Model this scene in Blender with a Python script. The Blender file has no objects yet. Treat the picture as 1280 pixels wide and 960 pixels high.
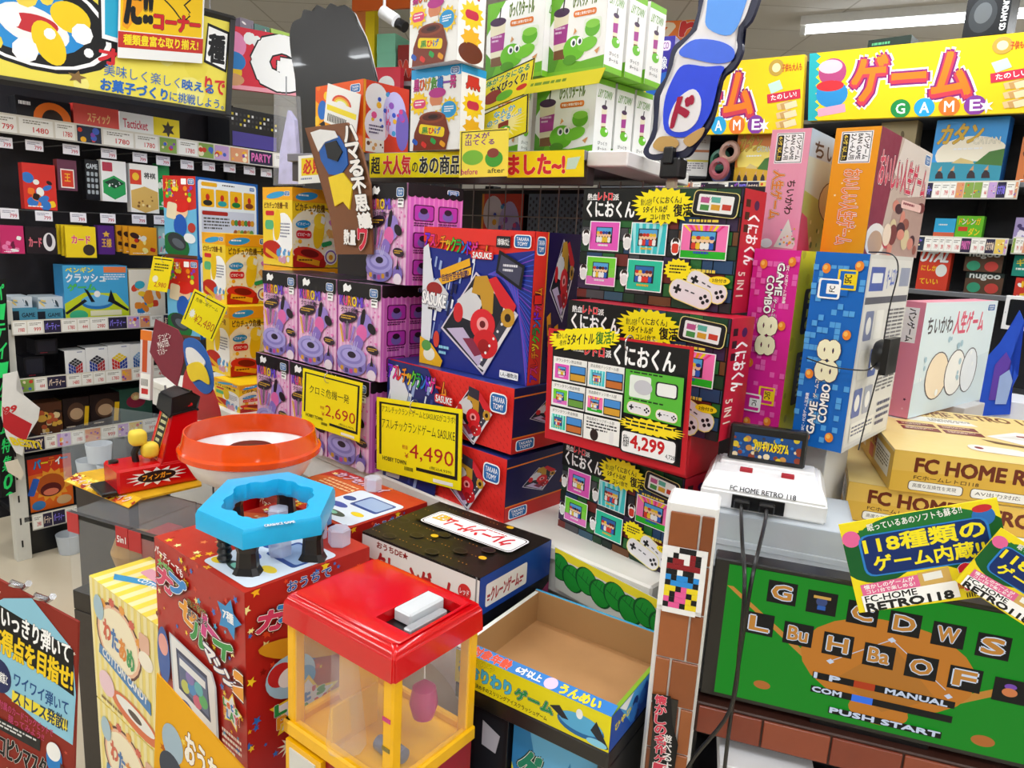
import bpy, bmesh, math, random
import numpy as np
from mathutils import Matrix, Vector

# ------------------------------------------------------------------ camera
H = 1.45                                   # eye height above the shop floor
F = 900.0                                  # focal length in pixels of the 1280 x 960 frame
PIT, ROL = math.radians(11.31), math.radians(-3.2156)
fw = np.array([0, math.cos(PIT), -math.sin(PIT)])
_u = np.array([0, math.sin(PIT), math.cos(PIT)]); _r = np.array([1., 0, 0])
rt = math.cos(ROL) * _r - math.sin(ROL) * _u
up = math.sin(ROL) * _r + math.cos(ROL) * _u
C0 = np.array([0, 0, H])
SC = bpy.context.scene
COL = SC.collection
cd = bpy.data.cameras.new('camera'); co = bpy.data.objects.new('camera', cd); COL.objects.link(co)
cd.sensor_width = 36; cd.lens = F / 1280 * 36; cd.clip_start = .05
co.matrix_world = Matrix(((rt[0], up[0], -fw[0], 0), (rt[1], up[1], -fw[1], 0), (rt[2], up[2], -fw[2], H), (0, 0, 0, 1)))
SC.camera = co
# ------------------------------------------------------------------ world, lights, exposure
wd = bpy.data.worlds.new('shop_world'); SC.world = wd; wd.use_nodes = True
wd.node_tree.nodes['Background'].inputs[1].default_value = 0          # a closed room: all light comes from its tubes
SC.view_settings.view_transform = 'Standard'; SC.view_settings.look = 'None'
SC.view_settings.gamma = 1; SC.view_settings.use_curve_mapping = False
SC.view_settings.exposure = 0.0
TUBE_WATT = 13.0

# ------------------------------------------------------------------ rays from picture points to real depths
def ray(p): return fw + rt * ((p[0] - 640) / F) + up * ((480 - p[1]) / F)
def onz(p, z): r = ray(p); return C0 + r * ((z - H) / r[2])
def ony(p, y): r = ray(p); return r * (y / r[1]) + C0
def onpl(p, pl):
    A, a, off = pl
    n = np.array([math.sin(a), math.cos(a), 0]); r = ray(p)
    return C0 + r * (((A - C0) @ n + off) / (r @ n))
def PL(A, deg, off=0): return (np.array(A, float), math.radians(deg), off)   # vertical plane facing the aisle; off pushes it back
def back(pl, o): return (pl[0], pl[1], pl[2] + o)

# ------------------------------------------------------------------ materials
def lin(h):
    if not isinstance(h, str): return tuple(h)
    h = h.lstrip('#')
    if len(h) == 3: h = ''.join(c * 2 for c in h)
    v = [int(h[i:i + 2], 16) / 255 for i in (0, 2, 4)]
    return tuple(c / 12.92 if c <= .04045 else ((c + .055) / 1.055) ** 2.4 for c in v)
MATS = {}
def nodes(name):
    m = bpy.data.materials.new(name); m.use_nodes = True
    return m, m.node_tree.nodes, m.node_tree.links, m.node_tree.nodes['Principled BSDF']
def M(key, col='ffffff', rough=.4, metal=0., alpha=1., trans=0., noise=.06, scale=40., bump=0., emit=0., coat=0., sss=0.):
    if key in MATS: return MATS[key]
    m, N, L, P = nodes(key)
    c = lin(col)
    P.inputs['Roughness'].default_value = rough; P.inputs['Metallic'].default_value = metal
    P.inputs['Coat Weight'].default_value = coat
    tn = N.new('ShaderNodeTexNoise'); tn.inputs['Scale'].default_value = scale; tn.inputs['Detail'].default_value = 3
    tc = N.new('ShaderNodeTexCoord'); L.new(tc.outputs['Object'], tn.inputs['Vector'])
    mx = N.new('ShaderNodeMix'); mx.data_type = 'RGBA'
    mx.inputs[6].default_value = (*[x * (1 - noise) for x in c], 1); mx.inputs[7].default_value = (*[min(1, x * (1 + noise)) for x in c], 1)
    L.new(tn.outputs['Fac'], mx.inputs[0]); L.new(mx.outputs[2], P.inputs['Base Color'])
    if bump:
        b = N.new('ShaderNodeBump'); b.inputs['Strength'].default_value = bump; b.inputs['Distance'].default_value = .004
        L.new(tn.outputs['Fac'], b.inputs['Height']); L.new(b.outputs[0], P.inputs['Normal'])
    if trans: P.inputs['Transmission Weight'].default_value = trans; P.inputs['IOR'].default_value = 1.2
    if alpha < 1: P.inputs['Alpha'].default_value = alpha
    if emit:
        P.inputs['Emission Color'].default_value = (*c, 1); P.inputs['Emission Strength'].default_value = emit
    MATS[key] = m
    return m
def print_mat(key, rough, coat=0., emit=0.):
    m, N, L, P = nodes(key)
    at = N.new('ShaderNodeAttribute'); at.attribute_name = 'Col'
    tn = N.new('ShaderNodeTexNoise'); tn.inputs['Scale'].default_value = 60
    tc = N.new('ShaderNodeTexCoord'); L.new(tc.outputs['Object'], tn.inputs['Vector'])
    mr = N.new('ShaderNodeMapRange'); mr.inputs[3].default_value = rough - .06; mr.inputs[4].default_value = rough + .08
    L.new(tn.outputs['Fac'], mr.inputs[0]); L.new(mr.outputs[0], P.inputs['Roughness'])
    P.inputs['Coat Weight'].default_value = coat; P.inputs['Coat Roughness'].default_value = .15; P.inputs['Specular IOR Level'].default_value = .12 if emit else .32
    if emit:
        P.inputs['Base Color'].default_value = (.01, .01, .01, 1)
        L.new(at.outputs['Color'], P.inputs['Emission Color']); P.inputs['Emission Strength'].default_value = emit
    else: L.new(at.outputs['Color'], P.inputs['Base Color'])
    MATS[key] = m
    return m
CARD = print_mat('printed_card', .36, .05)
PAPER = print_mat('printed_paper', .6)
SCREEN = print_mat('lit_screen', .35, 0, .8)
WHITEM = M('white_enamel', 'f2f2ee', .35)
GREYM = M('grey_metal', '8a8a90', .4, .5)
DARKM = M('dark_metal', '26262b', .45, .2)
BLACKP = M('black_plastic', '121214', .3)
REDP = M('red_plastic', 'd0040e', .2, coat=.25, noise=.02)
YELP = M('yellow_plastic', 'f5b800', .3)
WHITEP = M('white_plastic', 'f0f0f2', .3)
BLUEP = M('cyan_plastic', '18b4ec', .3)
ORANGEP = M('orange_clear_plastic', 'ff5400', .1, alpha=.8)
KRAFT = M('kraft_board', 'b98a58', .8, noise=.12, scale=18, bump=.1)
GRIDM = M('grid_wire', '9c948c', .4, .3)
def clear(key, col, a, rough=.08):
    return M(key, col, rough, alpha=a, noise=0)
CLEAR = clear('clear_sheet', 'dfe8f0', .07)
CLEARB = clear('clear_bag', 'f4f4f8', .12, .1)
FROST = clear('frosted_plastic', 'dfe6ee', .55, .4)

# ------------------------------------------------------------------ text shapes (the built-in font)
TSC = bpy.data.scenes.new('text_bench')
TC = {}
def glyphs(s):
    if s in TC: return TC[s]
    c = bpy.data.curves.new('t', 'FONT'); c.body = s; c.resolution_u = 2
    o = bpy.data.objects.new('t', c); TSC.collection.objects.link(o)
    vl = TSC.view_layers[0]; vl.update()
    me = bpy.data.meshes.new_from_object(o.evaluated_get(vl.depsgraph))
    v = np.zeros(len(me.vertices) * 3); me.vertices.foreach_get('co', v); v = v.reshape(-1, 3)[:, :2].copy()
    f = [tuple(p.vertices) for p in me.polygons]
    bpy.data.meshes.remove(me); bpy.data.objects.remove(o); bpy.data.curves.remove(c)
    TC[s] = (v, f)
    return TC[s]

class Art:
    """flat print: coloured shapes in a face's own frame, x right and y down, 0..1 across the face (W x H metres)"""
    def __init__(s, W, H_): s.W, s.H, s.v, s.f, s.c, s.k = W, H_, [], [], [], 0
    def add(s, pts, faces, col, z=None):
        b = len(s.v); z = s.k if z is None else z
        s.v += [(x, y, .0004 + z * .00004) for x, y in pts]
        s.f += [tuple(b + i for i in f) for f in faces]; s.c += [lin(col)] * len(faces)
    def sc(s, pts): return [(x * s.W, y * s.H) for x, y in pts]
    def p(s, pts, col): s.k += 1; s.add(s.sc(pts), [tuple(range(len(pts)))], col); return s
    def r(s, x, y, w, h, col, rot=0):
        s.k += 1
        cx, cy = (x + w / 2) * s.W, (y + h / 2) * s.H; a = math.radians(rot); c, n = math.cos(a), math.sin(a)
        q = [((dx * w * s.W / 2), (dy * h * s.H / 2)) for dx, dy in ((-1, -1), (1, -1), (1, 1), (-1, 1))]
        s.add([(cx + c * i - n * j, cy + n * i + c * j) for i, j in q], [(0, 1, 2, 3)], col); return s
    def rr(s, x, y, w, h, col, rad=.2, rot=0):      # rounded rectangle, rad in parts of the short side
        s.k += 1
        w2, h2 = w * s.W / 2, h * s.H / 2; R = min(w2, h2) * 2 * rad; cx, cy = x * s.W + w2, y * s.H + h2
        a = math.radians(rot); c, n = math.cos(a), math.sin(a); q = []
        for qx, qy, t0 in ((1, 1, 0), (-1, 1, 90), (-1, -1, 180), (1, -1, 270)):
            for k in range(4):
                t = math.radians(t0 + 30 * k); q.append((qx * (w2 - R) + R * math.cos(t), qy * (h2 - R) + R * math.sin(t)))
        s.add([(cx + c * i - n * j, cy + n * i + c * j) for i, j in q], [tuple(range(16))], col); return s
    def e(s, cx, cy, rx, ry, col, rot=0, n=22):     # radii in parts of the width / height
        s.k += 1; a = math.radians(rot); c, m = math.cos(a), math.sin(a); q = []
        for k in range(n):
            t = 2 * math.pi * k / n; i, j = rx * s.W * math.cos(t), ry * s.H * math.sin(t)
            q.append((cx * s.W + c * i - m * j, cy * s.H + m * i + c * j))
        s.add(q, [tuple(range(n))], col); return s
    def b(s, cx, cy, rx, ry, n, inner, col, rot=0, jit=.0):   # burst or star
        s.k += 1; q = [(cx * s.W, cy * s.H)]; rnd = random.Random(n)
        for k in range(2 * n):
            t = math.pi * k / n + math.radians(rot - 90); f = (1 if k % 2 == 0 else inner) * (1 + jit * (rnd.random() - .5))
            q.append((cx * s.W + rx * s.W * f * math.cos(t), cy * s.H + ry * s.H * f * math.sin(t)))
        s.add(q, [(0, 1 + k, 1 + (k + 1) % (2 * n)) for k in range(2 * n)], col); return s
    def l(s, x0, y0, x1, y1, t, col):               # line, t in metres
        s.k += 1; a = np.array([x0 * s.W, y0 * s.H]); b = np.array([x1 * s.W, y1 * s.H]); d = b - a; L = np.hypot(*d) or 1
        n = np.array([-d[1], d[0]]) / L * t / 2
        s.add([tuple(a + n), tuple(b + n), tuple(b - n), tuple(a - n)], [(0, 1, 2, 3)], col); return s
    def t(s, txt, x, y, w, h, col, bold=.012, out=None, ow=.05, rot=0, skew=0, out2=None, ow2=.1, yr=None, part=0):   # lettering stretched into a box
        v, f = glyphs(txt)
        if not len(v): return s
        lo, hi = v.min(0), v.max(0)
        if yr: lo, hi = np.array([lo[0], yr[0]]), np.array([hi[0], yr[1]])
        sz = np.maximum(hi - lo, .05); q0 = (v - lo) / sz
        a = math.radians(rot); c, n = math.cos(a), math.sin(a); cx, cy = (x + w / 2) * s.W, (y + h / 2) * s.H
        sx, sy = w * s.W / sz[0], h * s.H / sz[1]; g = (sx * sy) ** .5       # metres per em
        def put(r, k, cl):                                                # heavy strokes: the same glyphs nudged round a circle
            s.k += 1
            for z in range(k):
                t = 2 * math.pi * (z + .5) / max(k - 1, 1); R = r * g if z < k - 1 else 0
                i = (q0[:, 0] - .5) * w * s.W + skew * (q0[:, 1] - .5) * h * s.H + R * math.cos(t); j = (.5 - q0[:, 1]) * h * s.H + R * math.sin(t)
                s.add(list(zip(cx + c * i - n * j, cy + n * i + c * j)), f, cl, s.k + z * .1)
        if part == 1: col = None
        if part == 2: out = out2 = None
        if out2: put(ow2 * .62, 9, out2)
        if out: put(ow * .58, 9, out)
        
        if col: put(min(bold, .1) * .72, 9 if bold > .055 else 5 if bold > .018 else 1, col)
        return s
    def rt(s, txt, x, y, w, h, col, rot=90, **k):   # lettering turned by 90: (x, y, w, h) is the box it fills on the face
        w2, h2 = h * s.H / s.W, w * s.W / s.H
        return s.t(txt, x + w / 2 - w2 / 2, y + h / 2 - h2 / 2, w2, h2, col, rot=rot, **k)
    def m(s, txt, x, y, w, h, cols, dy=0, rots=(0,), **k):       # one colour after another
        v, _ = glyphs(txt); yr = (v[:, 1].min(), v[:, 1].max())
        ws = [np.ptp(glyphs(ch)[0][:, 0]) + .1 for ch in txt]; T = sum(ws)
        for part in (1, 2):
            X = x
            for i, ch in enumerate(txt):
                cw = w * ws[i] / T
                s.t(ch, X, y + dy * i, cw * (1 - .1 / ws[i]), h, cols[i % len(cols)], rot=rots[i % len(rots)], yr=yr, part=part, **k); X += cw
        return s
    def d(s, x, y, w, h, n, col, seed=1, fill=.5):  # n lines of print too fine to read
        s.k += 1; rnd = random.Random(seed); lh = h / n
        for i in range(n):
            X = x; e = x + w * (1 if i < n - 1 else .7)
            while X < e - w * .03:
                L = min(w * rnd.uniform(.04, .16), e - X)
                s.add(s.sc([(X, y + i * lh), (X + L, y + i * lh), (X + L, y + i * lh + lh * fill), (X, y + i * lh + lh * fill)]), [(0, 1, 2, 3)], col)
                X += L + w * .025
        return s
    def dots(s, x, y, w, h, n, cols, size=.02, seed=3, star=0):
        rnd = random.Random(seed)
        for i in range(n):
            q = size * rnd.uniform(.5, 1.3); c = rnd.choice(cols); X, Y = x + w * rnd.random(), y + h * rnd.random()
            if star: s.b(X, Y, q, q * s.W / s.H, 5, .45, c, rnd.random() * 70)
            else: s.e(X, Y, q, q * s.W / s.H, c, n=9)
        return s
    def trim(s):                                    # nothing is printed past the edge of the face
        F2, C2 = [], []
        for f, c in zip(s.f, s.c):
            q = [s.v[i] for i in f]
            if all(-1e-6 <= p[0] <= s.W + 1e-6 and -1e-6 <= p[1] <= s.H + 1e-6 for p in q): F2.append(f); C2.append(c); continue
            for ax, lim, sg in ((0, 0., 1), (0, s.W, -1), (1, 0., 1), (1, s.H, -1)):
                r = []
                for a, b in zip(q, q[1:] + q[:1]):
                    da, db = sg * (a[ax] - lim), sg * (b[ax] - lim)
                    if da >= 0: r.append(a)
                    if (da >= 0) != (db >= 0):
                        t = da / (da - db); r.append(tuple(a[k] + (b[k] - a[k]) * t for k in range(3)))
                q = r
                if len(q) < 3: break
            if len(q) >= 3: b0 = len(s.v); s.v += q; F2.append(tuple(range(b0, b0 + len(q)))); C2.append(c)
        s.f, s.c = F2, C2
    def mesh(s, O, X, Y, N, mat):
        O, X, Y, N = (np.array(q, float) for q in (O, X, Y, N))
        s.trim()
        V = np.array(s.v); P = O + V[:, :1] * X + V[:, 1:2] * Y + V[:, 2:] * N
        me = bpy.data.meshes.new('print'); me.from_pydata([tuple(q) for q in P], [], s.f)
        me.materials.append(mat)
        at = me.attributes.new('Col', 'FLOAT_COLOR', 'FACE')
        buf = np.ones((len(s.f), 4)); buf[:, :3] = np.array(s.c); at.data.foreach_set('color', buf.ravel())
        return me

# ------------------------------------------------------------------ objects
def tag(o, label=None, cat=None, group=None, kind=None):
    if label: o['label'] = label
    if cat: o['category'] = cat
    if group: o['group'] = group
    if kind: o['kind'] = kind
    return o
def link(name, me, parent=None, loc=None, rz=0):
    o = bpy.data.objects.new(name, me); COL.objects.link(o)
    if parent: o.parent = parent
    if loc is not None: o.location = [float(q) for q in loc]
    o.rotation_euler.z = rz
    return o
def empty(name, loc, rz=0, label=None, cat=None, group=None):
    return tag(link(name, None, None, loc, rz), label, cat, group)
def dup(root, loc=None, rz=None, label=None, group=None):
    r = root.copy(); COL.objects.link(r)
    if loc is not None: r.location = [float(q) for q in loc]
    if rz is not None: r.rotation_euler.z = rz
    if label: r['label'] = label
    if group: r['group'] = group
    for ch in root.children:
        c = ch.copy(); COL.objects.link(c); c.parent = r
        for g in ch.children:
            d = g.copy(); COL.objects.link(d); d.parent = c
    return r
def boxmesh(w, d, h, cols, mat=None, bev=.0012, o=(0, 0, 0)):
    """w x d x h from o (front left bottom corner); cols: one colour or by face front/right/left/top/back/bottom"""
    bm = bmesh.new(); bmesh.ops.create_cube(bm, size=1)
    bmesh.ops.transform(bm, matrix=Matrix.Translation((o[0] + w / 2, o[1] + d / 2, o[2] + h / 2)) @ Matrix.Diagonal((w, d, h, 1)), verts=bm.verts)
    if bev and min(w, d, h) > bev * 3: bmesh.ops.bevel(bm, geom=bm.edges[:], offset=bev, segments=1, affect='EDGES')
    me = bpy.data.meshes.new('box'); bm.to_mesh(me); bm.free()
    me.materials.append(mat or CARD)
    if mat is None:
        if not isinstance(cols, dict): cols = {'all': cols}
        dflt = cols.get('all', 'dddddd')
        at = me.attributes.new('Col', 'FLOAT_COLOR', 'FACE')
        for i, p in enumerate(me.polygons):
            n = p.normal; k = max(range(3), key=lambda q: abs(n[q]))
            nm = (('left', 'right'), ('front', 'back'), ('bottom', 'top'))[k][1 if n[k] > 0 else 0]
            at.data[i].color = (*lin(cols.get(nm, dflt)), 1)
    return me
FACES = {'front': lambda w, d, h: ((0, 0, h), (1, 0, 0), (0, 0, -1), (0, -1, 0), w, h),
         'right': lambda w, d, h: ((w, 0, h), (0, 1, 0), (0, 0, -1), (1, 0, 0), d, h),
         'left': lambda w, d, h: ((0, d, h), (0, -1, 0), (0, 0, -1), (-1, 0, 0), d, h),
         'top': lambda w, d, h: ((0, d, h), (1, 0, 0), (0, -1, 0), (0, 0, 1), w, d)}
ARTC = {}
def carton(name, label, cat, loc, yaw, whd, cols, arts=None, group=None, mat=None, key=None):
    """a printed box standing on loc (its front left bottom corner), front turned by yaw"""
    w, h, d = whd
    k = ('box', key, w, h, d, str(cols))
    if key is None or k not in ARTC:
        me = boxmesh(w, d, h, cols); ARTC[k] = me
    else: me = ARTC[k]
    o = tag(link(name, me, None, loc, -math.radians(yaw)), label, cat, group)
    for face, fn in (arts or {}).items():
        kk = (fn, face, w, h, d)
        if kk not in ARTC:
            O, X, Y, N, W, Hh = FACES[face](w, d, h)
            a = Art(W, Hh); fn(a); ARTC[kk] = a.mesh(O, X, Y, N, mat or CARD)
        link(face + '_print', ARTC[kk], o)
    return o
def ubox(name, parent, mat, a, b, bev=.001):
    """an axis-aligned block from corner a to corner b in the parent's frame"""
    a, b = np.minimum(a, b), np.maximum(a, b); s = b - a
    return link(name, boxmesh(s[0], s[1], s[2], None, mat, bev, a), parent)
def bmobj(name, bm, mat, parent=None, smooth=True, loc=None, rz=0):
    bmesh.ops.recalc_face_normals(bm, faces=bm.faces)
    me = bpy.data.meshes.new(name); bm.to_mesh(me); bm.free(); me.materials.append(mat)
    if smooth:
        for p in me.polygons: p.use_smooth = True
        me.set_sharp_from_angle(angle=.6)
    return link(name, me, parent, loc, rz)
def sharp(bm):
    bm.normal_update(); return [e for e in bm.edges if len(e.link_faces) == 2 and e.calc_face_angle(0) > .15]
def lathe(prof, n=32):
    bm = bmesh.new(); rings = []
    for r, z in prof: rings.append([bm.verts.new((r * math.cos(2 * math.pi * k / n), r * math.sin(2 * math.pi * k / n), z)) for k in range(n)])
    for a, b in zip(rings, rings[1:]):
        for k in range(n): bm.faces.new((a[k], a[(k + 1) % n], b[(k + 1) % n], b[k]))
    for rg in (rings[0], rings[-1]):
        if prof[rings.index(rg)][0] > 1e-4 and prof[0] != prof[-1]:
            try: bm.faces.new(rg)
            except ValueError: pass
    bmesh.ops.remove_doubles(bm, verts=bm.verts, dist=1e-5)
    return bm
def prism(pts, z0, z1, axis='z', holes=None):
    """an outline pushed from z0 to z1; axis y: the outline lies in x/z; x: it lies in y/z"""
    f = {'z': lambda x, y, z: (x, y, z), 'y': lambda x, y, z: (x, z, y), 'x': lambda x, y, z: (z, x, y)}[axis]
    bm = bmesh.new()
    lo = [bm.verts.new(f(x, y, z0)) for x, y in pts]; hi = [bm.verts.new(f(x, y, z1)) for x, y in pts]
    n = len(pts)
    bm.faces.new(lo); bm.faces.new(hi)
    for k in range(n): bm.faces.new((lo[k], lo[(k + 1) % n], hi[(k + 1) % n], hi[k]))
    bmesh.ops.triangulate(bm, faces=[q for q in bm.faces if len(q.verts) > 4])
    return bm
def tube(pts, r, n=8, caps=True):
    bm = bmesh.new(); P = [Vector(p) for p in pts]; rings = []; prev = None
    for i, p in enumerate(P):
        t = (P[min(i + 1, len(P) - 1)] - P[max(i - 1, 0)]).normalized()
        a = prev if prev is not None else (Vector((0, 0, 1)) if abs(t.z) < .9 else Vector((1, 0, 0)))
        s = t.cross(a).normalized() if t.cross(a).length > 1e-6 else Vector((1, 0, 0)); q = s.cross(t).normalized(); prev = q
        rr = r[i] if isinstance(r, (list, tuple)) else r
        rings.append([bm.verts.new(p + (s * math.cos(2 * math.pi * k / n) + q * math.sin(2 * math.pi * k / n)) * rr) for k in range(n)])
    for a, b in zip(rings, rings[1:]):
        for k in range(n): bm.faces.new((a[k], a[(k + 1) % n], b[(k + 1) % n], b[k]))
    if caps: bm.faces.new(rings[0]); bm.faces.new(rings[-1])
    return bm
def smooth_path(pts, n=6):
    P = [np.array(p, float) for p in pts]; out = []
    for i in range(len(P) - 1):
        a, b, c, d = P[max(i - 1, 0)], P[i], P[i + 1], P[min(i + 2, len(P) - 1)]
        for k in range(n):
            t = k / n
            out.append(.5 * ((2 * b) + (-a + c) * t + (2 * a - 5 * b + 4 * c - d) * t * t + (-a + 3 * b - 3 * c + d) * t ** 3))
    return out + [P[-1]]
def panel(name, label, cat, q4, art=None, th=.003, col='dddddd', group=None, mat=None, parent=None, edge=None, kind=None):
    """a board from its four corners in space (top left, top right, bottom right, bottom left); art is printed on its face"""
    TL, TR, BR, BL = (np.array(q, float) for q in q4)
    Xv, Yv = TR - TL, BL - TL
    W, Hh = np.linalg.norm(Xv), np.linalg.norm(Yv); X, Y = Xv / W, Yv / Hh
    N = np.cross(X, -Y); N /= np.linalg.norm(N)
    O = TL - BL
    c = [O, O + Xv, O + Xv + Yv, O + Yv]; c2 = [q - N * th for q in c]
    me = bpy.data.meshes.new('board')
    me.from_pydata([tuple(q) for q in c + c2], [], [(3, 2, 1, 0), (4, 5, 6, 7), (0, 1, 5, 4), (1, 2, 6, 5), (2, 3, 7, 6), (3, 0, 4, 7)])
    if edge is None:
        me.materials.append(PAPER); at = me.attributes.new('Col', 'FLOAT_COLOR', 'FACE')
        for i in range(6): at.data[i].color = (*lin(col), 1)
    else: me.materials.append(edge)
    if parent is None: o = tag(link(name, me, None, BL), label, cat, group, kind)
    else: o = link(name, me, parent, BL - np.array(parent.location))
    if art:
        a = Art(W, Hh); art(a); link('face_print' if parent is None else 'print', a.mesh(O, X, Y, N, mat or PAPER), o)
    return o
def rounded(pts, n=4):                             # a closed outline drawn smooth
    P = [np.array(p, float) for p in pts]; m = len(P); out = []
    for i in range(m):
        a, b, c, d = P[i - 1], P[i], P[(i + 1) % m], P[(i + 2) % m]
        for k in range(n):
            t = k / n; out.append(tuple(.5 * ((2 * b) + (-a + c) * t + (2 * a - 5 * b + 4 * c - d) * t * t + (-a + 3 * b - 3 * c + d) * t ** 3)))
    return out
def quad(pl, *px): return [onpl(p, pl) for p in px]
# ------------------------------------------------------------------ the room
def mat_floor():
    m, N, L, P = nodes('shop_floor')
    tc = N.new('ShaderNodeTexCoord'); tn = N.new('ShaderNodeTexNoise'); tn.inputs['Scale'].default_value = 3; tn.inputs['Detail'].default_value = 6
    rp = N.new('ShaderNodeValToRGB'); rp.color_ramp.elements[0].color = (*lin('d0c0a4'), 1); rp.color_ramp.elements[1].color = (*lin('e2d6c0'), 1)
    L.new(tc.outputs['Object'], tn.inputs['Vector']); L.new(tn.outputs['Fac'], rp.inputs[0]); L.new(rp.outputs[0], P.inputs['Base Color'])
    P.inputs['Roughness'].default_value = .3
    return m
def mat_ceiling():
    m, N, L, P = nodes('ceiling_board')
    tc = N.new('ShaderNodeTexCoord'); b = N.new('ShaderNodeTexBrick'); b.offset = 0
    b.inputs['Scale'].default_value = 1; b.inputs['Brick Width'].default_value = .9; b.inputs['Row Height'].default_value = .45
    b.inputs['Mortar Size'].default_value = .006; b.inputs['Color1'].default_value = (*lin('e6e4e0'), 1); b.inputs['Color2'].default_value = (*lin('e2e0dc'), 1); b.inputs['Mortar'].default_value = (*lin('c2beb8'), 1)
    L.new(tc.outputs['Object'], b.inputs['Vector']); L.new(b.outputs[0], P.inputs['Base Color']); P.inputs['Roughness'].default_value = .8
    return m
def slab(name, x0, x1, y0, y1, z0, z1, m):
    return tag(link(name, boxmesh(x1 - x0, y1 - y0, z1 - z0, None, m, 0, (x0, y0, z0))), kind='structure')
CEIL = H + 1.4
slab('floor', -6, 6, -5, 9, -.1, 0, mat_floor())
slab('ceiling', -6, 6, -5, 9, CEIL, CEIL + .1, mat_ceiling())
WALLM = M('wall_paint', 'e4e2dc', .7, noise=.02)
slab('wall_back', -6, 6, 9, 9.1, 0, CEIL, WALLM)
slab('wall_front', -6, 6, -5.1, -5, 0, CEIL, WALLM)
slab('wall_left', -6.1, -6, -5, 9, 0, CEIL, WALLM)
slab('wall_right', 6, 6.1, -5, 9, 0, CEIL, WALLM)
# fluorescent battens: real tubes along the aisles, each with its own light
TUBEM = M('lit_tube', 'f6faff', .4, emit=9.0)
tube_dir = math.atan2(4.19 - 4.627, 2.607 - 1.746)
def seen(x, y):                                                   # does a batten at x, y reach into the picture
    for t in np.linspace(-.66, .66, 45):
        for z in (CEIL, CEIL - .1):
            for k in (-.05, .05):
                P = np.array([x + t * dx - k * dy, y + t * dy + k * dx, z]) - C0; q = P @ fw
                if q > 0 and abs(P @ rt / q) * F < 645 and abs(P @ up / q) * F < 485: return True
    return False
def batten(x, y, label, sfx):
    e = empty('ceiling_light' + sfx, (x, y, CEIL), tube_dir, label, 'lamp', 'fluorescent battens on the ceiling')
    ubox('housing', e, WHITEM, (-.63, -.05, -.05), (.63, .05, 0))
    bmobj('tube' + sfx, tube([(-.6, 0, -.075), (.6, 0, -.075)], .016, 12), TUBEM, e)
    for s in (-1, 1): ubox('socket', e, WHITEM, (s * .6, -.02, -.1), (s * .63, .02, -.05))
    ld = bpy.data.lights.new('tube_light' + sfx, 'AREA'); ld.shape = 'RECTANGLE'; ld.size = 1.2; ld.size_y = .08; ld.energy = TUBE_WATT; ld.color = (.93, .97, 1)
    lo = bpy.data.objects.new('tube_light' + sfx, ld); COL.objects.link(lo); lo.parent = e; lo.location = (0, 0, -.1)
cx, cy = 2.18, 4.41
dx, dy = math.cos(tube_dir), math.sin(tube_dir)
for j in range(-4, 3):
    for i in range(-3, 3):
        x, y = cx + i * 1.75 * dx - j * 1.7 * dy, cy + i * 1.75 * dy + j * 1.7 * dx
        if not (-5.2 < x < 5.2 and -4.2 < y < 8.2): continue
        if (i, j) == (0, 0): batten(x, y, 'bare fluorescent tube batten on the white ceiling above the game shelf', '')      # the one tube the photograph shows
        elif not seen(x, y): batten(x, y, 'white fluorescent batten with one bare tube on the ceiling', '_offscreen')   # its rows go on over the rest of the shop

# ------------------------------------------------------------------ shelf units
DECK = PL((0, 1.425, 0), 42)
LSH = PL((-2.012, 2.86, 0), -52)
RSH = PL((1.302, 3.45, 0), 43)
UZ = H + .21
ZD = H - .59                                                      # top of the white deck
def unit(name, pl, label, cat='shelf'):
    return empty(name, (pl[0][0], pl[0][1], 0), -pl[1], label, cat)
def loc_in(pl, P):                                                # a point in a unit's own frame
    d = np.array(P) - pl[0]; a = pl[1]
    return np.array([d[0] * math.cos(a) - d[1] * math.sin(a), d[0] * math.sin(a) + d[1] * math.cos(a), P[2]])
# the centre gondola: deep white deck, back grid, upper shelf
g = unit('display_gondola', DECK, 'white gondola with a deep deck full of stacked toy cartons')
ubox('deck_board', g, M('deck_laminate', 'efece4', .45, noise=.05, scale=9), (-1.85, 0, ZD - .03), (.36, .78, ZD), .004)
ubox('deck_front', g, WHITEM, (-1.85, .01, ZD - .1), (.36, .03, ZD - .03))
ubox('base_cabinet', g, M('cabinet_white', 'd8d6d2', .5), (-1.83, .05, 0), (.355, .76, ZD - .03))
for x in (-1.8, -.9, -.05): ubox('upright', g, DARKM, (x, .80, 0), (x + .04, .84, UZ - .03))
R1_, R2_ = np.array([.133, 1.712, 0]), np.array([-.397, 2.006, 0])
USH = PL(R1_, math.degrees(math.atan2(R2_[1] - R1_[1], R1_[0] - R2_[0])))
s = unit('upper_shelf', USH, 'pale shelf carrying pirate barrel and turtle cartons above the deck')
ubox('shelf_board', s, M('shelf_grey', '77747c', .5), (-.95, .01, UZ - .022), (.0, .66, UZ), .002)
ubox('under_rail', s, M('rail_brown', '4c4446', .5), (-.95, .03, UZ - .075), (.0, .07, UZ - .022))
ubox('white_end_tray', s, WHITEM, (.0, .02, UZ - .035), (.1, .5, UZ), .003)
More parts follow.
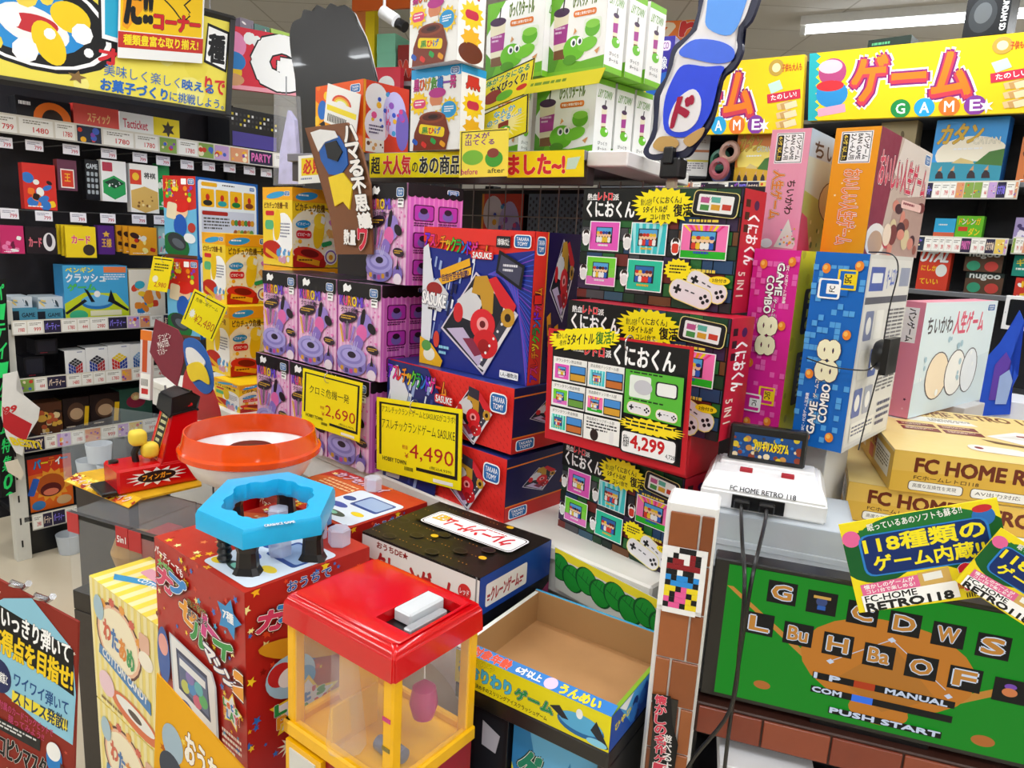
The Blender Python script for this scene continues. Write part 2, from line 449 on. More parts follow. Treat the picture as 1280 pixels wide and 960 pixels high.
# dark wire grid hung behind the cartons
g = unit('wire_grid', back(DECK, .62), 'dark wire grid panel hanging behind the stacked cartons', 'grid')
g.location = np.array([0, 1.425, 0]) + .60 * np.array([math.sin(math.radians(42)), math.cos(math.radians(42)), 0])
for i in range(17): bmobj('wire', tube([(-1.1 + i * .07, 0, ZD + .01), (-1.1 + i * .07, 0, UZ - .042)], .002, 5), GRIDM, g)
for i in range(10): bmobj('cross_wire', tube([(-1.12, .004, ZD + .02 + i * .08), (.04, .004, ZD + .02 + i * .08)], .002, 5), GRIDM, g)
ubox('back_board', g, M('back_board_dark', '2a2426', .6), (-1.8, .16, ZD), (.3, .18, UZ - .042))

# the long shelf across the aisle: pegboard back, price rails
lv = [.37, -.43, -.67, -.92, -1.25]
g = unit('aisle_shelf', LSH, 'dark gondola shelf with price rails, pegs and small games across the aisle')
PEG = M('pegboard_dark', '1e1c24', .6, noise=.5, scale=14)
ubox('back_panel', g, PEG, (-.6, .30, .1), (2.05, .32, H + .6))
for i, z in enumerate(lv):
    ubox('shelf_board', g, DARKM if i else WHITEM, (-.02, .0, H + z - .035), (2.05, .30, H + z - .01), .002)
ubox('kick_board', g, BLACKP, (0, .04, 0), (2.05, .08, H - 1.32))
for x in (-.055, 1.1, 1.98):
    if x > 0: ubox('upright', g, DARKM, (x, .27, 0), (x + .04, .298, H + .6)); continue
    ubox('post', g, M('post_white', 'd9d8d0', .45), (x, 0, 0), (x + .055, .04, H - .35))
    for k in range(10): ubox('post_slot', g, BLACKP, (x + .02 , -.0015, .06 + k * .1), (x + .026, -.0005, .09 + k * .1), 0)
ubox('top_board', g, DARKM, (.85, .0125, H + .9), (1.6, .3, H + .92))
# the game shelf beyond: dark shelf with lit header signs
g = unit('game_shelf', RSH, 'grey board game shelf under the two yellow header signs')
ubox('back_panel', g, M('pegboard_dark_grey', '26262a', .6, noise=.6, scale=18), (-1.2, .34, .1), (1.6, .36, H + .95))
for z in (.62, .335, .12, -.10, -.5, -.9): ubox('shelf_board', g, M('shelf_steel', '727478', .4, .3), (-1.2, 0, H + z - .03), (1.6, .34, H + z - .01), .002)
for x in (-1.2, 1.575): ubox('side_post', g, DARKM, (x, 0, 0), (x + .03, .34, H + .6))
for x in (-.02, .64): ubox('upright', g, DARKM, (x, .30, 0), (x + .03, .335, H + .6))
# ------------------------------------------------------------------ prints
RB = ['7a2be2', 'e8338c', 'ee2c24', 'f7931e', 'f7d11e', '5cc42e', '17a34a', '1e7fd8']
def tk(a, x, y, w, h):                                            # the maker's blue badge
    a.rr(x, y, w, h, 'ffffff', .25); a.rr(x + w * .05, y + h * .07, w * .9, h * .86, '1668b0', .25)
    a.t('TAKARA', x + w * .14, y + h * .2, w * .72, h * .26, 'ffffff', .02); a.t('TOMY', x + w * .2, y + h * .54, w * .6, h * .28, 'ffffff', .02)

def art_k_front(a):                                               # pink and purple carton
    a.r(0, 0, 1, 1, 'efb0dc')
    for i in range(11): a.r(.045 + i * .09, 0, .04, 1, 'f6cbe8')
    a.dots(.05, .2, .9, .75, 60, ['e060b4', 'b46ae0', 'f080c8', 'd048a0'], .022, 5)
    a.r(0, 0, 1, .13, '141016')
    for i in range(9): a.e(.06 + i * .11, .13, .06, .035, '141016', n=12)
    a.p([(.14, .05), (.2, .02), (.25, .05), (.31, .03), (.34, .07), (.28, .11), (.2, .1), (.15, .12)], 'ffffff')
    a.m('KUROMI', .06, .155, .56, .1, ['8a4be0', 'e8489c', 'f29a1e', 'f5d028', '6a50d8', '8a4be0'], bold=.05, out='141016', ow=.11)
    tk(a, .76, .045, .18, .09); a.rr(.8, .15, .14, .085, 'ffffff', .1); a.d(.81, .16, .12, .07, 2, '222222', 2)
    a.t('クロミ危機一発', .1, .275, .56, .055, '2a1030', .04)
    a.e(.27, .385, .22, .06, '2c1a30', -10); a.d(.1, .36, .34, .05, 2, 'e8b830', 4)
    for i, c in enumerate(['e8b428', 'c060c8', '6c6c74', 'd870b8', '9a80d8']): a.r(.1 + i * .065, .42 + abs(i - 2) * .02, .035, .2, c, -16 + i * 9)
    a.e(.66, .44, .17, .13, '9c84d4', 24); a.e(.62, .36, .05, .1, '1c141e', 14); a.e(.82, .46, .1, .05, '1c141e', 30)
    a.e(.6, .52, .12, .09, 'e46ab0', 18); a.rr(.42, .56, .2, .16, '8e74cc', .3, 30)
    a.e(.36, .87, .35, .13, '8878c4'); a.e(.36, .79, .35, .12, 'aaa0e0'); a.e(.36, .79, .27, .085, '8c80cc'); a.e(.36, .78, .22, .065, 'b0a6e6'); a.e(.37, .775, .1, .035, '2a2038')
    for i in range(5): a.rr(.1 + i * .11, .9 + .03 * math.sin(i * .8 + .4), .08, .05, ['d89a30', '4c3a78', 'c8489a'][i % 3], .3)
    for i in range(4): a.l(.4 + .02 * i, .72, .33 + .06 * i, .62, .002, 'd8d0f4')
    a.e(.85, .68, .14, .045, '2c1a30', 6); a.d(.75, .66, .2, .04, 2, 'e8b830', 7)
    a.e(.84, .9, .12, .09, '7a64b8'); a.e(.84, .95, .1, .06, 'ecdcea'); a.b(.84, .81, .05, .09, 3, .4, '1c141e')
def art_k_side(a):
    a.r(0, 0, 1, 1, 'd868c8')
    for i in range(12): a.r(.02 + i * .085, 0, .03, 1, 'e48ad4')
    a.r(0, 0, 1, .1, '141016'); tk(a, .7, .03, .22, .06)
    for i in range(8): a.e(.06 + i * .125, .1, .07, .03, '141016', n=12)
    for i in range(3):
        for j in range(2):
            a.rr(.1 + j * .44, .2 + i * .27, .37, .16, '5c1450', .15); a.rr(.12 + j * .44, .21 + i * .27, .33, .14, 'b838b4', .15)
            a.e(.28 + j * .44, .3 + i * .27, .1, .05, '7a64b8'); a.e(.28 + j * .44, .26 + i * .27, .07, .03, '2c1a30')
            a.d(.11 + j * .44, .375 + i * .27, .34, .045, 2, '4a1040', i * 3 + j)
def art_p_front(a):                                               # yellow carton, main face
    a.r(0, 0, 1, 1, 'fbd21c'); a.e(.5, .62, .6, .38, 'fff6dc')
    a.dots(0, .25, 1, .7, 40, ['fff1a8', 'f6b414', 'ffffff', 'e8a010', 'f0e8d8'], .035, 8)
    a.r(0, 0, 1, .17, 'f9a81a'); a.e(.3, .1, .24, .05, '2f9fe0', -8); a.d(.12, .08, .34, .04, 1, 'ffffff', 2); tk(a, .76, .05, .18, .085)
    a.t('ピカチュウ危機一発', .06, .19, .82, .1, '5a3208', .05, out='fde04a', ow=.09)
    a.e(.22, .45, .16, .05, '1e90d0', -6); a.t('ピカピー!', .1, .43, .24, .035, 'ffffff', .03)
    a.rr(.07, .53, .33, .1, 'd6202c', .4); a.t('ピカピーカ!', .1, .56, .27, .04, 'ffffff', .03)
    a.e(.56, .55, .12, .21, 'f4c81a', 8); a.e(.58, .4, .13, .1, 'fbd630'); a.p([(.62, .33), (.72, .36), (.68, .44), (.6, .42)], 'f2f0e8')
    a.e(.88, .42, .1, .04, 'd880c8', 20); a.e(.85, .56, .13, .05, 'e8b060', 20); a.rr(.62, .66, .24, .06, '2c9c58', .45, -14)
    a.e(.35, .93, .38, .16, 'b01c14'); a.e(.33, .83, .33, .09, 'd42a1c', 8); a.e(.36, .82, .2, .05, '7a0e0c', 8)
    a.r(.08, .88, .5, .07, 'e8a418', 12); a.d(.12, .895, .42, .04, 1, '5a2408', 6)
    a.e(.83, .86, .15, .105, 'ffffff'); a.e(.83, .86, .13, .09, '7c58b0'); a.e(.83, .86, .1, .07, 'fff2c0'); a.e(.83, .865, .05, .035, 'f0a01c')
def art_p_left(a):
    a.r(0, 0, 1, 1, 'fbd83c'); a.r(0, 0, 1, .16, 'fab228'); a.e(.45, .1, .32, .04, '38a4dc', -6); tk(a, .74, .05, .18, .06)
    a.t('ピカチュウ危機一発', .06, .19, .8, .08, '6a3a08', .05); a.e(.7, .6, .35, .28, 'ffffff'); a.e(.5, .48, .12, .2, 'f6cc1c', 6)
    a.rr(.1, .3, .3, .06, 'd8303a', .4); a.rr(.08, .42, .3, .12, '5cba82', .4); a.d(.6, .45, .32, .2, 5, '8a8aa0', 4); a.e(.3, .8, .34, .12, 'c4281a'); a.r(.08, .83, .44, .06, 'ecb020', 18)
    a.dots(.5, .78, .45, .15, 12, ['5aa0d8', 'e0e4f0', 'd89ab0'], .06, 2)
def art_m_front(a):                                               # red and blue running game carton
    a.r(0, 0, 1, 1, '6cb8e0'); a.r(0, 0, 1, .26, 'cc2a22'); a.e(.5, .3, .7, .12, 'cc2a22')
    a.m('大ぼうけん', .08, .04, .4, .13, ['f5d028', '58c040', 'f5d028', 'ffffff'], bold=.05, out='5a1410', ow=.1); tk(a, .76, .03, .2, .07); a.rr(.56, .03, .16, .07, 'ffffff', .1)
    a.dots(.05, .12, .9, .2, 18, ['f5d028', '8a3cb8', '48b048', 'f08a1e'], .05, 4)
    a.e(.55, .42, .2, .1, 'f2c8a0'); a.e(.55, .36, .24, .08, 'd8241c'); a.e(.5, .6, .2, .14, '2058b8'); a.rr(.1, .32, .3, .2, 'e8d8b8', .2, 10)
    a.e(.35, .85, .42, .16, '146c30', 20); a.e(.38, .8, .3, .1, '30343a', 24); a.e(.42, .82, .2, .05, '58606a', 24); a.e(.78, .75, .18, .06, 'e8ecf0', 12); a.e(.85, .62, .12, .06, 'b83a30'); a.r(0, .96, 1, .04, '6a3c20')
def art_m_side(a):
    a.r(0, 0, 1, 1, '1f62b4'); a.rr(.03, .03, .94, .95, 'eef4fa', .04)
    a.rr(.08, .05, .24, .05, 'f0b428', .4); a.d(.4, .06, .3, .03, 1, '333', 3); tk(a, .85, .05, .09, .055)
    for i in range(4):
        a.rr(.07 + i * .225, .13, .2, .22, 'f4b820', .08); a.e(.17 + i * .225, .3, .07, .035, ['2c2c2c', '28a0a8', '1c7838', '7c3c20'][i]); a.e(.17 + i * .225, .23, .03, .04, 'c83024')
    a.rr(.07, .39, .86, .34, 'd4d8e8', .04); a.rr(.08, .4, .4, .05, 'b02c24', .4); a.d(.1, .48, .4, .16, 4, '555', 5)
    for i in range(7): a.e(.56 + i * .055, .53, .035, .04, ['d89a28', '489048', 'c04030'][i % 3])
    for i in range(6): a.e(.6 + i * .055, .66, .035, .04, ['b0602c', 'd8b048', '6aa050'][i % 3])
    a.rr(.07, .77, .4, .06, '2c8a3c', .3); a.d(.1, .86, .8, .1, 3, '667', 9)

def s_toy(a, cx, cy, s, q=1):                                     # the red obstacle course toy
    P = lambda pts: [(cx + x * s, cy + y * s * q) for x, y in pts]
    a.p(P([(-.05, -.53), (.53, -.13), (.11, .59), (-.53, .15)]), 'd8d0e0')
    a.p(P([(-.05, -.5), (.5, -.12), (.1, .56), (-.5, .14)]), '1a1c2a')
    a.p(P([(.34, -.2), (.5, -.12), (.46, .0), (.12, .54), (.02, .5), (.3, .0)]), 'e8e4e8')
    a.p(P([(.36, -.16), (.47, -.1), (.1, .5), (.04, .47)]), '3a3c4c')
    a.p(P([(-.3, -.2), (-.1, -.36), (.06, -.2), (-.06, .02), (-.28, -.02)]), 'd8d8dc')
    a.p(P([(-.06, -.48), (.1, -.5), (.2, -.36), (.2, -.1), (.08, -.06), (.02, -.28), (-.1, -.3)]), 'c8962c')
    a.p(P([(.12, -.46), (.22, -.5), (.5, -.22), (.46, -.12), (.3, -.2)]), 'd8202c')
    a.e(cx - .28 * s, cy - .06 * s * q, .07 * s, .11 * s * q, 'd42830'); a.e(cx + .07 * s, cy + .03 * s * q, .17 * s, .17 * s * q, 'e02430')
    a.e(cx + .07 * s, cy + .03 * s * q, .08 * s, .08 * s * q, 'f8a0a0'); a.e(cx + .07 * s, cy + .03 * s * q, .04 * s, .04 * s * q, '6a0c14')
    a.e(cx + .12 * s, cy + .24 * s * q, .17 * s, .16 * s * q, 'd41c26'); a.e(cx + .1 * s, cy + .27 * s * q, .08 * s, .08 * s * q, 'a01018')
    a.e(cx + .4 * s, cy - .08 * s * q, .09 * s, .1 * s * q, 'c8962c'); a.e(cx + .4 * s, cy - .08 * s * q, .04 * s, .045 * s * q, '2c1c10')
    a.p(P([(-.44, .14), (-.2, .1), (.1, .4), (.04, .5)]), 'c8b8d8'); a.p(P([(-.2, .22), (-.06, .2), (.08, .36), (-.02, .4)]), '8a2c4a')
    for i in range(6): a.e(cx + (.08 + .05 * i) * s, cy + (.42 - .085 * i) * s * q, .016 * s, .016 * s * q, 'f4f0f0', n=10)
def art_s_front(a):
    a.r(0, 0, 1, 1, '1c2c88'); a.p([(0, 0), (1, 0), (1, .12), (.55, .18), (0, .14)], 'e02a20')
    for i in range(26): a.l(.62 + .01 * i, .3, 1.0 - .0 * i, .14 + .035 * i, .002, ['4a58d0', '7a40c0', '2c50c8'][i % 3])
    for i in range(40):
        r = random.Random(i); x, y = r.uniform(0, .5), r.uniform(.15, .7); a.r(x, y, r.uniform(.01, .03), r.uniform(.06, .16), r.choice(['9ab0e0', 'e8ecf8', '3c4c9c', '12184c']), 12)
    a.p([(0, .15), (.05, .12), (.12, .4), (.1, .8), (.03, .98), (0, 1)], 'e4e8f0')
    for x in (.04, .3, .55): a.r(x - .04, .005, .3, .1, 'e8322a')
    a.r(0, 0, 1, .035, 'e8322a'); a.m('アスレチックランドゲーム', .015, .035, .63, .1, RB, dy=.006, bold=.05, out='10101c', ow=.13)
    a.rr(.47, .145, .2, .055, 'e03030', .3); a.t('SASUKE', .485, .155, .17, .04, 'ffffff', .04, out='14142a', ow=.08)
    a.rr(.69, .04, .12, .075, '1c1c24', .1); a.t('対象年齢6才以上', .7, .055, .1, .045, 'ffffff', .03); tk(a, .84, .025, .14, .085)
    a.p([(.18, .3), (.46, .2), (.47, .25), (.19, .35)], 'f0b020'); a.p([(.17, .36), (.48, .26), (.48, .31), (.18, .41)], 'f0b020'); a.t('目指せ完全制覇!', .2, .305, .26, .05, '401c50', .05, rot=-11)
    a.p([(.72, .13), (.94, .22), (.92, .38), (.7, .28)], '14141c'); a.p([(.74, .16), (.92, .235), (.9, .35), (.72, .265)], '44445c'); a.d(.76, .22, .12, .06, 2, 'e0e0e8', 1)
    a.p([(.01, .46), (.16, .36), (.27, .46), (.2, .6), (.08, .58)], 'd8d8dc'); a.e(.13, .44, .08, .05, 'a02828'); a.t('SASUKE', .01, .47, .24, .09, 'ffffff', .06, out='1c2450', ow=.14, rot=4); a.d(.07, .575, .12, .03, 1, '222', 1)
    s_toy(a, .56, .62, .66, .95)
    a.p([(0, .8), (.12, .84), (.24, .95), (.22, 1), (0, 1)], 'f2b61c'); a.e(.1, .92, .06, .05, 'f4f0e0'); a.e(.07, .86, .05, .04, '58a04c'); a.e(.17, .8, .03, .06, 'd8402c'); a.d(.2, .84, .1, .08, 2, '9adcf4', 2)
    a.rr(.78, .925, .16, .05, 'ffffff', .1); a.t('1人~複数用', .79, .935, .14, .03, '222222', .02)
def art_s_spine(a):                                               # right side of the standing carton: red strip, then dark picture
    a.r(0, 0, 1, 1, '241848'); a.r(0, 0, .26, 1, 'e2342a'); a.r(.26, 0, .02, 1, 'f4a020')
    tk(a, .04, .03, .18, .12)
    for i, ch in enumerate('アスレチックランドゲーム'): a.rt(ch, .05, .93 - i * .052, .15, .046, RB[i % 8], rot=-90, bold=.05, out='1a1020', ow=.12)
    s_toy(a, .62, .3, .5, 1.0); a.p([(.32, .55), (.4, .52), (.52, .95), (.44, .97)], 'f0a81c'); a.p([(.5, .62), (.58, .6), (.68, .95), (.6, .97)], 'f0a81c'); a.d(.36, .6, .1, .3, 4, '5a1c40', 3)
def art_s_lid(a):                                                 # long side of the lying carton
    a.r(0, 0, 1, 1, 'e8302a')
    for i in range(26):
        for j in range(8): a.l(.36 + i * .025, .04 + j * .12 + (i % 2) * .06, .37 + i * .025, .08 + j * .12 + (i % 2) * .06, .0016, 'c42420')
    a.p([(0, 0), (.36, 0), (.5, .5), (.48, 1), (0, 1)], '1e2c70')
    for i in range(26):
        r = random.Random(i + 50); a.r(r.uniform(0, .4), r.uniform(.1, .8), r.uniform(.01, .03), r.uniform(.1, .3), r.choice(['9ab0e0', 'e8ecf8', '3c4c9c']), 14)
    a.p([(.02, .1), (.1, .06), (.2, .5), (.16, .96), (.04, .98)], 'e4e8f0')
    a.m('アスレチックランドゲーム', .01, .04, .52, .28, RB, dy=.008, bold=.05, out='10101c', ow=.13)
    a.rr(.43, .36, .15, .15, 'e03030', .3); a.t('SASUKE', .44, .38, .13, .11, 'ffffff', .04, out='14142a', ow=.08)
    a.r(.28, .62, .2, .12, 'f0b020', -8); a.t('目指せ完全制覇!', .29, .64, .18, .08, '401c50', .04, rot=-4); a.d(.06, .84, .12, .1, 1, 'ffffff', 2)
    s_toy(a, .72, .55, .3, 2.6); a.p([(.7, .1), (.78, .14), (.78, .3), (.7, .25)], '2c2c3c'); tk(a, .86, .1, .12, .3)
def art_s_lidside(a):
    a.r(0, 0, 1, 1, '1c1848'); a.l(0, .14, 1, .1, .003, 'f0801c'); a.r(0, .76, 1, .24, 'c8241e'); a.l(0, .76, 1, .76, .003, 'f0801c')
    s_toy(a, .4, .45, .4, .9); a.p([(.68, .3), (.95, .2), (.93, .36), (.8, .4), (.72, .66), (.66, .6), (.72, .4)], 'b4521c'); tk(a, .04, .8, .22, .17)

def mini(a, x, y, w, h, bg, seed, st=0):                          # a little game picture
    a.r(x - .006, y - .008, w + .012, h + .016, 'ffffff'); a.r(x, y, w, h, bg)
    if st == 1:
        for i in range(5): a.p([(x + w * .2 * i, y), (x + w * (.2 * i + .1), y), (x + w * (.15 + .17 * i), y + h), (x + w * (.1 + .17 * i), y + h)], 'a8ecf0')
    if st == 2:
        for i in range(8): a.p([(x + w * .5, y + h * .6), (x + w * (i / 8), y), (x + w * (i / 8 + .07), y)], ['f8e020', 'f03a8c', 'f89a1c'][i % 3])
        a.r(x, y + h * .78, w, h * .22, '28b428')
    if st == 3: a.p([(x, y), (x + w, y), (x + w, y + h * .35), (x, y + h * .35)], '74d838'); a.r(x, y + h * .7, w, h * .3, 'e878c8')
    a.r(x + w * .2, y + h * .17, w * .58, h * .58, '26242c'); r = random.Random(seed)
    a.r(x + w * .23, y + h * .2, w * .52, h * .25, r.choice(['58a8e0', '7cc0e8', '306cb0']))
    for i in range(5):
        X = x + w * (.28 + .1 * i); a.e(X, y + h * .45, w * .055, h * .09, 'f0c8a0', n=10); a.e(X, y + h * .38, w * .055, h * .06, r.choice(['702818', '181818', 'c83020', '2844a0', 'e8c030']), n=10)
        a.rr(X - w * .05, y + h * .53, w * .1, h * .2, r.choice(['f0f0f0', 'd83a2c', '3060c0', 'e8c030']), .3)
    a.d(x + w * .3, y + h * .8, w * .5, h * .13, 1, ['3048c0', 'f0f0f0', 'e8c030'][seed % 3], seed)
def pad(a, cx, cy, s, rot):                                       # white game pad
    q = a.W / a.H; c, n = math.cos(math.radians(rot)), math.sin(math.radians(rot))
    P = lambda x, y: (cx + (x * c - y * n) * s, cy + (x * n + y * c) * s * q)
    a.rr(cx - s * .53, cy - s * .23 * q, s * 1.06, s * .46 * q, 'f4e888', .45, rot); a.rr(cx - s * .51, cy - s * .21 * q, s * 1.02, s * .42 * q, 'e8e6ea', .45, rot)
    for w, h in ((.2, .065), (.065, .2)): X, Y = P(-.33, 0); a.r(X - s * w / 2, Y - s * h * q / 2, s * w, s * h * q, '1c1c20', rot)
    for x, y in ((.27, 0), (.43, 0), (.35, -.07), (.35, .07)): X, Y = P(x, y); a.e(X, Y, s * .042, s * .042 * q, '1c1c20', n=12)
    for x in (-.1, .05): X, Y = P(x, -.04); a.rr(X - s * .05, Y - s * .015 * q, s * .1, s * .03 * q, '44444c', .5, rot)
def art_ku_front(a):                                              # black retro console carton
    a.r(0, 0, 1, 1, '1a1c1c'); r = random.Random(4)
    for j in range(9):
        y = j * .115; X = -.02
        while X < 1:
            w = r.uniform(.06, .15); a.r(max(X, 0), y + .004, min(w, 1 - max(X, 0)) - .006, .105, r.choice(['2c6a34', '6c4428', '2c4a70', '3c2c4c', '22422c', '4c4c50', '1c2a24', '702c28', '38586c', '2c2c30']))
            X += w
    a.p([(0, 0), (.46, 0), (.4, .28), (0, .28)], '101212')
    a.t('熱血', .03, .045, .07, .06, 'ffffff', .03); a.t('レトロ', .105, .035, .1, .07, 'f0303a', .06, out='ffffff', ow=.1); a.t('派', .21, .05, .04, .055, 'ffffff', .03)
    a.t('くにおくん', .03, .115, .33, .14, 'ffffff', .05, skew=-.1)
    for x, y, w, h, c, s, st in ((.07, .3, .2, .25, 'e85ac0', 1, 0), (.36, .3, .22, .26, '3cc8d0', 2, 1), (.68, .3, .26, .27, 'f878b8', 3, 2), (.07, .62, .2, .25, '84d848', 4, 3), (.36, .62, .22, .26, '2cc8a4', 5, 0)): mini(a, x, y, w, h, c, s, st)
    for x, y in ((.05, .44), (.34, .46), (.65, .48), (.05, .76), (.34, .78)):
        a.e(x, y - .02, .03, .05, 'ffffff', n=12); a.e(x, y - .04, .02, .03, '2c1c18', n=10); a.e(x, y + .02, .026, .06, 'ffffff', n=10); a.rr(x - .02, y - .02, .04, .08, ['e8e8e8', 'c83a2c', 'd8402c'][int(x * 9) % 3], .3)
    a.b(.55, .15, .2, .165, 24, .78, 'fbe914', 0, .12); a.t('懐かしの名作', .41, .09, .07, .06, '181818', .02); a.t('「くにおくん」', .49, .07, .17, .06, '181818', .04, rot=-3)
    a.t('5タイトルが', .43, .15, .15, .055, '181818', .05, rot=-2); a.t('コレ1台で', .48, .215, .12, .05, '181818', .04, rot=-2); a.t('復活!', .62, .13, .12, .1, '181818', .05, rot=-4)
    a.rr(.73, .03, .26, .2, 'e8d888', .2, 5); a.rr(.735, .035, .25, .19, '1c1c20', .2, 5); a.rr(.76, .06, .2, .14, 'f0f0f0', .08, 5); a.t('くにおくん', .775, .07, .07, .03, '181818', .03)
    for i in range(5): a.r(.775 + (i % 3) * .062, .075 + (i + 1) // 3 * .06, .05, .045, ['c05890', '60b0a0', 'c84030', '489048', 'd8a030'][i], 5)
    a.d(.72, .255, .24, .04, 1, 'e8d048', 4)
    a.b(.68, .68, .09, .1, 16, .8, 'fbe914', 0, .1); a.d(.63, .64, .1, .08, 3, '181818', 5); a.d(.76, .66, .2, .05, 1, 'e8d048', 6)
    pad(a, .86, .8, .24, 24); pad(a, .77, .87, .25, 15); a.e(.93, .74, .06, .035, 'fbe020'); a.t('2台付き', .89, .725, .08, .03, '181818', .03)
def art_ku_side(a):
    a.r(0, 0, 1, 1, 'c01c34'); a.e(.6, .12, .12, .04, '3c1450'); a.rt('くにおくん', .25, .2, .55, .4, 'ffffff', bold=.05); a.rt('5 IN 1', .1, .66, .3, .2, 'f0e0d0', bold=.03)
    for i in range(3): a.r(.1, .08 + i * .1, .2, .06, '2c1010')

def art_g_spine(bg, hi, icons_top):
    def fn(a):
        a.r(0, 0, 1, 1, bg); r = random.Random(7)
        for i in range(70): a.r(round(r.random() * 8) / 9, round(r.random() * 30) / 32, .1, .028, hi)
        def icons(y):
            a.r(.2, y + .0, .5, .13, bg); a.rr(.48, y, .36, .1, 'f5d81c', .05); a.rr(.52, y + .008, .28, .084, bg, .05); a.rr(.6, y + .02, .2, .055, 'f5d81c', .05)
            a.rr(.14, y + .05, .42, .1, 'ffffff', .1); a.rr(.18, y + .058, .34, .084, bg, .1); a.rr(.3, y + .075, .22, .05, 'ffffff', .05)
            a.rt('SFC', .62, y + .026, .12, .04, '222222', rot=-90 if icons_top else 90, bold=.03); a.rt('FC', .36, y + .085, .1, .03, '222222', rot=-90 if icons_top else 90, bold=.03)
        rot = -90 if icons_top else 90
        def words(y0):
            seq = [('SFC・FC用ゲーム互換機', .66, .07, .0, .2, 'ffffff')]
            f = (lambda y, h: 1 - y - h) if icons_top else (lambda y, h: y)
            a.rt('SFC・FC用ゲーム互換機', .74 if not icons_top else .18, f(.08, .2), .07, .2, 'ffffff', rot=rot, bold=.02)
            a.rt('GAME', .56 if not icons_top else .29, f(.07, .17), .15, .17, 'ffffff', rot=rot, bold=.05, out='1a1014', ow=.12)
            a.rt('ゲームコンボ', .55 if not icons_top else .33, f(.26, .15), .08, .15, 'ffffff', rot=rot, bold=.03, out='1a1014', ow=.1)
            a.rt('COMBO', .36 if not icons_top else .48, f(.14, .2), .16, .2, 'ffffff', rot=rot, bold=.05, out='1a1014', ow=.12)
            a.rt('88', .3 if not icons_top else .32, f(.36, .2), .38, .2, 'f8f4d0', rot=rot, bold=.08, out='4a1418', ow=.13)
        icons(.08 if icons_top else .74); words(0)
        for x, y in ((.25, .08), (.85, .06), (.8, .4), (.2, .62), (.75, .93), (.3, .95)): a.e(x, y, .08, .025, 'f08a2c'); a.e(x - .02, y - .005, .04, .012, 'f8c060')
    return fn
art_g_pink = art_g_spine('e0249a', 'f06ac0', False); art_g_blue = art_g_spine('1468c4', '58a8ea', True)
def art_g_yside(a):
    a.r(0, 0, 1, 1, 'e8dc24'); a.dots(0, 0, 1, 1, 14, ['d8c81c', 'f4ec60', 'c8bc20'], .05, 3); a.rr(.2, .2, .6, .25, '2a281c', .1); a.rt('SPEC', .3, .22, .3, .2, 'd8d040', bold=.04); a.rr(.2, .55, .5, .3, '3c3820', .05); a.d(.3, .58, .3, .24, 8, 'd8d040')
def art_g_side(a):
    a.r(0, 0, 1, 1, 'd6d4d0'); a.r(.03, .02, .94, .96, 'e2e0dc')
    a.rr(.06, .06, .3, .12, '4c60b0', .03); a.rr(.1, .09, .22, .05, 'eceef4', .1); a.t('ゲームコンボ', .42, .06, .24, .1, '2c58c0', .05, rot=-8); a.rr(.72, .06, .24, .1, '9aa0b8', .03)
    a.r(.02, .21, .96, .035, '5c5c68')
    for i in range(3):
        for j in range(2):
            a.rr(.08 + j * .22, .28 + i * .2, .17, .15, ['7c84a8', 'f0eee8', '5068b0', 'a8acbc'][(i + j) % 4], .1); a.e(.165 + j * .22, .355 + i * .2, .05, .045, 'f2f0ec')
    for c in range(3): a.d(.55 + c * .14, .28, .12, .46, 22, '6a6870', c + 3)
    a.rr(.1, .86, .5, .1, 'f0eee8', .1); a.d(.13, .88, .44, .06, 3, '50587c', 5); a.d(.65, .8, .3, .15, 4, '50587c', 2)
def ban(a, bg, ttl, cols, age):
    a.r(0, 0, 1, 1, bg); a.r(.14, .03, .7, .25, 'ffffff'); a.r(.16, .035, .66, .24, '2a2420'); a.r(.175, .04, .63, .23, 'ffffff')
    a.rr(.18, .05, .15, .21, '2a2420', .2); a.rt(age, .205, .06, .1, .19, 'f5d850', bold=.03); a.rt('2人~6人用', .36, .05, .13, .2, '2a2420', bold=.02); a.rt('BAN GAME', .52, .05, .1, .2, '2a2420', bold=.03); a.rt('バンゲーム', .66, .05, .13, .2, '2a2420', bold=.04)
    a.rt(ttl, .3, .33, .42, .6, cols[0], bold=.05, out=cols[1], ow=.1, out2=cols[2], ow2=.15)
def art_ban_or(a): ban(a, 'f5a012', 'おいしい人生ゲーム', ('f58a3c', 'ffffff', 'c8601c'), '6才以上'); a.dots(.1, .3, .8, .65, 12, ['fff0c0'], .025, 2, 1)
def art_ban_pk(a):
    ban(a, 'f0a0b8', '人生ゲーム', ('e88a28', 'ffffff', '6a3c20'), '6才以上'); a.r(.28, .3, .5, .66, 'f0a0b8')
    a.rt('人生ゲーム', .16, .34, .3, .4, 'e8802c', bold=.06, out='f8f0e0', ow=.12, out2='8a4820', ow2=.16); a.rt('ちいかわ', .56, .42, .2, .28, '4c2c20', bold=.04)
    a.p([(.4, .98), (.7, .74), (.95, .95), (.9, .99)], 'e4ecd8'); a.dots(.5, .8, .4, .16, 16, ['6ab0c0', 'e880a0', '88b860', 'f0c040'], .03, 3); a.e(.2, .95, .16, .04, 'f4f6f8')
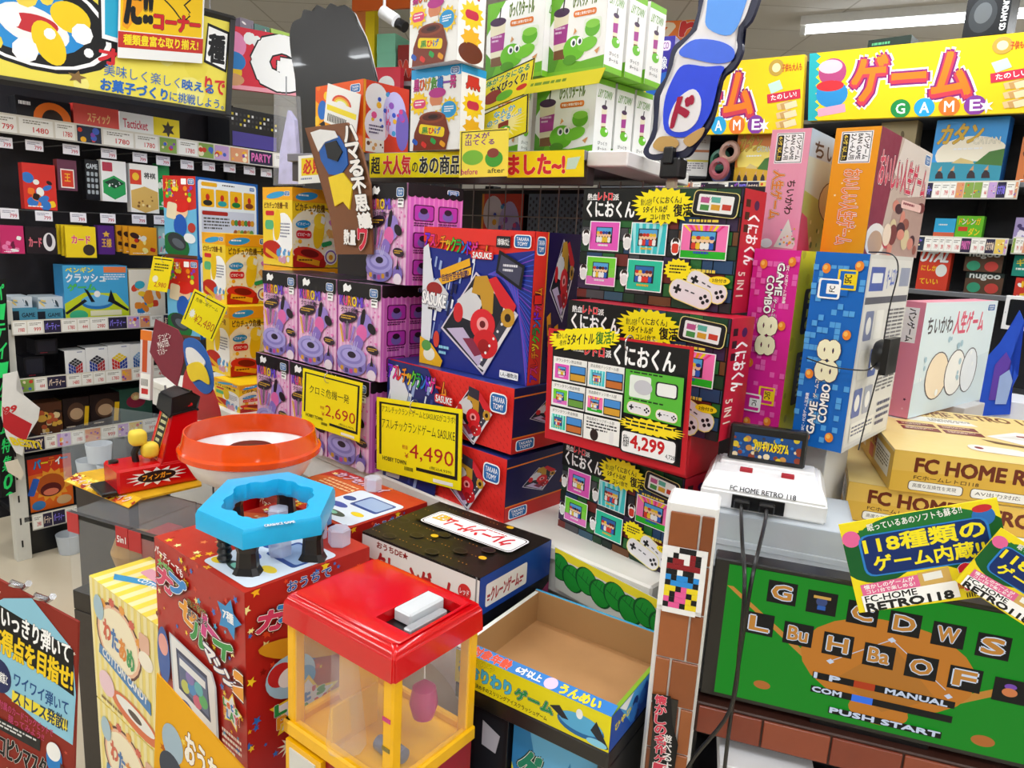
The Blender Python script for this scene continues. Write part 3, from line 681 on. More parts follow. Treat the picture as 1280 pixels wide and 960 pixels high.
def art_ban_or_side(a):
    a.r(0, 0, 1, 1, 'c8b4a8'); a.p([(0, 0), (.35, 0), (.2, 1), (0, 1)], '8c3048'); a.p([(.4, 0), (1, 0), (1, .4), (.7, .5), (.3, .3)], 'e0d4cc'); a.p([(.4, .5), (1, .4), (1, 1), (.3, 1)], 'b89a90')
    a.t('おいしい人生ゲーム', .05, .16, .9, .28, 'd8405c', .05, out='f8f4ec', ow=.09, out2='5c2c48', ow2=.13); tk(a, .85, .03, .12, .1)
    a.e(.15, .88, .17, .14, 'f2ece4'); a.e(.15, .9, .12, .1, 'c8a488')
    for i in range(16):
        r = random.Random(i); a.e(r.uniform(.25, .95), r.uniform(.52, .95), r.uniform(.04, .09), r.uniform(.04, .1), r.choice(['d88c7c', '7c3c3c', 'f0dcc8', 'c84858', '4c2c34', 'd8c8a0', '9c5c50']))
    a.rr(.5, .5, .42, .07, 'f0c8c0', .5); a.d(.54, .515, .34, .04, 1, '8c2c40', 3)
def art_ban_pk_side(a):
    a.r(0, 0, 1, 1, 'ccd8c8'); a.r(0, 0, 1, .22, 'b8d0e4'); a.t('ちいかわ', .08, .08, .8, .13, '3a2c30', .03); a.p([(0, .5), (1, .7), (1, 1), (0, 1)], 'b8c468'); a.p([(0, .68), (.1, .72), (.2, 1), (0, 1)], 'd85a78')
    a.e(.55, .55, .3, .2, '6a5040'); a.e(.55, .55, .285, .19, 'e8d498'); a.dots(.05, .75, .9, .2, 12, ['58803c', 'e8e8a0'], .02, 5)
def art_ban_bl_side(a):
    a.r(0, 0, 1, 1, 'd2e2ea'); a.p([(0, 0), (1, 0), (1, .5), (0, .7)], 'dcebf2'); a.t('ちいかわ', .06, .13, .32, .14, '3c3440', .04); a.t('人生ゲーム', .4, .09, .42, .2, 'd85070', .06, out='ffffff', ow=.1); tk(a, .85, .03, .12, .07)
    for x, w, c in ((.28, .15, 'f6e4c8'), (.52, .14, 'f4f4f2'), (.72, .12, 'e8eef6')): a.e(x, .66, w, .22, '4c4450'); a.e(x, .66, w - .012, .21, c)
    a.dots(.02, .3, .95, .65, 14, ['a8c8d8', 'f4f8fa'], .015, 7)
def art_ban_bl_spine(a): a.r(0, 0, 1, 1, 'e890a8'); a.r(.1, .05, .7, .3, 'ffffff'); a.rt('バンゲーム', .4, .06, .3, .28, '2a2420', bold=.04); a.dots(.1, .45, .8, .5, 5, ['4a1838', 'f0c0d0'], .06, 5, 1)

def art_pi_front(a):                                              # pirate barrel game carton
    a.r(0, 0, 1, 1, 'f4f4f2'); a.r(0, 0, 1, .09, '28a0e0')
    for i in range(8): a.e(.06 + i * .13, .09, .08, .03, '28a0e0', n=12)
    tk(a, .8, .025, .16, .08); a.m('黒ひげ危機一発', .06, .12, .86, .15, ['c83a8c', 'e85a2c', 'f0b428', '58a83c', '2878c8', '8a4cb8', 'c83a8c'], bold=.05, out='2c2024', ow=.1)
    a.dots(.02, .25, .96, .5, 8, ['fbe450', 'f8d030'], .05, 3, 1)
    a.b(.18, .42, .2, .15, 12, .72, 'f8d020'); a.rr(.06, .37, .26, .11, 'e0407c', .5); a.d(.1, .39, .18, .07, 2, 'ffffff', 4)
    a.b(.8, .52, .2, .16, 12, .72, 'f8d020'); a.e(.79, .52, .15, .1, '2898d4'); a.d(.7, .48, .18, .08, 3, 'ffffff', 6)
    a.e(.53, .38, .13, .1, 'd88a60'); a.e(.55, .31, .17, .06, 'b8348c'); a.rr(.46, .46, .16, .06, 'f0eee8', .3)
    a.p([(.2, .62), (.72, .58), (.82, .8), (.76, 1), (.08, 1), (.1, .78)], '7a3018'); a.e(.46, .6, .26, .07, '8c3c1c'); a.e(.46, .595, .2, .045, '5a2010'); a.e(.48, .595, .1, .025, '2c0c08')
    a.rr(.2, .7, .52, .12, 'f4d41c', .3, 8); a.m('黒ひげ', .26, .715, .4, .08, ['2c8c38', 'd83028', '2868c0', '2c8c38'], dy=.006, bold=.05)
    for i, c in enumerate(['2858b8', 'd83028', '28a048', 'e8a020']): a.rr(.06 + i * .19, .86 + (i % 2) * .04, .12, .06, c, .4, 30)
def art_pi_side(a): a.r(0, 0, 1, 1, 'f4f4f2'); a.r(0, 0, 1, .09, '28a0e0'); a.t('黒', .2, .12, .55, .14, 'd0302c', .06, out='2c1c1c', ow=.12); a.b(.5, .45, .45, .17, 12, .72, 'f8d020'); a.rr(.25, .4, .5, .1, 'c8304c', .5); a.b(.5, .72, .4, .13, 8, .7, 'f0b420'); a.e(.5, .88, .45, .12, '6a2c16'); a.dots(.1, .25, .8, .6, 5, ['f0c828'], .05, 4, 1)
def cup(a, cx, cy, s, q):
    a.p([(cx - .16 * s, cy - .3 * s * q), (cx + .16 * s, cy - .34 * s * q), (cx + .13 * s, cy + .4 * s * q), (cx - .12 * s, cy + .4 * s * q)], 'ece4c8')
    a.p([(cx - .15 * s, cy - .1 * s * q), (cx + .155 * s, cy - .14 * s * q), (cx + .14 * s, cy + .14 * s * q), (cx - .135 * s, cy + .16 * s * q)], 'a83c90'); a.e(cx, cy - .33 * s * q, .17 * s, .07 * s * q, '4a3050'); a.l(cx + .03 * s, cy - .36 * s * q, cx + .05 * s, cy - .55 * s * q, .004, '2c2c2c')
    a.p([(cx - .12 * s, cy + .26 * s * q), (cx + .13 * s, cy + .24 * s * q), (cx + .12 * s, cy + .4 * s * q), (cx - .12 * s, cy + .4 * s * q)], '7a5030')
def art_t_front(a):                                               # turtle game carton
    a.r(0, 0, 1, 1, 'f6f6f4'); a.p([(0, 0), (.32, 0), (.12, .25), (.0, .4)], '6cb42c'); a.p([(0, .7), (.3, .82), (.6, .86), (1, .82), (1, 1), (0, 1)], '6cb42c'); a.p([(0, .62), (.2, .8), (.1, 1), (0, 1)], '549824')
    cup(a, .2, .5, .85, .9); a.d(.1, .42, .18, .1, 2, 'e8c8e4', 3)
    a.t('びっくりタートル', .4, .04, .42, .18, '5c7818', .06, out='f6f6f4', ow=.08); a.rr(.42, .26, .4, .075, 'e07828', .4); a.t('甲羅と表情が変わる!', .45, .28, .34, .035, 'ffffff', .03)
    a.rr(.62, .37, .3, .25, 'e8f0e0', .15); a.e(.77, .49, .13, .1, '64b42c'); a.e(.77, .44, .12, .05, '86cc44')
    a.e(.47, .7, .2, .15, '6cc02c'); a.e(.7, .67, .17, .08, '78c838', -12); a.e(.45, .63, .05, .05, 'ffffff'); a.e(.455, .635, .025, .03, '2c3c48'); a.e(.56, .62, .05, .05, 'ffffff'); a.e(.565, .625, .025, .03, '2c3c48'); a.e(.4, .83, .12, .06, '549824')
    a.p([(.46, .46), (.5, .5), (.44, .54)], 'd89a60'); a.p([(.83, .76), (.92, .72), (.88, .8)], 'd89a60'); a.r(0, .95, 1, .05, '7cc030')
def art_t_side(a):
    a.r(0, 0, 1, 1, 'f2f2f0'); a.r(0, 0, 1, .07, '7cc030'); a.r(0, .93, 1, .07, '7cc030')
    a.t('LRY TOWN', .12, .13, .72, .1, '5c9428', .03, skew=.3); cup(a, .48, .47, .9, .45); a.e(.55, .64, .22, .06, '6cc02c'); a.e(.66, .62, .07, .02, 'ffffff'); a.t('びっくり', .25, .76, .5, .045, '3c3c3c', .02); a.t('タートル', .25, .83, .5, .045, '3c3c3c', .02)
def art_ob_front(a): a.r(0, 0, 1, 1, 'e85a18'); a.p([(0, .2), (.4, .5), (.1, 1), (0, 1)], 'f8a81c'); a.e(.15, .35, .1, .14, '2c70c8'); tk(a, .74, .05, .2, .12); a.p([(.08, .55), (.2, .5), (.22, .62)], '1c1c24'); a.dots(0, 0, 1, 1, 14, ['f8c830', 'c8281c', 'f07818'], .05, 3)
def art_ob_side(a):
    a.r(0, 0, 1, 1, 'd83a1c'); a.r(0, 0, .05, 1, 'f0a020'); a.e(.28, .22, .24, .2, 'f0ecf0'); a.e(.3, .6, .27, .24, 'ece4f0'); a.e(.68, .4, .26, .32, 'c8c0f0'); a.e(.86, .6, .15, .3, '7a68c0')
    a.dots(.1, .1, .8, .6, 18, ['3c58c8', 'e04c8c', '48a0d8', 'f0b428', '9c5cc8'], .05, 8); a.d(.12, .6, .3, .14, 3, '58486c', 3); a.r(.05, .8, .4, .18, 'f0e8e0'); a.dots(.08, .82, .34, .12, 6, ['6c4028', 'd8a060'], .03, 2); a.t('パーティー', .48, .3, .1, .5, 'e8306c', .04)

# ------------------------------------------------------------------ cartons on the deck
u42 = np.array([math.cos(math.radians(42)), -math.sin(math.radians(42)), 0]); v42 = np.array([math.sin(math.radians(42)), math.cos(math.radians(42)), 0])
def P3(x, y, z): return (x, y, H + z)

def along(x, y, yaw, d): return x + math.cos(math.radians(yaw)) * d, y - math.sin(math.radians(yaw)) * d
KA = {'front': art_k_front, 'right': art_k_side}
KD, KC = (.17, .232, .16), {'all': 'e49ad4', 'top': '1a141c', 'right': 'd868c8'}
def kbox(x, y, z, yaw, label): return carton('barrel_game_carton', label, 'box', P3(x, y, z), yaw, KD, KC, KA, 'pink and purple barrel game cartons', key='k')
kbox(-.377, 1.816, -.118, 47, 'pink barrel game carton standing alone on the top of the pink row, side panel showing')
for i, t in enumerate(('next to the yellow cartons', 'in the middle of three', 'touching the standing red obstacle game carton')):
    kbox(*along(-.716, 2.04, 40.5, i * .177), -.354, 40.5, 'pink barrel game carton in the upper row, ' + t)
for i, t in enumerate(('behind the orange bowl', 'behind the 2,690 price card', 'between the two large yellow price cards')):
    kbox(*along(-.742, 2.052, 40.5, i * .177), -.59, 40.5, 'pink barrel game carton in the bottom row, ' + t)
PA = {'front': art_p_left, 'right': art_p_front}; PD, PC = (.17, .232, .157), {'all': 'fbd21c'}
def pbox(x, y, z, yaw, label, d=PD): return carton('barrel_game_carton', label, 'box', P3(x, y, z), yaw, d, PC, PA, 'yellow barrel game cartons', key='p')
pbox(-.8, 2.283, -.116, 42, 'yellow barrel game carton standing on top of the pink cartons')
pbox(-.8, 2.283, -.351, 42, 'yellow barrel game carton hidden behind the upper pink row'); pbox(-.8, 2.283, -.59, 42, 'yellow barrel game carton hidden behind the bottom pink row')
pbox(-1.093, 2.515, -.264, 42, 'yellow barrel game carton on top of the yellow stack beside the red and blue cartons')
pbox(-1.06, 2.45, -.497, 42, 'yellow barrel game carton in the middle of the yellow stack under the top one')
pbox(-.99, 2.34, -.59, 42, 'low yellow carton at the foot of the yellow stack, behind the orange bowl', (.172, .09, .15))
MA = {'front': art_m_front, 'right': art_m_side}
carton('running_game_carton', 'upper red and blue game carton with picture panels, on top of its twin', 'box', P3(-1.48, 3.05, -.15), 19, (.168, .33, .378), {'all': '1f62b4', 'front': '6cb8e0'}, MA, 'red and blue game cartons', key='m')
carton('running_game_carton', 'lower red and blue game carton under its twin, behind the small yellow price tag', 'box', P3(-1.47, 3.03, -.482), 19, (.168, .33, .378), {'all': '1f62b4', 'front': '6cb8e0'}, MA, 'red and blue game cartons', key='m')
carton('riser_box', 'plain dark stand under the red and blue game cartons', 'stand', (-1.47, 3.03, 0), 19, (.168, H - .483, .378), '3a3634')
carton('obstacle_game_carton', 'red and blue obstacle game carton standing upright with the toy pictured on its face', 'box', P3(-.219, 1.69, -.297), 41.2, (.332, .316, .152), {'all': 'e2342a', 'right': '241848'}, {'front': art_s_front, 'right': art_s_spine})
SA = {'front': art_s_lid, 'right': art_s_lidside}
carton('obstacle_game_carton', 'red obstacle game carton lying flat directly under the upright one', 'box', P3(-.296, 1.717, -.438), 42.5, (.41, .14, .27), {'all': 'd83028', 'right': '1c1848', 'top': '2a3c8c'}, SA, key='s')
carton('obstacle_game_carton', 'red obstacle game carton lying lowest of its stack on the white deck', 'box', P3(-.303, 1.717, -.59), 42.5, (.41, .14, .27), {'all': 'd83028', 'right': '1c1848', 'top': '2a3c8c'}, SA, key='s')
KUA = {'front': art_ku_front, 'right': art_ku_side}; KUC = {'all': '1a1c1c', 'right': 'c01c34', 'top': 'c01c34'}
carton('console_carton', 'black retro console carton with game pictures, topmost of its stack', 'box', P3(.125, 1.49, -.106), 41, (.335, .214, .09), KUC, KUA, 'black retro console cartons', key='ku')
carton('console_carton', 'black retro console carton behind the red-edged console price board', 'box', P3(.104, 1.409, -.318), 41, (.335, .21, .09), KUC, KUA, 'black retro console cartons', key='ku')
carton('console_carton', 'retro console carton lying flat with its red side out, under the black ones', 'box', P3(.10, 1.425, -.398), 43, (.298, .0795, .11), {'all': 'c41e2c'}, None, 'black retro console cartons')
carton('console_carton', 'black retro console carton standing on the white deck behind the leaf strip', 'box', P3(.117, 1.448, -.59), 48, (.30, .19, .085), KUC, KUA, 'black retro console cartons', key='ku')
# right hand stack: riser counter, tall spines, board games
g = unit('side_counter', DECK, 'white counter under the console cartons beside the gondola', 'counter')
ubox('counter_top', g, WHITEM, (.40, .236, H - .5), (1.35, .8, H - .472), .002); ubox('counter_body', g, M('cabinet_white'), (.41, .246, 0), (1.33, .78, H - .5))
carton('riser_box', 'plain white carton under the tall pink and blue console cartons', 'box', P3(.444, 1.351, -.472), 41, (.165, .1515, .13), 'dcdad6')
carton('game_console_carton', 'tall magenta console carton with white lettering down its spine', 'box', P3(.421, 1.316, -.321), 39, (.082, .33, .218), {'all': 'e0249a', 'right': 'e8dc24'}, {'front': art_g_pink, 'right': art_g_yside})
carton('game_console_carton', 'tall blue console carton with white lettering and a grey printed side', 'box', P3(.495, 1.227, -.321), 41.6, (.085, .33, .26), {'all': '1468c4', 'right': 'd6d4d0'}, {'front': art_g_blue, 'right': art_g_side})
carton('board_game_box', 'orange board game box standing on the tall blue console carton', 'box', P3(.571, 1.4, .010), 40.6, (.078, .224, .40), {'all': 'f5a012', 'right': 'c8b4a8'}, {'front': art_ban_or, 'right': art_ban_or_side})
carton('board_game_box', 'pink board game box standing on the tall magenta console carton', 'box', P3(.47, 1.45, .010), 38.8, (.074, .223, .36), {'all': 'f0a0b8', 'right': 'ccd8c8'}, {'front': art_ban_pk, 'right': art_ban_pk_side})
carton('board_game_box', 'rose-spined board game box with a pale blue side behind the gold console boxes', 'box', P3(.800, 1.515, -.322), 50, (.05, .243, .42), {'all': 'e890a8', 'right': 'd2e2ea'}, {'front': art_ban_bl_spine, 'right': art_ban_bl_side})
carton('riser_box', 'plain pale carton propping the rose-spined board game box', 'box', P3(.975, 1.695, -.472), 50, (.1, .1505, .13), 'c8c4c4')
# upper shelf
PIA = {'front': art_pi_front, 'right': art_pi_side}; PIC = {'all': 'f4f4f2', 'top': '28a0e0'}
for i, (x, y, z, a, t) in enumerate(((-.298, 1.942, .21, 38, 'lower of the pirate stack, standing on the pale shelf'), (-.302, 1.92, .407, 41.5, 'upper of the pirate stack'))):
    carton('pirate_game_carton', 'white barrel pirate game carton, ' + t, 'box', P3(x, y, z), a, (.172, .196, .09), PIC, PIA, 'pirate barrel game cartons', key='pi')
carton('party_game_carton', 'orange party game carton behind the price paper, beside the pirate cartons', 'box', P3(-.607, 2.176, .21), 42, (.228, .186, .155), {'all': 'e85a18'}, {'front': art_ob_front, 'right': art_ob_side})
TA = {'front': art_t_front, 'right': art_t_side}; TCC = {'all': 'f4f4f2', 'top': '7cc030', 'bottom': '7cc030'}
def tbox(x, y, z, yaw, label, whd=(.2, .194, .075)): return carton('turtle_game_carton', label, 'box', P3(x, y, z), yaw, whd, TCC, TA, 'green and white turtle game cartons', key='t')
b = np.array([.168, 1.888]) ; v = np.array([math.sin(math.radians(44)), math.cos(math.radians(44))]); uu = np.array([math.cos(math.radians(44)), -math.sin(math.radians(44))])
for k, t in enumerate(('first', 'second', 'third', 'rearmost')):
    q = b - uu * .2 + v * k * .084; tbox(q[0], q[1], .21, 44, 'white and green turtle game carton, %s of the lower row from the yellow cards' % t)
b = np.array([.168, 1.82])
for k, t in enumerate(('first', 'second', 'third')):
    q = b - uu * .17 + v * k * .085; tbox(q[0], q[1], .407, 41, 'white and green turtle game carton, %s of the upper row beside the penguin-blue cutout' % t, (.17, .194, .078))
tbox(-.118, 2.05, .407, 41, 'white and green turtle game carton beside the pirate cartons, on the upper row', (.196, .194, .15))
tbox(-.118, 2.05, .21, 41, 'white and green turtle game carton behind the hanging yellow cards', (.13, .194, .05))

def mesh_art(a):
    a.r(0, 0, 1, 1, '6c8090'); [a.e(.02 + i * .03, .05 + j * .07 + (i % 2) * .035, .009, .02, '2a3642', n=6) for i in range(33) for j in range(8)]; a.p([(0, .5), (.35, .62), (.7, .8), (1, .55), (1, 1), (0, 1)], 'e8e8e8'); a.p([(.0, .45), (.35, .58), (.7, .76), (1, .5), (1, .56), (.7, .82), (.35, .64), (0, .52)], '10141c'); a.e(.14, .75, .09, .14, 'a03038'); a.e(.34, .72, .05, .08, '3080c0'); a.r(.85, .0, .06, .4, '9c3028'); a.r(.05, .9, .8, .1, 'e0dcd4'); a.r(.04, .9, .1, .1, 'd8b020'); a.d(.18, .92, .62, .05, 1, '3c3c40')
q = np.array([0, 1.425]) + v42[:2] * .64
for x, w, c, t in ((-.55, .42, mesh_art, 'dark mesh-print box behind the wire grid'), (-.75, .18, art_ob_side, 'brown box behind the wire grid beside the mesh-print one')):
    p = q + u42[:2] * x; carton('stored_box', t, 'box', (p[0], p[1], ZD + .45), 42, (w, .28, .1), '38302c', {'front': c})
p = q + u42[:2] * -.8; carton('riser_box', 'plain dark box under the boxes behind the wire grid', 'box', (p[0], p[1], ZD + .0005), 42, (.7, .448, .1), '2c2422')
# ------------------------------------------------------------------ goods on the shelf across the aisle
BOARDS_L, BOARDS_R = [.92] + [z - .01 for z in lv], (.325, .11, -.11)
def pbx(pl, name, label, cat, x0, y0, x1, y1, off, depth, cols, arts=None, group=None, rot=0):
    """a box whose front fills the picture rectangle x0..x1, y0..y1 on the plane, off behind it"""
    q = back(pl, off); xm, ym = (x0 + x1) / 2, (y0 + y1) / 2
    L, R = onpl((x0, ym), q), onpl((x1, ym), q); T, B = onpl((xm, y0), q), onpl((xm, y1), q)
    if off > 0 and name != 'hanging_game_pack':                       # goods stand on the boards of their shelf and stay below the one above
        for zb in (BOARDS_L if pl is LSH else BOARDS_R if pl is RSH else ()):
            if abs(B[2] - H - zb) < .047: B[2] = H + zb
        if pl is RSH and B[2] < H + .55: T[2] = min(T[2], H + .587)
    return carton(name, label, cat, (L[0], L[1], B[2]), math.degrees(pl[1]) + rot, (float(np.hypot(*(R - L)[:2])), float(T[2] - B[2]), depth), cols, arts, group)
def blob_art(bg, cols, n=10, seed=1, title=None, tc='ffffff', oc='222222'):
    def fn(a):
        a.r(0, 0, 1, 1, bg); r = random.Random(seed)
        for i in range(n):
            x, y, c = r.uniform(.12, .88), r.uniform(.3, .9), r.choice(cols)
            if i % 3 == 0: a.rr(x - .1, y - .07, .2, .14, c, .3, r.uniform(-20, 20))
            else: a.e(x, y, r.uniform(.06, .2), r.uniform(.04, .12), c, r.uniform(0, 90))
        if title: a.t(title, .08, .07, .84, .2, tc, .05, out=oc, ow=.1)
        a.d(.1, .92, .7, .05, 1, 'ffffff', seed)
    return fn
def rail_art(seed, big=False):
    def fn(a):
        a.r(0, 0, 1, 1, 'e2ddd0'); r = random.Random(seed); X = .005
        while X < .985:
            w = min(r.uniform(.05, .09), .99 - X); k = r.random()
            if k < .55:
                a.r(X, .1, w, .82, 'f6f4ee'); a.d(X + w * .12, .2, w * .76, .22, 2, '8a8478', seed); a.t(str(r.choice([999, 444, 799, 1980, 1480, 2980, 1780])), X + w * .4, .52, w * .46, .26, 'd02c2c', .02)
            elif k < .8:
                a.r(X, .08, w, .86, r.choice(['e8c860', '2c3448', 'c8a4d8', 'e09a70', '88a850'])); a.dots(X + w * .1, .2, w * .8, .6, 6, ['d8402c', 'f4e8c0', '4868c8', '8a4cb0', 'f0b428'], .008, seed + int(X * 99))
            else:
                a.r(X, .08, w * 1.2, .86, '2a2440'); a.t(r.choice(['パーティー', 'PARTY', 'おすすめ']), X + w * .1, .25, w, .5, r.choice(['8c7cf0', 'f0d8c0', 'd86cb0']), .05); X += w * .2
            X += w + .006
        a.r(0, .93, 1, .07, 'bcb8b0')
    return fn
def lrail(pl, x0, y0, x1, y1, hh, seed, label, unitcat='price rail'):
    """a clear price rail: top edge from picture point (x0, y0) to (x1, y1), hh tall"""
    A, B = onpl((x0, y0), back(pl, -.012)), onpl((x1, y1), back(pl, -.012)); B[2] = A[2]; d = np.array([0, 0, hh])
    return panel('price_rail', label, 'price rail', [A, B, B - d, A - d], rail_art(seed), .004, 'e2ddd0', 'price rails')
lrail(LSH, -14, 138, 372, 200, .075, 3, 'white price rail along the top of the aisle shelf, under the red stick box')
lrail(LSH, 14, 401, 250, 383, .06, 4, 'price rail below the blue and yellow ice game box')
lrail(LSH, 20, 474, 250, 440, .06, 5, 'price rail below the white cube puzzle boxes')
lrail(LSH, 28, 548, 250, 503, .065, 6, 'price rail below the two dark bear-brown boxes')
lrail(LSH, 40, 644, 200, 600, .07, 7, 'lowest price rail, below the framed orange party game')
PEGROW = 'small white peg price tags'
def tagart(a): a.r(0, 0, 1, 1, 'eceaf2'); a.d(.1, .2, .7, .3, 2, '8a86a0', 3); a.t('799', .5, .5, .4, .35, 'c85a6c', .03)
def pegtag(x, y, w=22, h=13):
    c = onpl((x, y), back(LSH, .02)); a = LSH[1]; ux = np.array([math.cos(a), -math.sin(a), 0])
    W, Hh = .062, .04; tl = c - ux * W / 2 + np.array([0, 0, Hh / 2])
    o = panel('peg_tag', 'small white price tag on the end of a peg on the aisle shelf', 'price tag', [tl, tl + ux * W, tl + ux * W - [0, 0, Hh], tl - [0, 0, Hh]], tagart, .002, 'eceaf2', PEGROW)
    bmobj('peg', tube([np.array([0, 0, Hh]) + ux * W / 2 + np.array([math.sin(a), math.cos(a), 0]) * .004, np.array([0, 0, Hh]) + ux * W / 2 + np.array([math.sin(a), math.cos(a), 0]) * .27], .0025, 6), GREYM, o)
for x, y in ((4, 178), (43, 182), (89, 187), (136, 192), (175, 197), (204, 201), (234, 206), (261, 208), (287, 210), (312, 213), (333, 216), (12, 267), (55, 270), (98, 272), (135, 273), (174, 274), (201, 275)): pegtag(x, y)
G1_ = 'card games hanging on the aisle shelf'
def hang(label, x0, y0, x1, y1, cols, art, off=.03, dep=.04): return pbx(LSH, 'hanging_game_pack', label, 'game', x0, y0, x1, y1, off, dep, cols, {'front': art}, G1_)
hang('red and yellow hanging game box with a heart-shaped window', 29, 205, 70, 262, 'c8302c', blob_art('d8342c', ['f5c828', '2a1a18', 'f0f0e8', '3878c8', 'f07a28'], 14, 2))
hang('small red card pack in a clear bag on a peg', 72, 200, 96, 238, '8a3c40', lambda a: (a.r(0, 0, 1, 1, '6a3a50'), a.r(.15, .3, .7, .62, 'f0e8e0'), a.r(.2, .34, .6, .54, 'd8402c'), a.t('王', .35, .45, .3, .25, 'f0b030', .05)))
hang('slim black hanging game with rows of icons', 107, 200, 124, 250, '16161c', lambda a: (a.r(0, 0, 1, 1, '16161c'), a.t('GAME', .1, .1, .8, .12, 'c8d0d8', .05), [a.rr(.1 + .3 * (i % 3), .3 + .15 * (i // 3), .2, .1, 'a8b0b8', .3) for i in range(12)]), .05)
hang('white and green hexagon board game pack on a peg', 127, 201, 158, 252, 'e8e8e8', lambda a: (a.r(0, 0, 1, 1, 'eeeeee'), a.rr(.05, .05, .4, .22, 'b83a50', .1), a.p([(.05, .5), (.5, .36), (.95, .5), (.95, .8), (.5, .95), (.05, .8)], '2c9c54'), a.p([(.1, .54), (.5, .42), (.9, .54), (.5, .68)], '1c3c2c'), a.dots(.2, .48, .6, .15, 8, ['e8e8e8', '2a2a2a'], .04)))
hang('white and sand hexagon shogi pack on a peg', 163, 206, 198, 266, 'e8e8e8', lambda a: (a.r(0, 0, 1, 1, 'f2f0ec'), a.r(0, .12, .4, .3, 'd8402c'), a.e(.2, .26, .12, .08, 'f0c030'), a.t('将棋', .5, .16, .4, .12, '2a2a2a', .05), a.p([(.02, .55), (.5, .45), (.98, .55), (.98, .9), (.5, 1), (.02, .9)], 'd8b060'), a.dots(.15, .58, .7, .3, 8, ['8a5c28', 'f0dca0'], .05)))
hang('green edged game pack half behind the red and blue carton', 197, 205, 212, 262, '1c8c44', blob_art('1f9a50', ['e8f0e0', '0c4c28'], 6, 9), .06)
hang('pink card pack in the second peg row', 1, 282, 30, 317, 'c02c6c', blob_art('c8306c', ['f0f0f0', 'e880b0', '6c1c40'], 8, 3))
hang('black card pack with pink lettering beside the pink pack', 32, 284, 71, 317, '2a2028', lambda a: (a.r(0, 0, 1, 1, '241c24'), a.t('カード', .1, .4, .4, .35, 'd86c7c', .06), a.e(.75, .55, .2, .35, 'e8e4e8'), a.e(.75, .5, .1, .25, '38303c')))
for i, t in enumerate(('hindmost', 'middle', 'front')): hang('yellow card pack, %s of three on one peg' % t, 72 + i * 5, 281 + i, 104 + i * 8, 318 + i * 2, 'f2d020', lambda a: (a.r(0, 0, 1, 1, 'f5d628'), a.t('カード', .2, .3, .6, .25, 'e8487c', .06, out='ffffff', ow=.1), a.e(.75, .75, .2, .18, '3c3430')), .09 - i * .03, .015)
hang('purple card pack with a gold crown', 123, 282, 143, 318, '5c2c88', lambda a: (a.r(0, 0, 1, 1, '54287c'), a.t('王様', .2, .45, .6, .3, 'e0b040', .05), a.b(.5, .3, .25, .12, 5, .5, 'e0b040')))
for i, t in enumerate(('hindmost', 'middle', 'front')): hang('orange card pack, %s of three on one peg' % t, 146 + i * 8, 282 + i, 176 + i * 10, 315 + i * 2, 'e8a028', blob_art('f0a828', ['c83028', 'f8e890', '3c2420', 'f0ece0'], 9, 4), .09 - i * .03, .015)
hang('pale teal card pack half behind the red and blue cartons', 198, 283, 210, 318, 'a8d0d0', blob_art('a8d4d4', ['f0f0f0', 'd880a0', '488890'], 6, 5), .04)
S1_ = 'boxes on the aisle shelf'
for x0, y0, x1, y1, t in ((14, 385, 47, 404, 'under the silver one by the post'), (47, 386, 79, 401, 'beside the ice game box')):
    pbx(LSH, 'small_game_box', 'flat blue and black game box, ' + t, 'box', x0, y0, x1, y1, .03, .12, '3c7c98', {'front': lambda a: (a.r(0, 0, 1, 1, '4c94b0'), a.r(0, .2, .3, .8, '1c2430'), a.t('GAME', .4, .35, .5, .3, '1c2c3c', .04))}, S1_)
for x0, y0, x1, y1, t in ((14, 371, 40, 385, 'by the post'), (48, 371, 79, 386, 'nearer the ice game')):
    pbx(LSH, 'small_game_box', 'flat pale silver game box on a blue one, ' + t, 'box', x0, y0, x1, y1, .05, .12, 'c8d4dc', {'front': blob_art('d4dce4', ['3c4c58', 'f0d070', 'ffffff', '88a0b0'], 7, 6)}, S1_)
def ice_front(a):
    a.r(0, 0, 1, 1, '48a8dc'); a.p([(0, .7), (.3, .5), (.8, .52), (1, .8), (1, 1), (0, 1)], 'c8d828'); a.t('ペンギン', .04, .03, .42, .1, 'f0e850', .05, out='1c5c9c', ow=.1); a.t('クラッシュ', .04, .15, .6, .16, 'e8f4fc', .06, out='1c6cb0', ow=.12); a.t('ゲーム', .06, .34, .42, .12, '58c85c', .06, out='1c4c6c', ow=.12); a.r(.62, .02, .36, .11, 'f08048'); a.d(.62, .16, .34, .12, 3, 'f0f0f8', 3)
    a.e(.5, .68, .26, .14, '2c78c0'); a.e(.5, .65, .24, .11, '6cb8e8'); a.e(.5, .53, .05, .06, 'f4f4f4'); a.p([(.3, .42), (.36, .46), (.46, .68), (.4, .68)], '1c1c24'); a.p([(.72, .45), (.66, .68), (.72, .7), (.98, .88), (1, .84), (.78, .66)], '1c1c24'); a.p([(.3, .62), (.34, .66), (.02, .9), (0, .86)], '1c1c24'); a.e(.2, .92, .14, .1, '40b888'); a.r(.38, .84, .5, .1, 'f0ecc8')
pbx(LSH, 'ice_game_box', 'blue and yellow ice breaking game box standing on the aisle shelf', 'box', 80, 332, 160, 399, .03, .1, '3c90c8', {'front': ice_front}, S1_)
pbx(LSH, 'small_game_box', 'white and orange game box with a blue oval beside the ice game', 'box', 162, 337, 206, 394, .03, .1, 'e8d8b0', {'front': blob_art('f0e8d8', ['f09030', '2c80c8', '40b0c8', 'f4c830', 'e04830'], 14, 8)}, S1_)
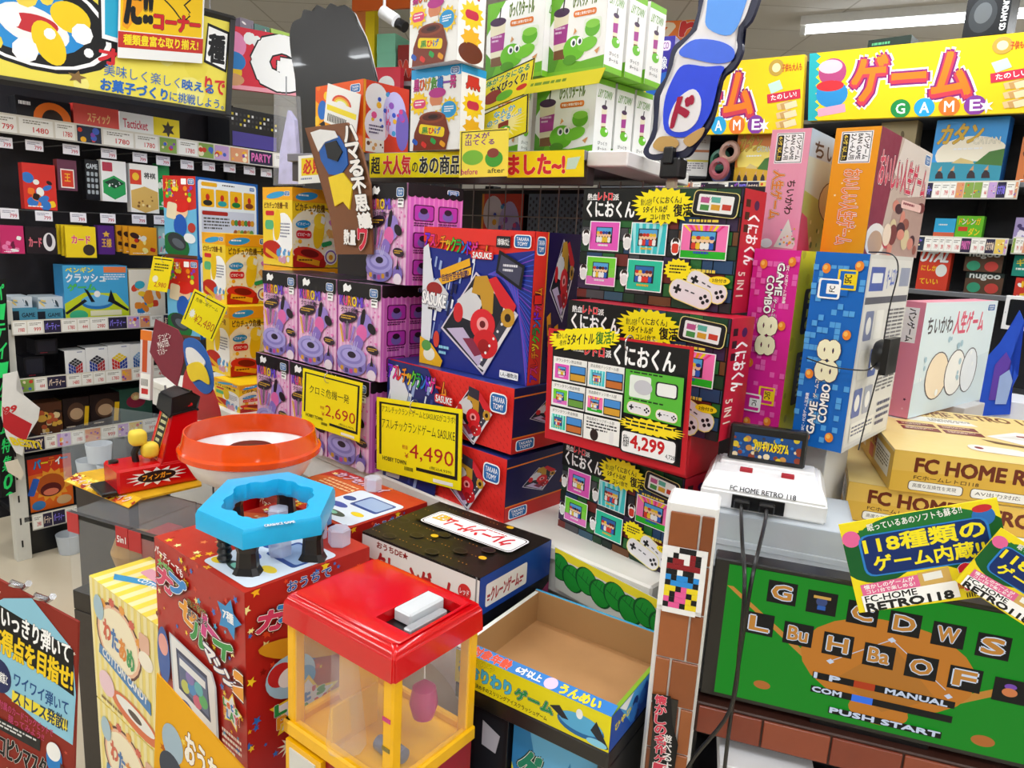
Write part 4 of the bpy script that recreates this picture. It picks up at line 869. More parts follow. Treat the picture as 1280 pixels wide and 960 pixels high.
def cube_art(c1, c2, c3):
    def fn(a):
        a.r(0, 0, 1, 1, 'f4f4f4')
        for q, (c, f) in enumerate(((c1, lambda i, j: [(.5 - (i + dx) * .125, .3 + (j + dy) * .14 - (i + dx) * .0 + 0) for dx, dy in ()]),)): pass
        P = lambda u, v, w: (.5 + (v - u) * .115, .3 + (u + v) * .062 + w * .14)
        for i in range(3):
            for j in range(3):
                g = .06
                a.p([P(3, i + g, j + g), P(3, i + 1 - g, j + g), P(3, i + 1 - g, j + 1 - g), P(3, i + g, j + 1 - g)], c1)
                a.p([P(i + g, 3, j + g), P(i + 1 - g, 3, j + g), P(i + 1 - g, 3, j + 1 - g), P(i + g, 3, j + 1 - g)], c2)
                a.p([P(i + g, j + g, 0), P(i + 1 - g, j + g, 0), P(i + 1 - g, j + 1 - g, 0), P(i + g, j + 1 - g, 0)], c3)
        a.d(.6, .06, .34, .06, 1, '2c4c9c', 4)
    return fn
for x0, x1, y0, y1, c, t in ((81, 107, 438, 464, ('1c3c9c', 'c82c34', '2a2a30'), 'first from the dark boxes'), (107, 135, 434, 461, ('1c3c9c', 'b82c34', '30303c'), 'between the other two'), (135, 163, 431, 459, ('d83028', '1c3c9c', 'f5d020'), 'showing yellow'), (163, 184, 430, 458, ('1c5ca8', '2870b8', '88b0d8'), 'half behind the red toy')):
    pbx(LSH, 'puzzle_cube_box', 'white puzzle cube box with a printed cube, ' + t, 'box', x0, y0, x1, y1, .025, .085, {'all': 'f2f2f2', 'left': '101014'}, {'front': cube_art(*c)}, 'puzzle cube boxes')
for x0, x1, y0, y1, t in ((30, 56, 446, 473, 'beside the post'), (44, 72, 424, 443, 'on top of another')):
    pbx(LSH, 'small_game_box', 'black glossy blister box left of the puzzle cubes, '.replace('left of', 'next to') + t, 'box', x0, y0, x1, y1, .06, .1, '1c1c22', {'front': lambda a: (a.r(0, 0, 1, 1, '18181e'), a.rr(.1, .1, .8, .7, '2c2c38', .1), a.d(.2, .85, .5, .08, 1, 'a03040', 2))}, S1_)
S2_ = 'boxes on the lower aisle shelf'
pbx(LSH, 'small_game_box', 'brown patterned stick game box with coloured edge on the lower shelf', 'box', 46, 503, 78, 545, .04, .08, '6a4028', {'front': blob_art('5c3420', ['e8b448', 'c85c38', '2a1810', 'f0d8a0'], 16, 11), 'right': blob_art('e8c840', ['3888c8', 'd84030', 'f0f0f0'], 8, 3)}, S2_)
for x0, x1, y0, y1, t in ((79, 112, 497, 540, 'beside the stick game'), (113, 150, 492, 535, 'nearer the red punching toy')):
    pbx(LSH, 'dark_game_box', 'dark brown game box with a round tan picture, ' + t, 'box', x0, y0, x1, y1, .05, .1, '241816', {'front': lambda a: (a.r(0, 0, 1, 1, '2a1c1a'), a.e(.5, .45, .34, .3, '5c4030'), a.e(.5, .5, .25, .18, 'c8a480'), a.r(.8, .3, .16, .6, 'f0c020', 6), a.d(.1, .86, .5, .08, 1, 'd8c8b0', 3))}, S2_)
pbx(LSH, 'small_game_box', 'green and crimson picture box beside the dark brown ones', 'box', 150, 485, 190, 532, .05, .1, '2c5044', {'front': lambda a: (a.r(0, 0, 1, 1, '34584c'), a.e(.5, .4, .3, .2, '8a2840'), a.e(.5, .25, .15, .12, 'd8a878'), a.b(.5, .28, .12, .1, 8, .4, 'f0e0a0'))}, S2_)
def framed(a):
    a.r(0, 0, 1, 1, '1c1c20'); a.r(.08, .06, .9, .92, 'e8681c'); a.p([(.08, .06), (.98, .06), (.98, .3), (.08, .34)], 'd83820'); a.m('パーティー', .2, .09, .72, .16, ['2c90d8', 'f5d020', 'f07828', 'ffffff'], dy=-.01, bold=.06, out='2a1410', ow=.12)
    a.b(.55, .56, .4, .3, 14, .75, 'f0a030'); a.e(.52, .56, .3, .2, 'b8541c'); a.e(.52, .64, .22, .12, '5c1818'); a.e(.52, .68, .16, .06, 'e0785c'); a.rr(.1, .4, .14, .3, '2c60c0', .2, 20); a.e(.25, .88, .14, .08, '3c80c0'); a.e(.78, .86, .16, .08, 'd8b080')
pbx(LSH, 'framed_game_box', 'orange party game box in a black frame at the foot of the aisle shelf', 'box', 31, 566, 92, 650, .02, .09, '1c1c20', {'front': framed}, S2_)
# top of the shelf
pbx(LSH, 'stick_game_box', 'long red stick game box lying tilted on the top shelf', 'box', 92, 133, 148, 158, .06, .06, 'd83a34', {'front': lambda a: (a.r(0, 0, 1, 1, 'e0564c'), a.t('スティック', .3, .3, .5, .4, 'f5c888', .05))}, S1_)
pbx(LSH, 'flat_game_box', 'long white flat game box with a yellow end on the top shelf', 'box', 150, 145, 224, 168, .05, .08, 'f0f0f0', {'front': lambda a: (a.r(0, 0, 1, 1, 'f2f2f0'), a.t('Tacticket', .05, .3, .4, .4, 'c84058', .03), a.r(.55, 0, .45, 1, 'f0d828'), a.b(.8, .5, .12, .4, 6, .5, '3c3430'))}, S1_)
pbx(LSH, 'flat_game_box', 'orange and black game box lying on the top shelf beside the red stick box', 'box', 20, 124, 88, 148, .06, .08, '1c1c20', {'front': lambda a: (a.r(0, 0, 1, 1, '1c1a20'), a.e(.65, .8, .35, .7, 'e8701c'), a.e(.65, .9, .2, .5, '2a1a14'), a.d(.05, .2, .3, .3, 1, 'f0f0f0'))}, S1_)
# hanging board with black frame in front of the top shelf
HB = back(LSH, -.2)
def yellow_board(a):
    a.r(0, 0, 1, 1, 'f2e25a'); a.dots(0, .1, 1, .9, 14, ['f6ec84', 'eedd50'], .05, 4)
    a.e(.22, .42, .32, .44, '1a1a1c', 10); a.e(.22, .42, .29, .41, 'ffffff', 10); a.e(.22, .42, .27, .385, '1a1a1c', 10); a.e(.2, .43, .22, .3, '2c90d8', 8); a.e(.24, .5, .12, .16, 'f4f4f4', 14); a.e(.24, .48, .08, .08, 'c83038'); a.e(.36, .36, .07, .13, 'f5d020', 16); a.e(.29, .62, .08, .12, 'f5d020', 60); a.dots(.0, .05, .44, .8, 16, ['f5d850', 'ffffff'], .035, 6)
    a.p([(.45, 0), (.62, 0), (.6, .52), (.46, .5)], '1a1a1c'); a.p([(.46, 0), (.61, 0), (.595, .5), (.47, .48)], 'ffffff'); a.p([(.475, 0), (.6, 0), (.585, .46), (.48, .44)], '30b0d8')
    a.p([(.89, .1), (.99, .14), (.985, .56), (.88, .5)], '1a1a1c'); a.p([(.895, .13), (.982, .165), (.978, .53), (.888, .475)], 'ffffff'); a.t('種', .9, .2, .07, .28, '1a1a1c', .07)
    a.t('オ', .46, .56, .08, .14, 'd83038', .06); a.t('りで', .89, .64, .09, .16, 'd83038', .05); a.t('美味しく楽しく', .48, .7, .3, .11, '2c6cc0', .015); a.t('映える', .79, .71, .14, .1, '2c6cc0', .05)
    a.t('お菓子づくり', .47, .84, .26, .11, '2c6cc0', .06); a.t('に挑戦しよう。', .74, .85, .24, .1, '2c6cc0', .02); a.b(.385, .87, .035, .06, 5, .45, '8a6c40', 10)
fr = M('board_frame', '2c2c2e', .5)
q = quad(HB, (-60, -70), (284, -20), (284, 144), (-60, 90)); q[1] = q[0] + q[2] - q[3]
o = panel('hanging_board', 'large yellow handwritten board in a black frame hanging over the aisle shelf', 'sign', q, yellow_board, .02, '2c2c2e')
TL, TR, BR, BL = q
for A, B in ((BL, BR), (TR, BR), (TL, TR)):
    d = (B - A) / np.linalg.norm(B - A)
    bmobj('frame_bar', tube([A - BL - d * .01, B - BL + d * .01], .016, 4), fr, o, False)
for fx in (.3, .9): p = TL * (1 - fx) + TR * fx - BL; bmobj('hanging_wire', tube([p, p + np.array([0, 0, CEIL - (p + BL)[2]])], .002, 6), GREYM, o)
def corner_card(a):
    a.r(0, 0, 1, 1, 'f4f4f2'); a.r(.02, 0, .96, .66, 'f5c818'); a.p([(.06, 0), (.5, 0), (.1, .64), (.04, .6)], 'f0a018')
    a.t('だ!!', .07, -.02, .3, .58, '181818', .08); a.t('マ', .45, -.05, .45, .45, 'f5c818', .1, out='181818', ow=.18); a.t('コーナー', .4, .4, .55, .2, 'd0242c', .1, out='181818', ow=.17)
    a.r(.0, .67, 1, .2, 'c8342c'); a.t('種類豊富な取り揃え!', .06, .7, .88, .13, 'f5e028', .05)
panel('corner_card', 'white-bordered yellow and red card taped over the hanging board', 'sign', quad(back(HB, -.02), (149, -30), (256, -14), (253, 88), (147, 72)), corner_card, .002, 'f4f4f2')
# red header sign with a big white letter, further along the aisle shelf
def g_sign(a):
    a.r(0, 0, 1, 1, 'd82c40'); a.r(0, .93, 1, .07, 'f0a0b0'); a.e(.2, .3, .14, .22, 'e88ab8'); a.e(.2, .56, .14, .16, '2c80c8'); a.rr(.1, .68, .2, .1, 'f0c828', .2); a.e(.2, .85, .13, .1, 'd8a070')
    a.dots(.35, .05, .2, .3, 4, ['f4f4f4'], .05, 2); [a.t('G', .46, .1, .5, .76, c, .04, out=c, ow=k) for c, k in (('1a1a1c', .2), ('ffffff', .16))]
panel('header_sign', 'red header sign with a big white letter on the aisle shelf', 'sign', quad(back(LSH, -.02), (270, 28), (376, 48), (372, 128), (268, 108)), g_sign, .03, 'd82c40')
pbx(LSH, 'storage_basket', 'black mesh basket under the red header sign', 'basket', 287, 140, 348, 186, .05, .2, '16161a', {'front': lambda a: (a.r(0, 0, 1, 1, '18181c'), [a.r(.04 + .08 * i, .1 + .12 * j, .04, .06, ['c8b428', 'd8d8d8', '343438', '343438'][(i + j) % 4]) for i in range(12) for j in range(3)], a.r(.05, .55, .9, .35, '4a4090'))})
for i, (x0, y0, x1, y1, c, t) in enumerate(((300, 18, 317, 36, '6c5c70', 'grey'), (318, 26, 337, 44, '2c6c5c', 'teal'), (339, 34, 372, 52, 'b0d848', 'lime'))):
    pbx(LSH, 'storage_box', t + ' box stored on top of the red header sign', 'box', x0, y0 + 6, x1, y1 + 4, .05, .15, c, {'front': blob_art(c, ['e8e0e0', '58485c'], 4, i)})
# black banner with green writing on the post, white stocking-shaped sale card
def green_banner(a):
    a.r(0, 0, 1, 1, '0c100e')
    for i, ch in enumerate('パーティーゲーム特集00'): a.t(ch, .2, .02 + i * .088, .6, .07, '2ce070', .03, rot=8)
panel('post_banner', 'black strip banner with green handwriting on the shelf post', 'banner', quad(back(LSH, -.03), (-12, 352), (7, 348), (24, 616), (2, 622)), green_banner, .002, '0c100e')
o = empty('sale_stocking', onpl((8, 620), back(LSH, -.06)), -LSH[1], 'white stocking-shaped sale card with red and yellow lettering hanging on the post', 'sign')
def loc_pts(pl, o, pts):
    r = []
    for p in pts:
        q = loc_in(pl, onpl(p, pl)) - loc_in(pl, np.array(o.location)); r.append((q[0], q[2]))
    return r
spl = back(LSH, -.06)
bmobj('card', prism(loc_pts(spl, o, [(4, 468), (22, 464), (20, 488), (30, 494), (50, 510), (48, 524), (38, 540), (30, 556), (28, 570), (20, 566), (8, 545), (2, 520)]), 0, .004, 'y'), M('white_card', 'f0eeea', .5), o, False)
bmobj('sale_band', prism(loc_pts(spl, o, [(3, 508), (14, 516), (40, 530), (32, 552), (14, 542), (4, 534)]), -.001, 0, 'y'), M('red_ink', 'c8242c', .5), o, False)
a_ = Art(.12, .05); a_.t('BEST!', .05, .1, .9, .7, 'f5d820', .06); link('lettering', a_.mesh((.02, -.003, .25), (.93, 0, -.36), (.3, 0, -.95), (0, -1, 0), PAPER), o)
a_ = Art(.05, .035); a_.t('99', .05, .1, .9, .8, 'd02c30', .06, out='f4f4f0', ow=.1); link('price_lettering', a_.mesh((.015, -.003, .37), (.97, 0, .1), (-.1, 0, -.97), (0, -1, 0), PAPER), o)
bmobj('price_flag', prism(loc_pts(spl, o, [(6, 578), (22, 574), (30, 592), (26, 600), (10, 590)]), -.002, .002, 'y'), M('flag_paper', 'e8dcc8', .5), o, False)

# ------------------------------------------------------------------ the game shelf
def game_sign(a):
    a.r(0, 0, 1, 1, 'fbd414'); a.r(0, 0, .035, 1, '28b0b8')
    for i in range(9): a.p([(.035, i * .12), (.06, i * .12 + .06), (.035, i * .12 + .12)], '28b0b8')
    a.e(.12, .3, .07, .2, 'b8487c'); a.e(.11, .22, .06, .1, 'f0c8d4'); a.e(.12, .62, .08, .2, '2c90d0'); a.e(.11, .5, .07, .08, 'd83038'); a.r(.05, .8, .14, .12, 'f0a8c0', -8)
    a.t('ゲーム', .22, .14, .52, .64, 'd83c50', .1, out='8c1c70', ow=.2, out2='ffffff', ow2=.26)
    a.t('ゲーム', .22, .125, .52, .62, 'f4801c', .05)
    for i, (ch, c) in enumerate(zip('GAME', ('1c9044', '28a8e0', 'ee7a28', '8a3c9c'))): a.e(.45 + i * .105, .88, .045, .13, c); a.t(ch, .43 + i * .105, .81, .04, .14, 'ffffff', .03)
    a.e(.86, .14, .04, .11, 'c8a040'); a.e(.86, .14, .022, .06, 'fbe8b0'); a.p([(.82, .35), (.88, .3), (.9, .42), (.84, .48)], 'c8e8d8'); a.t('子供も大人も', .89, .1, .1, .1, 'c83a28', .04); a.r(.82, .46, .17, .12, 'd8304c', -6); a.t('たのしい!', .84, .48, .13, .07, 'ffffff', .03, rot=-6)
    for i in range(9): a.p([(.87 + .02 * (i % 3), .62 + .12 * (i // 3)), (.93 + .02 * (i % 3), .58 + .12 * (i // 3)), (.94 + .02 * (i % 3), .66 + .12 * (i // 3)), (.88 + .02 * (i % 3), .7 + .12 * (i // 3))], ['e8c48c', 'd0a060', 'f4dcb0'][i % 3])
    a.b(.81, .9, .03, .1, 6, .4, 'ffffff')
SG = M('sign_edge', 'e8e4e0', .4)
panel('game_header', 'yellow header sign with big orange lettering over the board game shelf, beside the tube lamp', 'sign', quad(back(RSH, -.0305), (1012, 67), (1302, 38), (1298, 124), (1010, 151)), game_sign, .03, 'f0d030')
panel('game_header', 'yellow header sign with orange lettering half behind the blue cutout', 'sign', quad(back(RSH, -.0305), (792, 88), (1006, 68), (1004, 152), (790, 170)), game_sign, .03, 'f0d030')
B_ = 'boxes on the board game shelf'
def rbx(name, label, x0, y0, x1, y1, off, dep, cols, art=None, rot=0, right=None):
    ar = {'front': art} if art else {}
    if right: ar['right'] = right
    return pbx(RSH, name, label, 'box', x0, y0, x1, y1, off, dep, cols, ar, B_, rot)
rbx('figure_box', 'black figure box standing on top of the yellow header sign', 1207, -8, 1262, 44, .05, .14, '14161a', lambda a: (a.r(0, 0, 1, 1, '14161a'), a.e(.4, .5, .32, .42, '34383c'), a.e(.4, .45, .2, .25, '5c6064'), a.rt('GUNDAM SD', .82, .08, .13, .84, 'e8ecec', bold=.05)))
rbx('figure_box', 'flat dark green box lying on top of the yellow header sign', 1085, 47, 1138, 62, .05, .14, '1c3428', lambda a: (a.r(0, 0, 1, 1, '1c2c24'), a.d(.1, .3, .6, .4, 1, '58b078')))
def catan(sky, sea, name2=None):
    def fn(a):
        a.r(0, 0, 1, 1, sky); a.e(.55, .55, .5, .28, 'f4ecd8' if sky[0] != 'e' else 'f8e070'); a.r(0, .66, 1, .34, sea); a.p([(.3, .68), (.42, .6), (.6, .66), (.62, .7)], 'd8c080'); a.p([(.62, .7), (.8, .52), (1, .48), (1, .74)], '4c7c3c')
        for x in (.1, .28, .55, .75): a.p([(x, .86), (x + .04, .78), (x + .1, .84), (x + .12, .92), (x, .92)], '3c3034'); a.p([(x + .02, .8), (x + .07, .72), (x + .08, .8)], 'd0a070')
        a.t('カタン', .08, .08, .58, .3, 'd8b040', .06, out='3a2c1c', ow=.1, skew=.2); a.t('CATAN', .56, .3, .36, .1, 'f0e8d0', .03, out='6a7888', ow=.06); a.d(.3, .45, .6, .05, 1, 'f4f4f4', 3)
    return fn
rbx('board_game_box', 'large blue sea board game box on the top shelf under the header sign', 1166, 148, 1256, 226, .04, .08, '1c78d0', catan('3c9ae4', '3c98b0'), 0, lambda a: a.r(0, 0, 1, 1, '2878d8'))
rbx('board_game_box', 'yellow and red sunset board game box between the cutout and the pink box', 920, 162, 966, 226, .04, .08, 'c88430', catan('e88a40', 'd8a830'))
rbx('board_game_box', 'dull green board game box peeping out behind the orange box', 1100, 140, 1145, 200, .06, .08, '9c8c68', blob_art('a89870', ['6c5c3c', 'c8b888'], 6, 3))
rbx('puzzle_box', 'white box with three pale ovals on its side under the blue cutout', 835, 152, 880, 218, .02, .16, {'all': 'e8e4e4', 'right': 'e8e4e4'}, lambda a: (a.r(0, 0, 1, 1, 'e8e4e0'), a.r(0, .35, 1, .06, 'c87848'), a.r(0, .6, 1, .05, 'd8c838'), a.d(.05, .68, .85, .22, 4, '8a8488', 3), a.d(.4, .1, .5, .15, 3, 'b8a898', 4)), -30, lambda a: (a.r(0, 0, 1, 1, 'e8e4e4'), a.e(.5, .2, .3, .08, 'd4dce4'), a.e(.5, .45, .3, .08, 'b8c4d4'), a.e(.5, .75, .3, .08, 'e4ccd4')))
for i, (cx_, cy_, c, t) in enumerate(((912, 190, 'b08878', 'tan'), (900, 200, '3c6c58', 'green'), (901, 216, '54588c', 'slate blue'), (899, 211, '9c5058', 'dull red'))):
    p = onpl((cx_, cy_), back(RSH, .02 + .035 * i if i < 3 else -.022)); o = empty('ring_toy', p, -RSH[1], t + ' ring toy on the pegs beside the sunset board game', 'toy', 'ring toys')
    bm = lathe([(.034, -.015), (.05, -.012), (.056, 0), (.05, .012), (.034, .015), (.024, 0), (.034, -.015)], 18); bmesh.ops.rotate(bm, verts=bm.verts, matrix=Matrix.Rotation(math.pi / 2, 3, 'X')); bmobj('ring', bm, M('ring_' + c, c, .4), o)
    bmobj('peg', tube([(0, -.02, .03), (0, .318 - .035 * i if i < 3 else .35, .03)], .003, 6), GREYM, o)
def rrail(x0, y0, x1, hh, seed, label):
    A, B = onpl((x0, y0), back(RSH, -.014)), onpl((x1, y0), back(RSH, -.014)); B[2] = A[2]; d = np.array([0, 0, hh])
    panel('price_rail', label, 'price rail', [A, B, B - d, A - d], rail_art(seed), .004, 'd8d4d0', 'price rails')
rrail(1148, 227, 1275, .07, 11, 'price rail under the blue sea board game'); rrail(820, 228, 962, .06, 12, 'price rail under the white box with ovals')
rrail(1140, 294, 1262, .065, 13, 'price rail under the small blue and green boxes'); rrail(1267, 296, 1330, .065, 14, 'price rail under the purple cards at the shelf end')
rbx('small_game_box', 'small cyan and orange game box standing tilted beside a green one', 1168, 273, 1194, 293, .03, .04, '28a0d8', lambda a: (a.r(0, 0, 1, 1, '38b0e4'), a.r(0, .75, 1, .25, 'e06c48'), a.d(.2, .3, .6, .15, 1, 'f0f4f8')))
rbx('small_game_box', 'small bright green game box with red and yellow lettering', 1195, 270, 1229, 294, .03, .04, '58b828', lambda a: (a.r(0, 0, 1, 1, '6cc428'), a.m('ドンレンガ', .1, .1, .8, .3, ['f5d020', 'f0f0e8'], bold=.05, out='7c2c1c', ow=.1), a.r(.1, .5, .35, .2, 'd84028'), a.t('ダン', .5, .55, .4, .35, 'f5d828', .05)))
rbx('card_game_box', 'red card game box with white slanted lettering behind the blue console carton', 1148, 307, 1187, 363, .03, .05, 'd84028', lambda a: (a.r(0, 0, 1, 1, 'd84430'), a.r(0, 0, 1, .12, '2c2024'), a.t('UTAL', .05, .14, .9, .22, 'f4f4f4', .07, out='1c1418', ow=.12, skew=.3), a.t('にしか', .1, .45, .5, .12, 'f5c828', .04), a.t('ていい', .1, .75, .6, .12, 'f5c828', .04), a.e(.75, .55, .18, .14, 'e8ece8')))
for y0, y1, t in ((314, 340, 'on top of its twin'), (341, 366, 'under its twin')):
    rbx('card_game_box', 'dark card game box with white script and two round icons, ' + t, 1206, y0, 1254, y1, .04, .06, '283430', lambda a: (a.r(0, 0, 1, 1, '24302c'), a.p([(0, .3), (1, .2), (1, 1), (0, 1)], '5c4434'), a.t('nugoo', .1, .08, .8, .28, 'd8dcd8', .05), a.e(.25, .72, .18, .24, '3c9c78'), a.e(.72, .72, .18, .24, 'c84840')))
rbx('card_game_box', 'purple printed card pack at the end of the board game shelf', 1268, 272, 1300, 298, .03, .04, '8c78b0', blob_art('a898c8', ['4c3c6c', 'f0e8f4'], 10, 3))
rbx('card_game_box', 'teal card pack with yellow lettering at the shelf end', 1266, 320, 1310, 346, .03, .04, '1c8878', lambda a: (a.r(0, 0, 1, 1, '208c7c'), a.t('ギフト', .1, .15, .7, .35, 'f0d838', .04), a.d(.1, .6, .7, .2, 1, 'e8f0e8')))
rbx('card_game_box', 'red card pack below the teal one at the shelf end', 1268, 348, 1310, 372, .03, .04, 'c83428', blob_art('d03c30', ['f0c028', '2868b0', 'f0f0f0'], 9, 8))
rbx('board_game_box', 'orange game box at the far end of the top shelf', 1274, 170, 1330, 228, .04, .08, 'c87038', blob_art('d07840', ['f0c080', '5c3018', 'e8e0d0'], 8, 5))
# the aisle end beside it: a white framed tablet and a blue character-free standee
o = pbx(RSH, 'demo_tablet', 'white framed demo tablet beside the gold console boxes', 'tablet', 1254, 371, 1310, 414, -.25, .02, 'f2f2f2', {'front': lambda a: (a.rr(.1, .1, .85, .78, '101418', .05), a.e(.04, .5, .012, .03, 'c8c8c8'))})
q = np.array(o.location); tablet = o
pl = back(RSH, -.515)
o = empty('blue_standee', onpl((1240, 520), pl), -RSH[1], 'jagged blue and violet cardboard standee behind the gold console boxes', 'standee')
bmobj('board', prism(loc_pts(pl, o, [(1222, 520), (1232, 448), (1250, 428), (1266, 404), (1274, 388), (1280, 402), (1272, 430), (1262, 452), (1272, 470), (1262, 490), (1262, 518)]), 0, .01, 'y'), M('standee_blue', '2858d8', .4), o, False)
bmobj('violet_shape', prism(loc_pts(pl, o, [(1236, 500), (1244, 456), (1258, 440), (1264, 452), (1254, 476), (1256, 500)]), -.003, 0, 'y'), M('standee_violet', '6c48b8', .4), o, False)
bmobj('pale_shape', prism(loc_pts(pl, o, [(1244, 505), (1250, 470), (1262, 462), (1266, 476), (1258, 505)]), -.005, -.003, 'y'), M('standee_pale', 'a8c0f0', .4), o, False)
bin_ = pbx(RSH, 'white_bin', 'low white bin on the counter behind the gold boxes', 'bin', 1205, 500, 1300, 530, -.5, .2, 'eceef4')

zb = bin_.location.z; a = RSH[1]; ub = np.array([math.cos(a), -math.sin(a), 0]); vb = np.array([math.sin(a), math.cos(a), 0])
q = np.array(bin_.location) - ub * .06 - vb * .03
k = empty('display_pedestal', (q[0], q[1], 0), -a, 'plain white pedestal carrying the white bin, the blue standee and the tablet', 'pedestal'); ubox('pedestal_top', k, WHITEM, (0, 0, zb - .022), (.5, .42, zb - .001), .002); ubox('pedestal_body', k, M('cabinet_white'), (.02, .02, 0), (.48, .40, zb - .022))
zt_ = tablet.location.z - zb; bmobj('stand', tube([(.05, .03, .02), (.05, .06, -.1), (.05, .06, -zt_ + .002)], .012, 8), WHITEP, tablet)
# ------------------------------------------------------------------ low display in front of the deck
STAR = ['fbd428', 'f8b820', 'fdf0a0']
def capsule_title(a, x, y, w, h):
    cs = ['e0406c', '2c8cd8', 'f0a028', '2c9c48', 'd83a8c', '2c9c48', 'ffffff', 'ffffff', 'ffffff', 'f0a028']
    pos = [(0, 0), (.16, -.04), (.28, .28), (.42, .5), (.56, .3), (.68, .42), (.56, .72), (.68, .8), (.79, .88), (.9, .8)]
    for ch, c, (dx, dy) in zip('カプセルトイマシン2', cs, pos):
        q = .2 if dx < .55 or ch in 'トイ2' else .13
        a.t(ch, x + dx * w, y + dy * h, q * w, q * 1.5 * h, c, .08, out='ffffff' if c != 'ffffff' else '2c5cb0', ow=.14, out2='5c1014', ow2=.2, rot=10)
def lets_play(a, cx, cy, rx, ry):
    a.b(cx, cy, rx, ry, 5, .55, 'f8d428', 8); a.b(cx, cy, rx * .85, ry * .85, 5, .55, 'f0f4f8', 8)
    a.m("Let's", cx - rx * .75, cy - ry * .45, rx * 1.4, ry * .4, ['2c9c48', 'e87028', '2c80d0', 'd8304c', '2c9c48'], bold=.07, out='ffffff', ow=.12); a.m('PLAY!', cx - rx * .7, cy + ry * .05, rx * 1.5, ry * .42, ['f0a020', '2c80d0', '2c9c48', 'd8304c', 'e87028'], bold=.07, out='ffffff', ow=.12)
def art_c_front(a):
    a.r(0, 0, 1, 1, 'b8241e'); a.dots(0, 0, 1, 1, 95, STAR + ['d84028', '2c70c8', '48b0d8', '8c1810'], .022, 6, 1)
    a.t('パーティーでも', .03, .05, .34, .045, 'ffffff', .04, rot=10); a.t('大活躍!', .06, .1, .2, .045, '58c048', .06, out='ffffff', ow=.1, rot=8)
    a.b(.86, .16, .13, .1, 5, .55, '2c90d0', 12); a.t('7種', .8, .13, .11, .05, 'ffffff', .04)
    capsule_title(a, .05, .14, .95, .34); a.t('光と音で', .42, .2, .2, .035, '1c1c1c', .05, out='f8e060', ow=.1); a.t('盛り上がる', .42, .25, .22, .035, '1c1c1c', .05, out='ffffff', ow=.1)
    a.p([(.18, .46), (.68, .5), (.72, .56), (.74, 1), (.22, 1)], 'c8d0dc'); a.p([(.2, .47), (.66, .51), (.7, .56), (.71, 1), (.24, 1)], 'f0f2f4')
    a.p([(.26, .52), (.62, .54), (.65, .78), (.28, .74)], '28345c'); a.p([(.28, .54), (.61, .56), (.63, .76), (.3, .72)], '5c6c94')
    for x, y, c in ((.36, .7, 'c8d060'), (.44, .68, '4890d0'), (.5, .73, 'd05c7c'), (.57, .7, '58b868'), (.42, .63, '8c7cc0'), (.52, .65, '60b8c0')): a.e(x, y, .05, .035, c)
    a.p([(.3, .56), (.6, .58), (.6, .62), (.3, .6)], 'f0f4f8'); a.e(.36, .84, .1, .06, '2c4c94'); a.e(.36, .84, .06, .036, '88a0d0'); a.rr(.48, .83, .16, .1, 'c8d428', .2); a.e(.1, .62, .08, .16, '2c5cb0'); a.e(.1, .56, .06, .06, 'f0a8a0')
    lets_play(a, .88, .62, .11, .1); a.d(.78, .74, .2, .12, 4, 'f4e8e0', 3)
def art_c_right(a):
    a.r(0, 0, 1, 1, 'b4221c'); a.dots(0, 0, 1, 1, 80, STAR + ['e84c28', '2c70c8', '8c1810'], .03, 9, 1); a.t('おうちで', .3, .02, .35, .05, '2c5cb0', .05, out='ffffff', ow=.1); capsule_title(a, .08, .13, .9, .3)
    a.e(.5, .4, .45, .06, 'd89820', 20); a.e(.32, .5, .2, .11, 'a8d0e8', 20); a.e(.24, .47, .1, .06, 'c82c2c', 20); a.e(.42, .54, .1, .06, '48a0d8', 20); a.e(.3, .5, .08, .05, 'f4f4f4')
    lets_play(a, .42, .68, .3, .14); a.b(.3, .86, .1, .06, 10, .4, 'fff4d8'); a.e(.85, .85, .2, .12, 'e4e4e8'); a.e(.86, .85, .12, .08, '2c2c34')
def art_c_top(a):
    a.r(0, 0, 1, 1, 'c03020'); a.p([(0, .3), (.3, .05), (.6, .2), (.5, .6), (.1, .7)], 'd8602c'); a.dots(0, 0, .7, 1, 26, STAR + ['f08848', 'a81c14'], .025, 3, 1); a.t('カプセルトイ', .1, .05, .55, .13, 'f0c0d0', .06, out='2c5cb0', ow=.12); a.d(.12, .26, .36, .24, 4, 'f8c898', 3)
    a.rr(.5, .26, .48, .7, 'dce8f4', .08); a.rr(.66, .32, .28, .28, '2c4c94', .1); a.rr(.68, .34, .24, .22, '9cb4d8', .1); a.e(.58, .5, .06, .05, '2c4c94'); a.e(.62, .68, .09, .05, '3c50a8'); a.e(.72, .84, .11, .05, '40504c'); a.e(.7, .84, .05, .03, '7cc0a8'); a.e(.86, .72, .06, .04, 'f0d028'); a.e(.56, .88, .05, .04, 'f0d028')
CA = {'front': art_c_front, 'right': art_c_right, 'top': art_c_top}
PLZ = H - .94
carton('capsule_toy_carton', 'big red capsule toy carton with stars carrying the blue ice toy', 'box', P3(-.646, 1.246, -.94), 38.6, (.306, .365, .254), {'all': 'b4221c'}, CA, 'red capsule toy cartons')
carton('capsule_toy_carton', 'red capsule toy carton behind the first, against the white deck edge', 'box', P3(-.548, 1.518, -.94), 38.6, (.306, .365, .22), {'all': 'b4221c'}, CA, 'red capsule toy cartons')
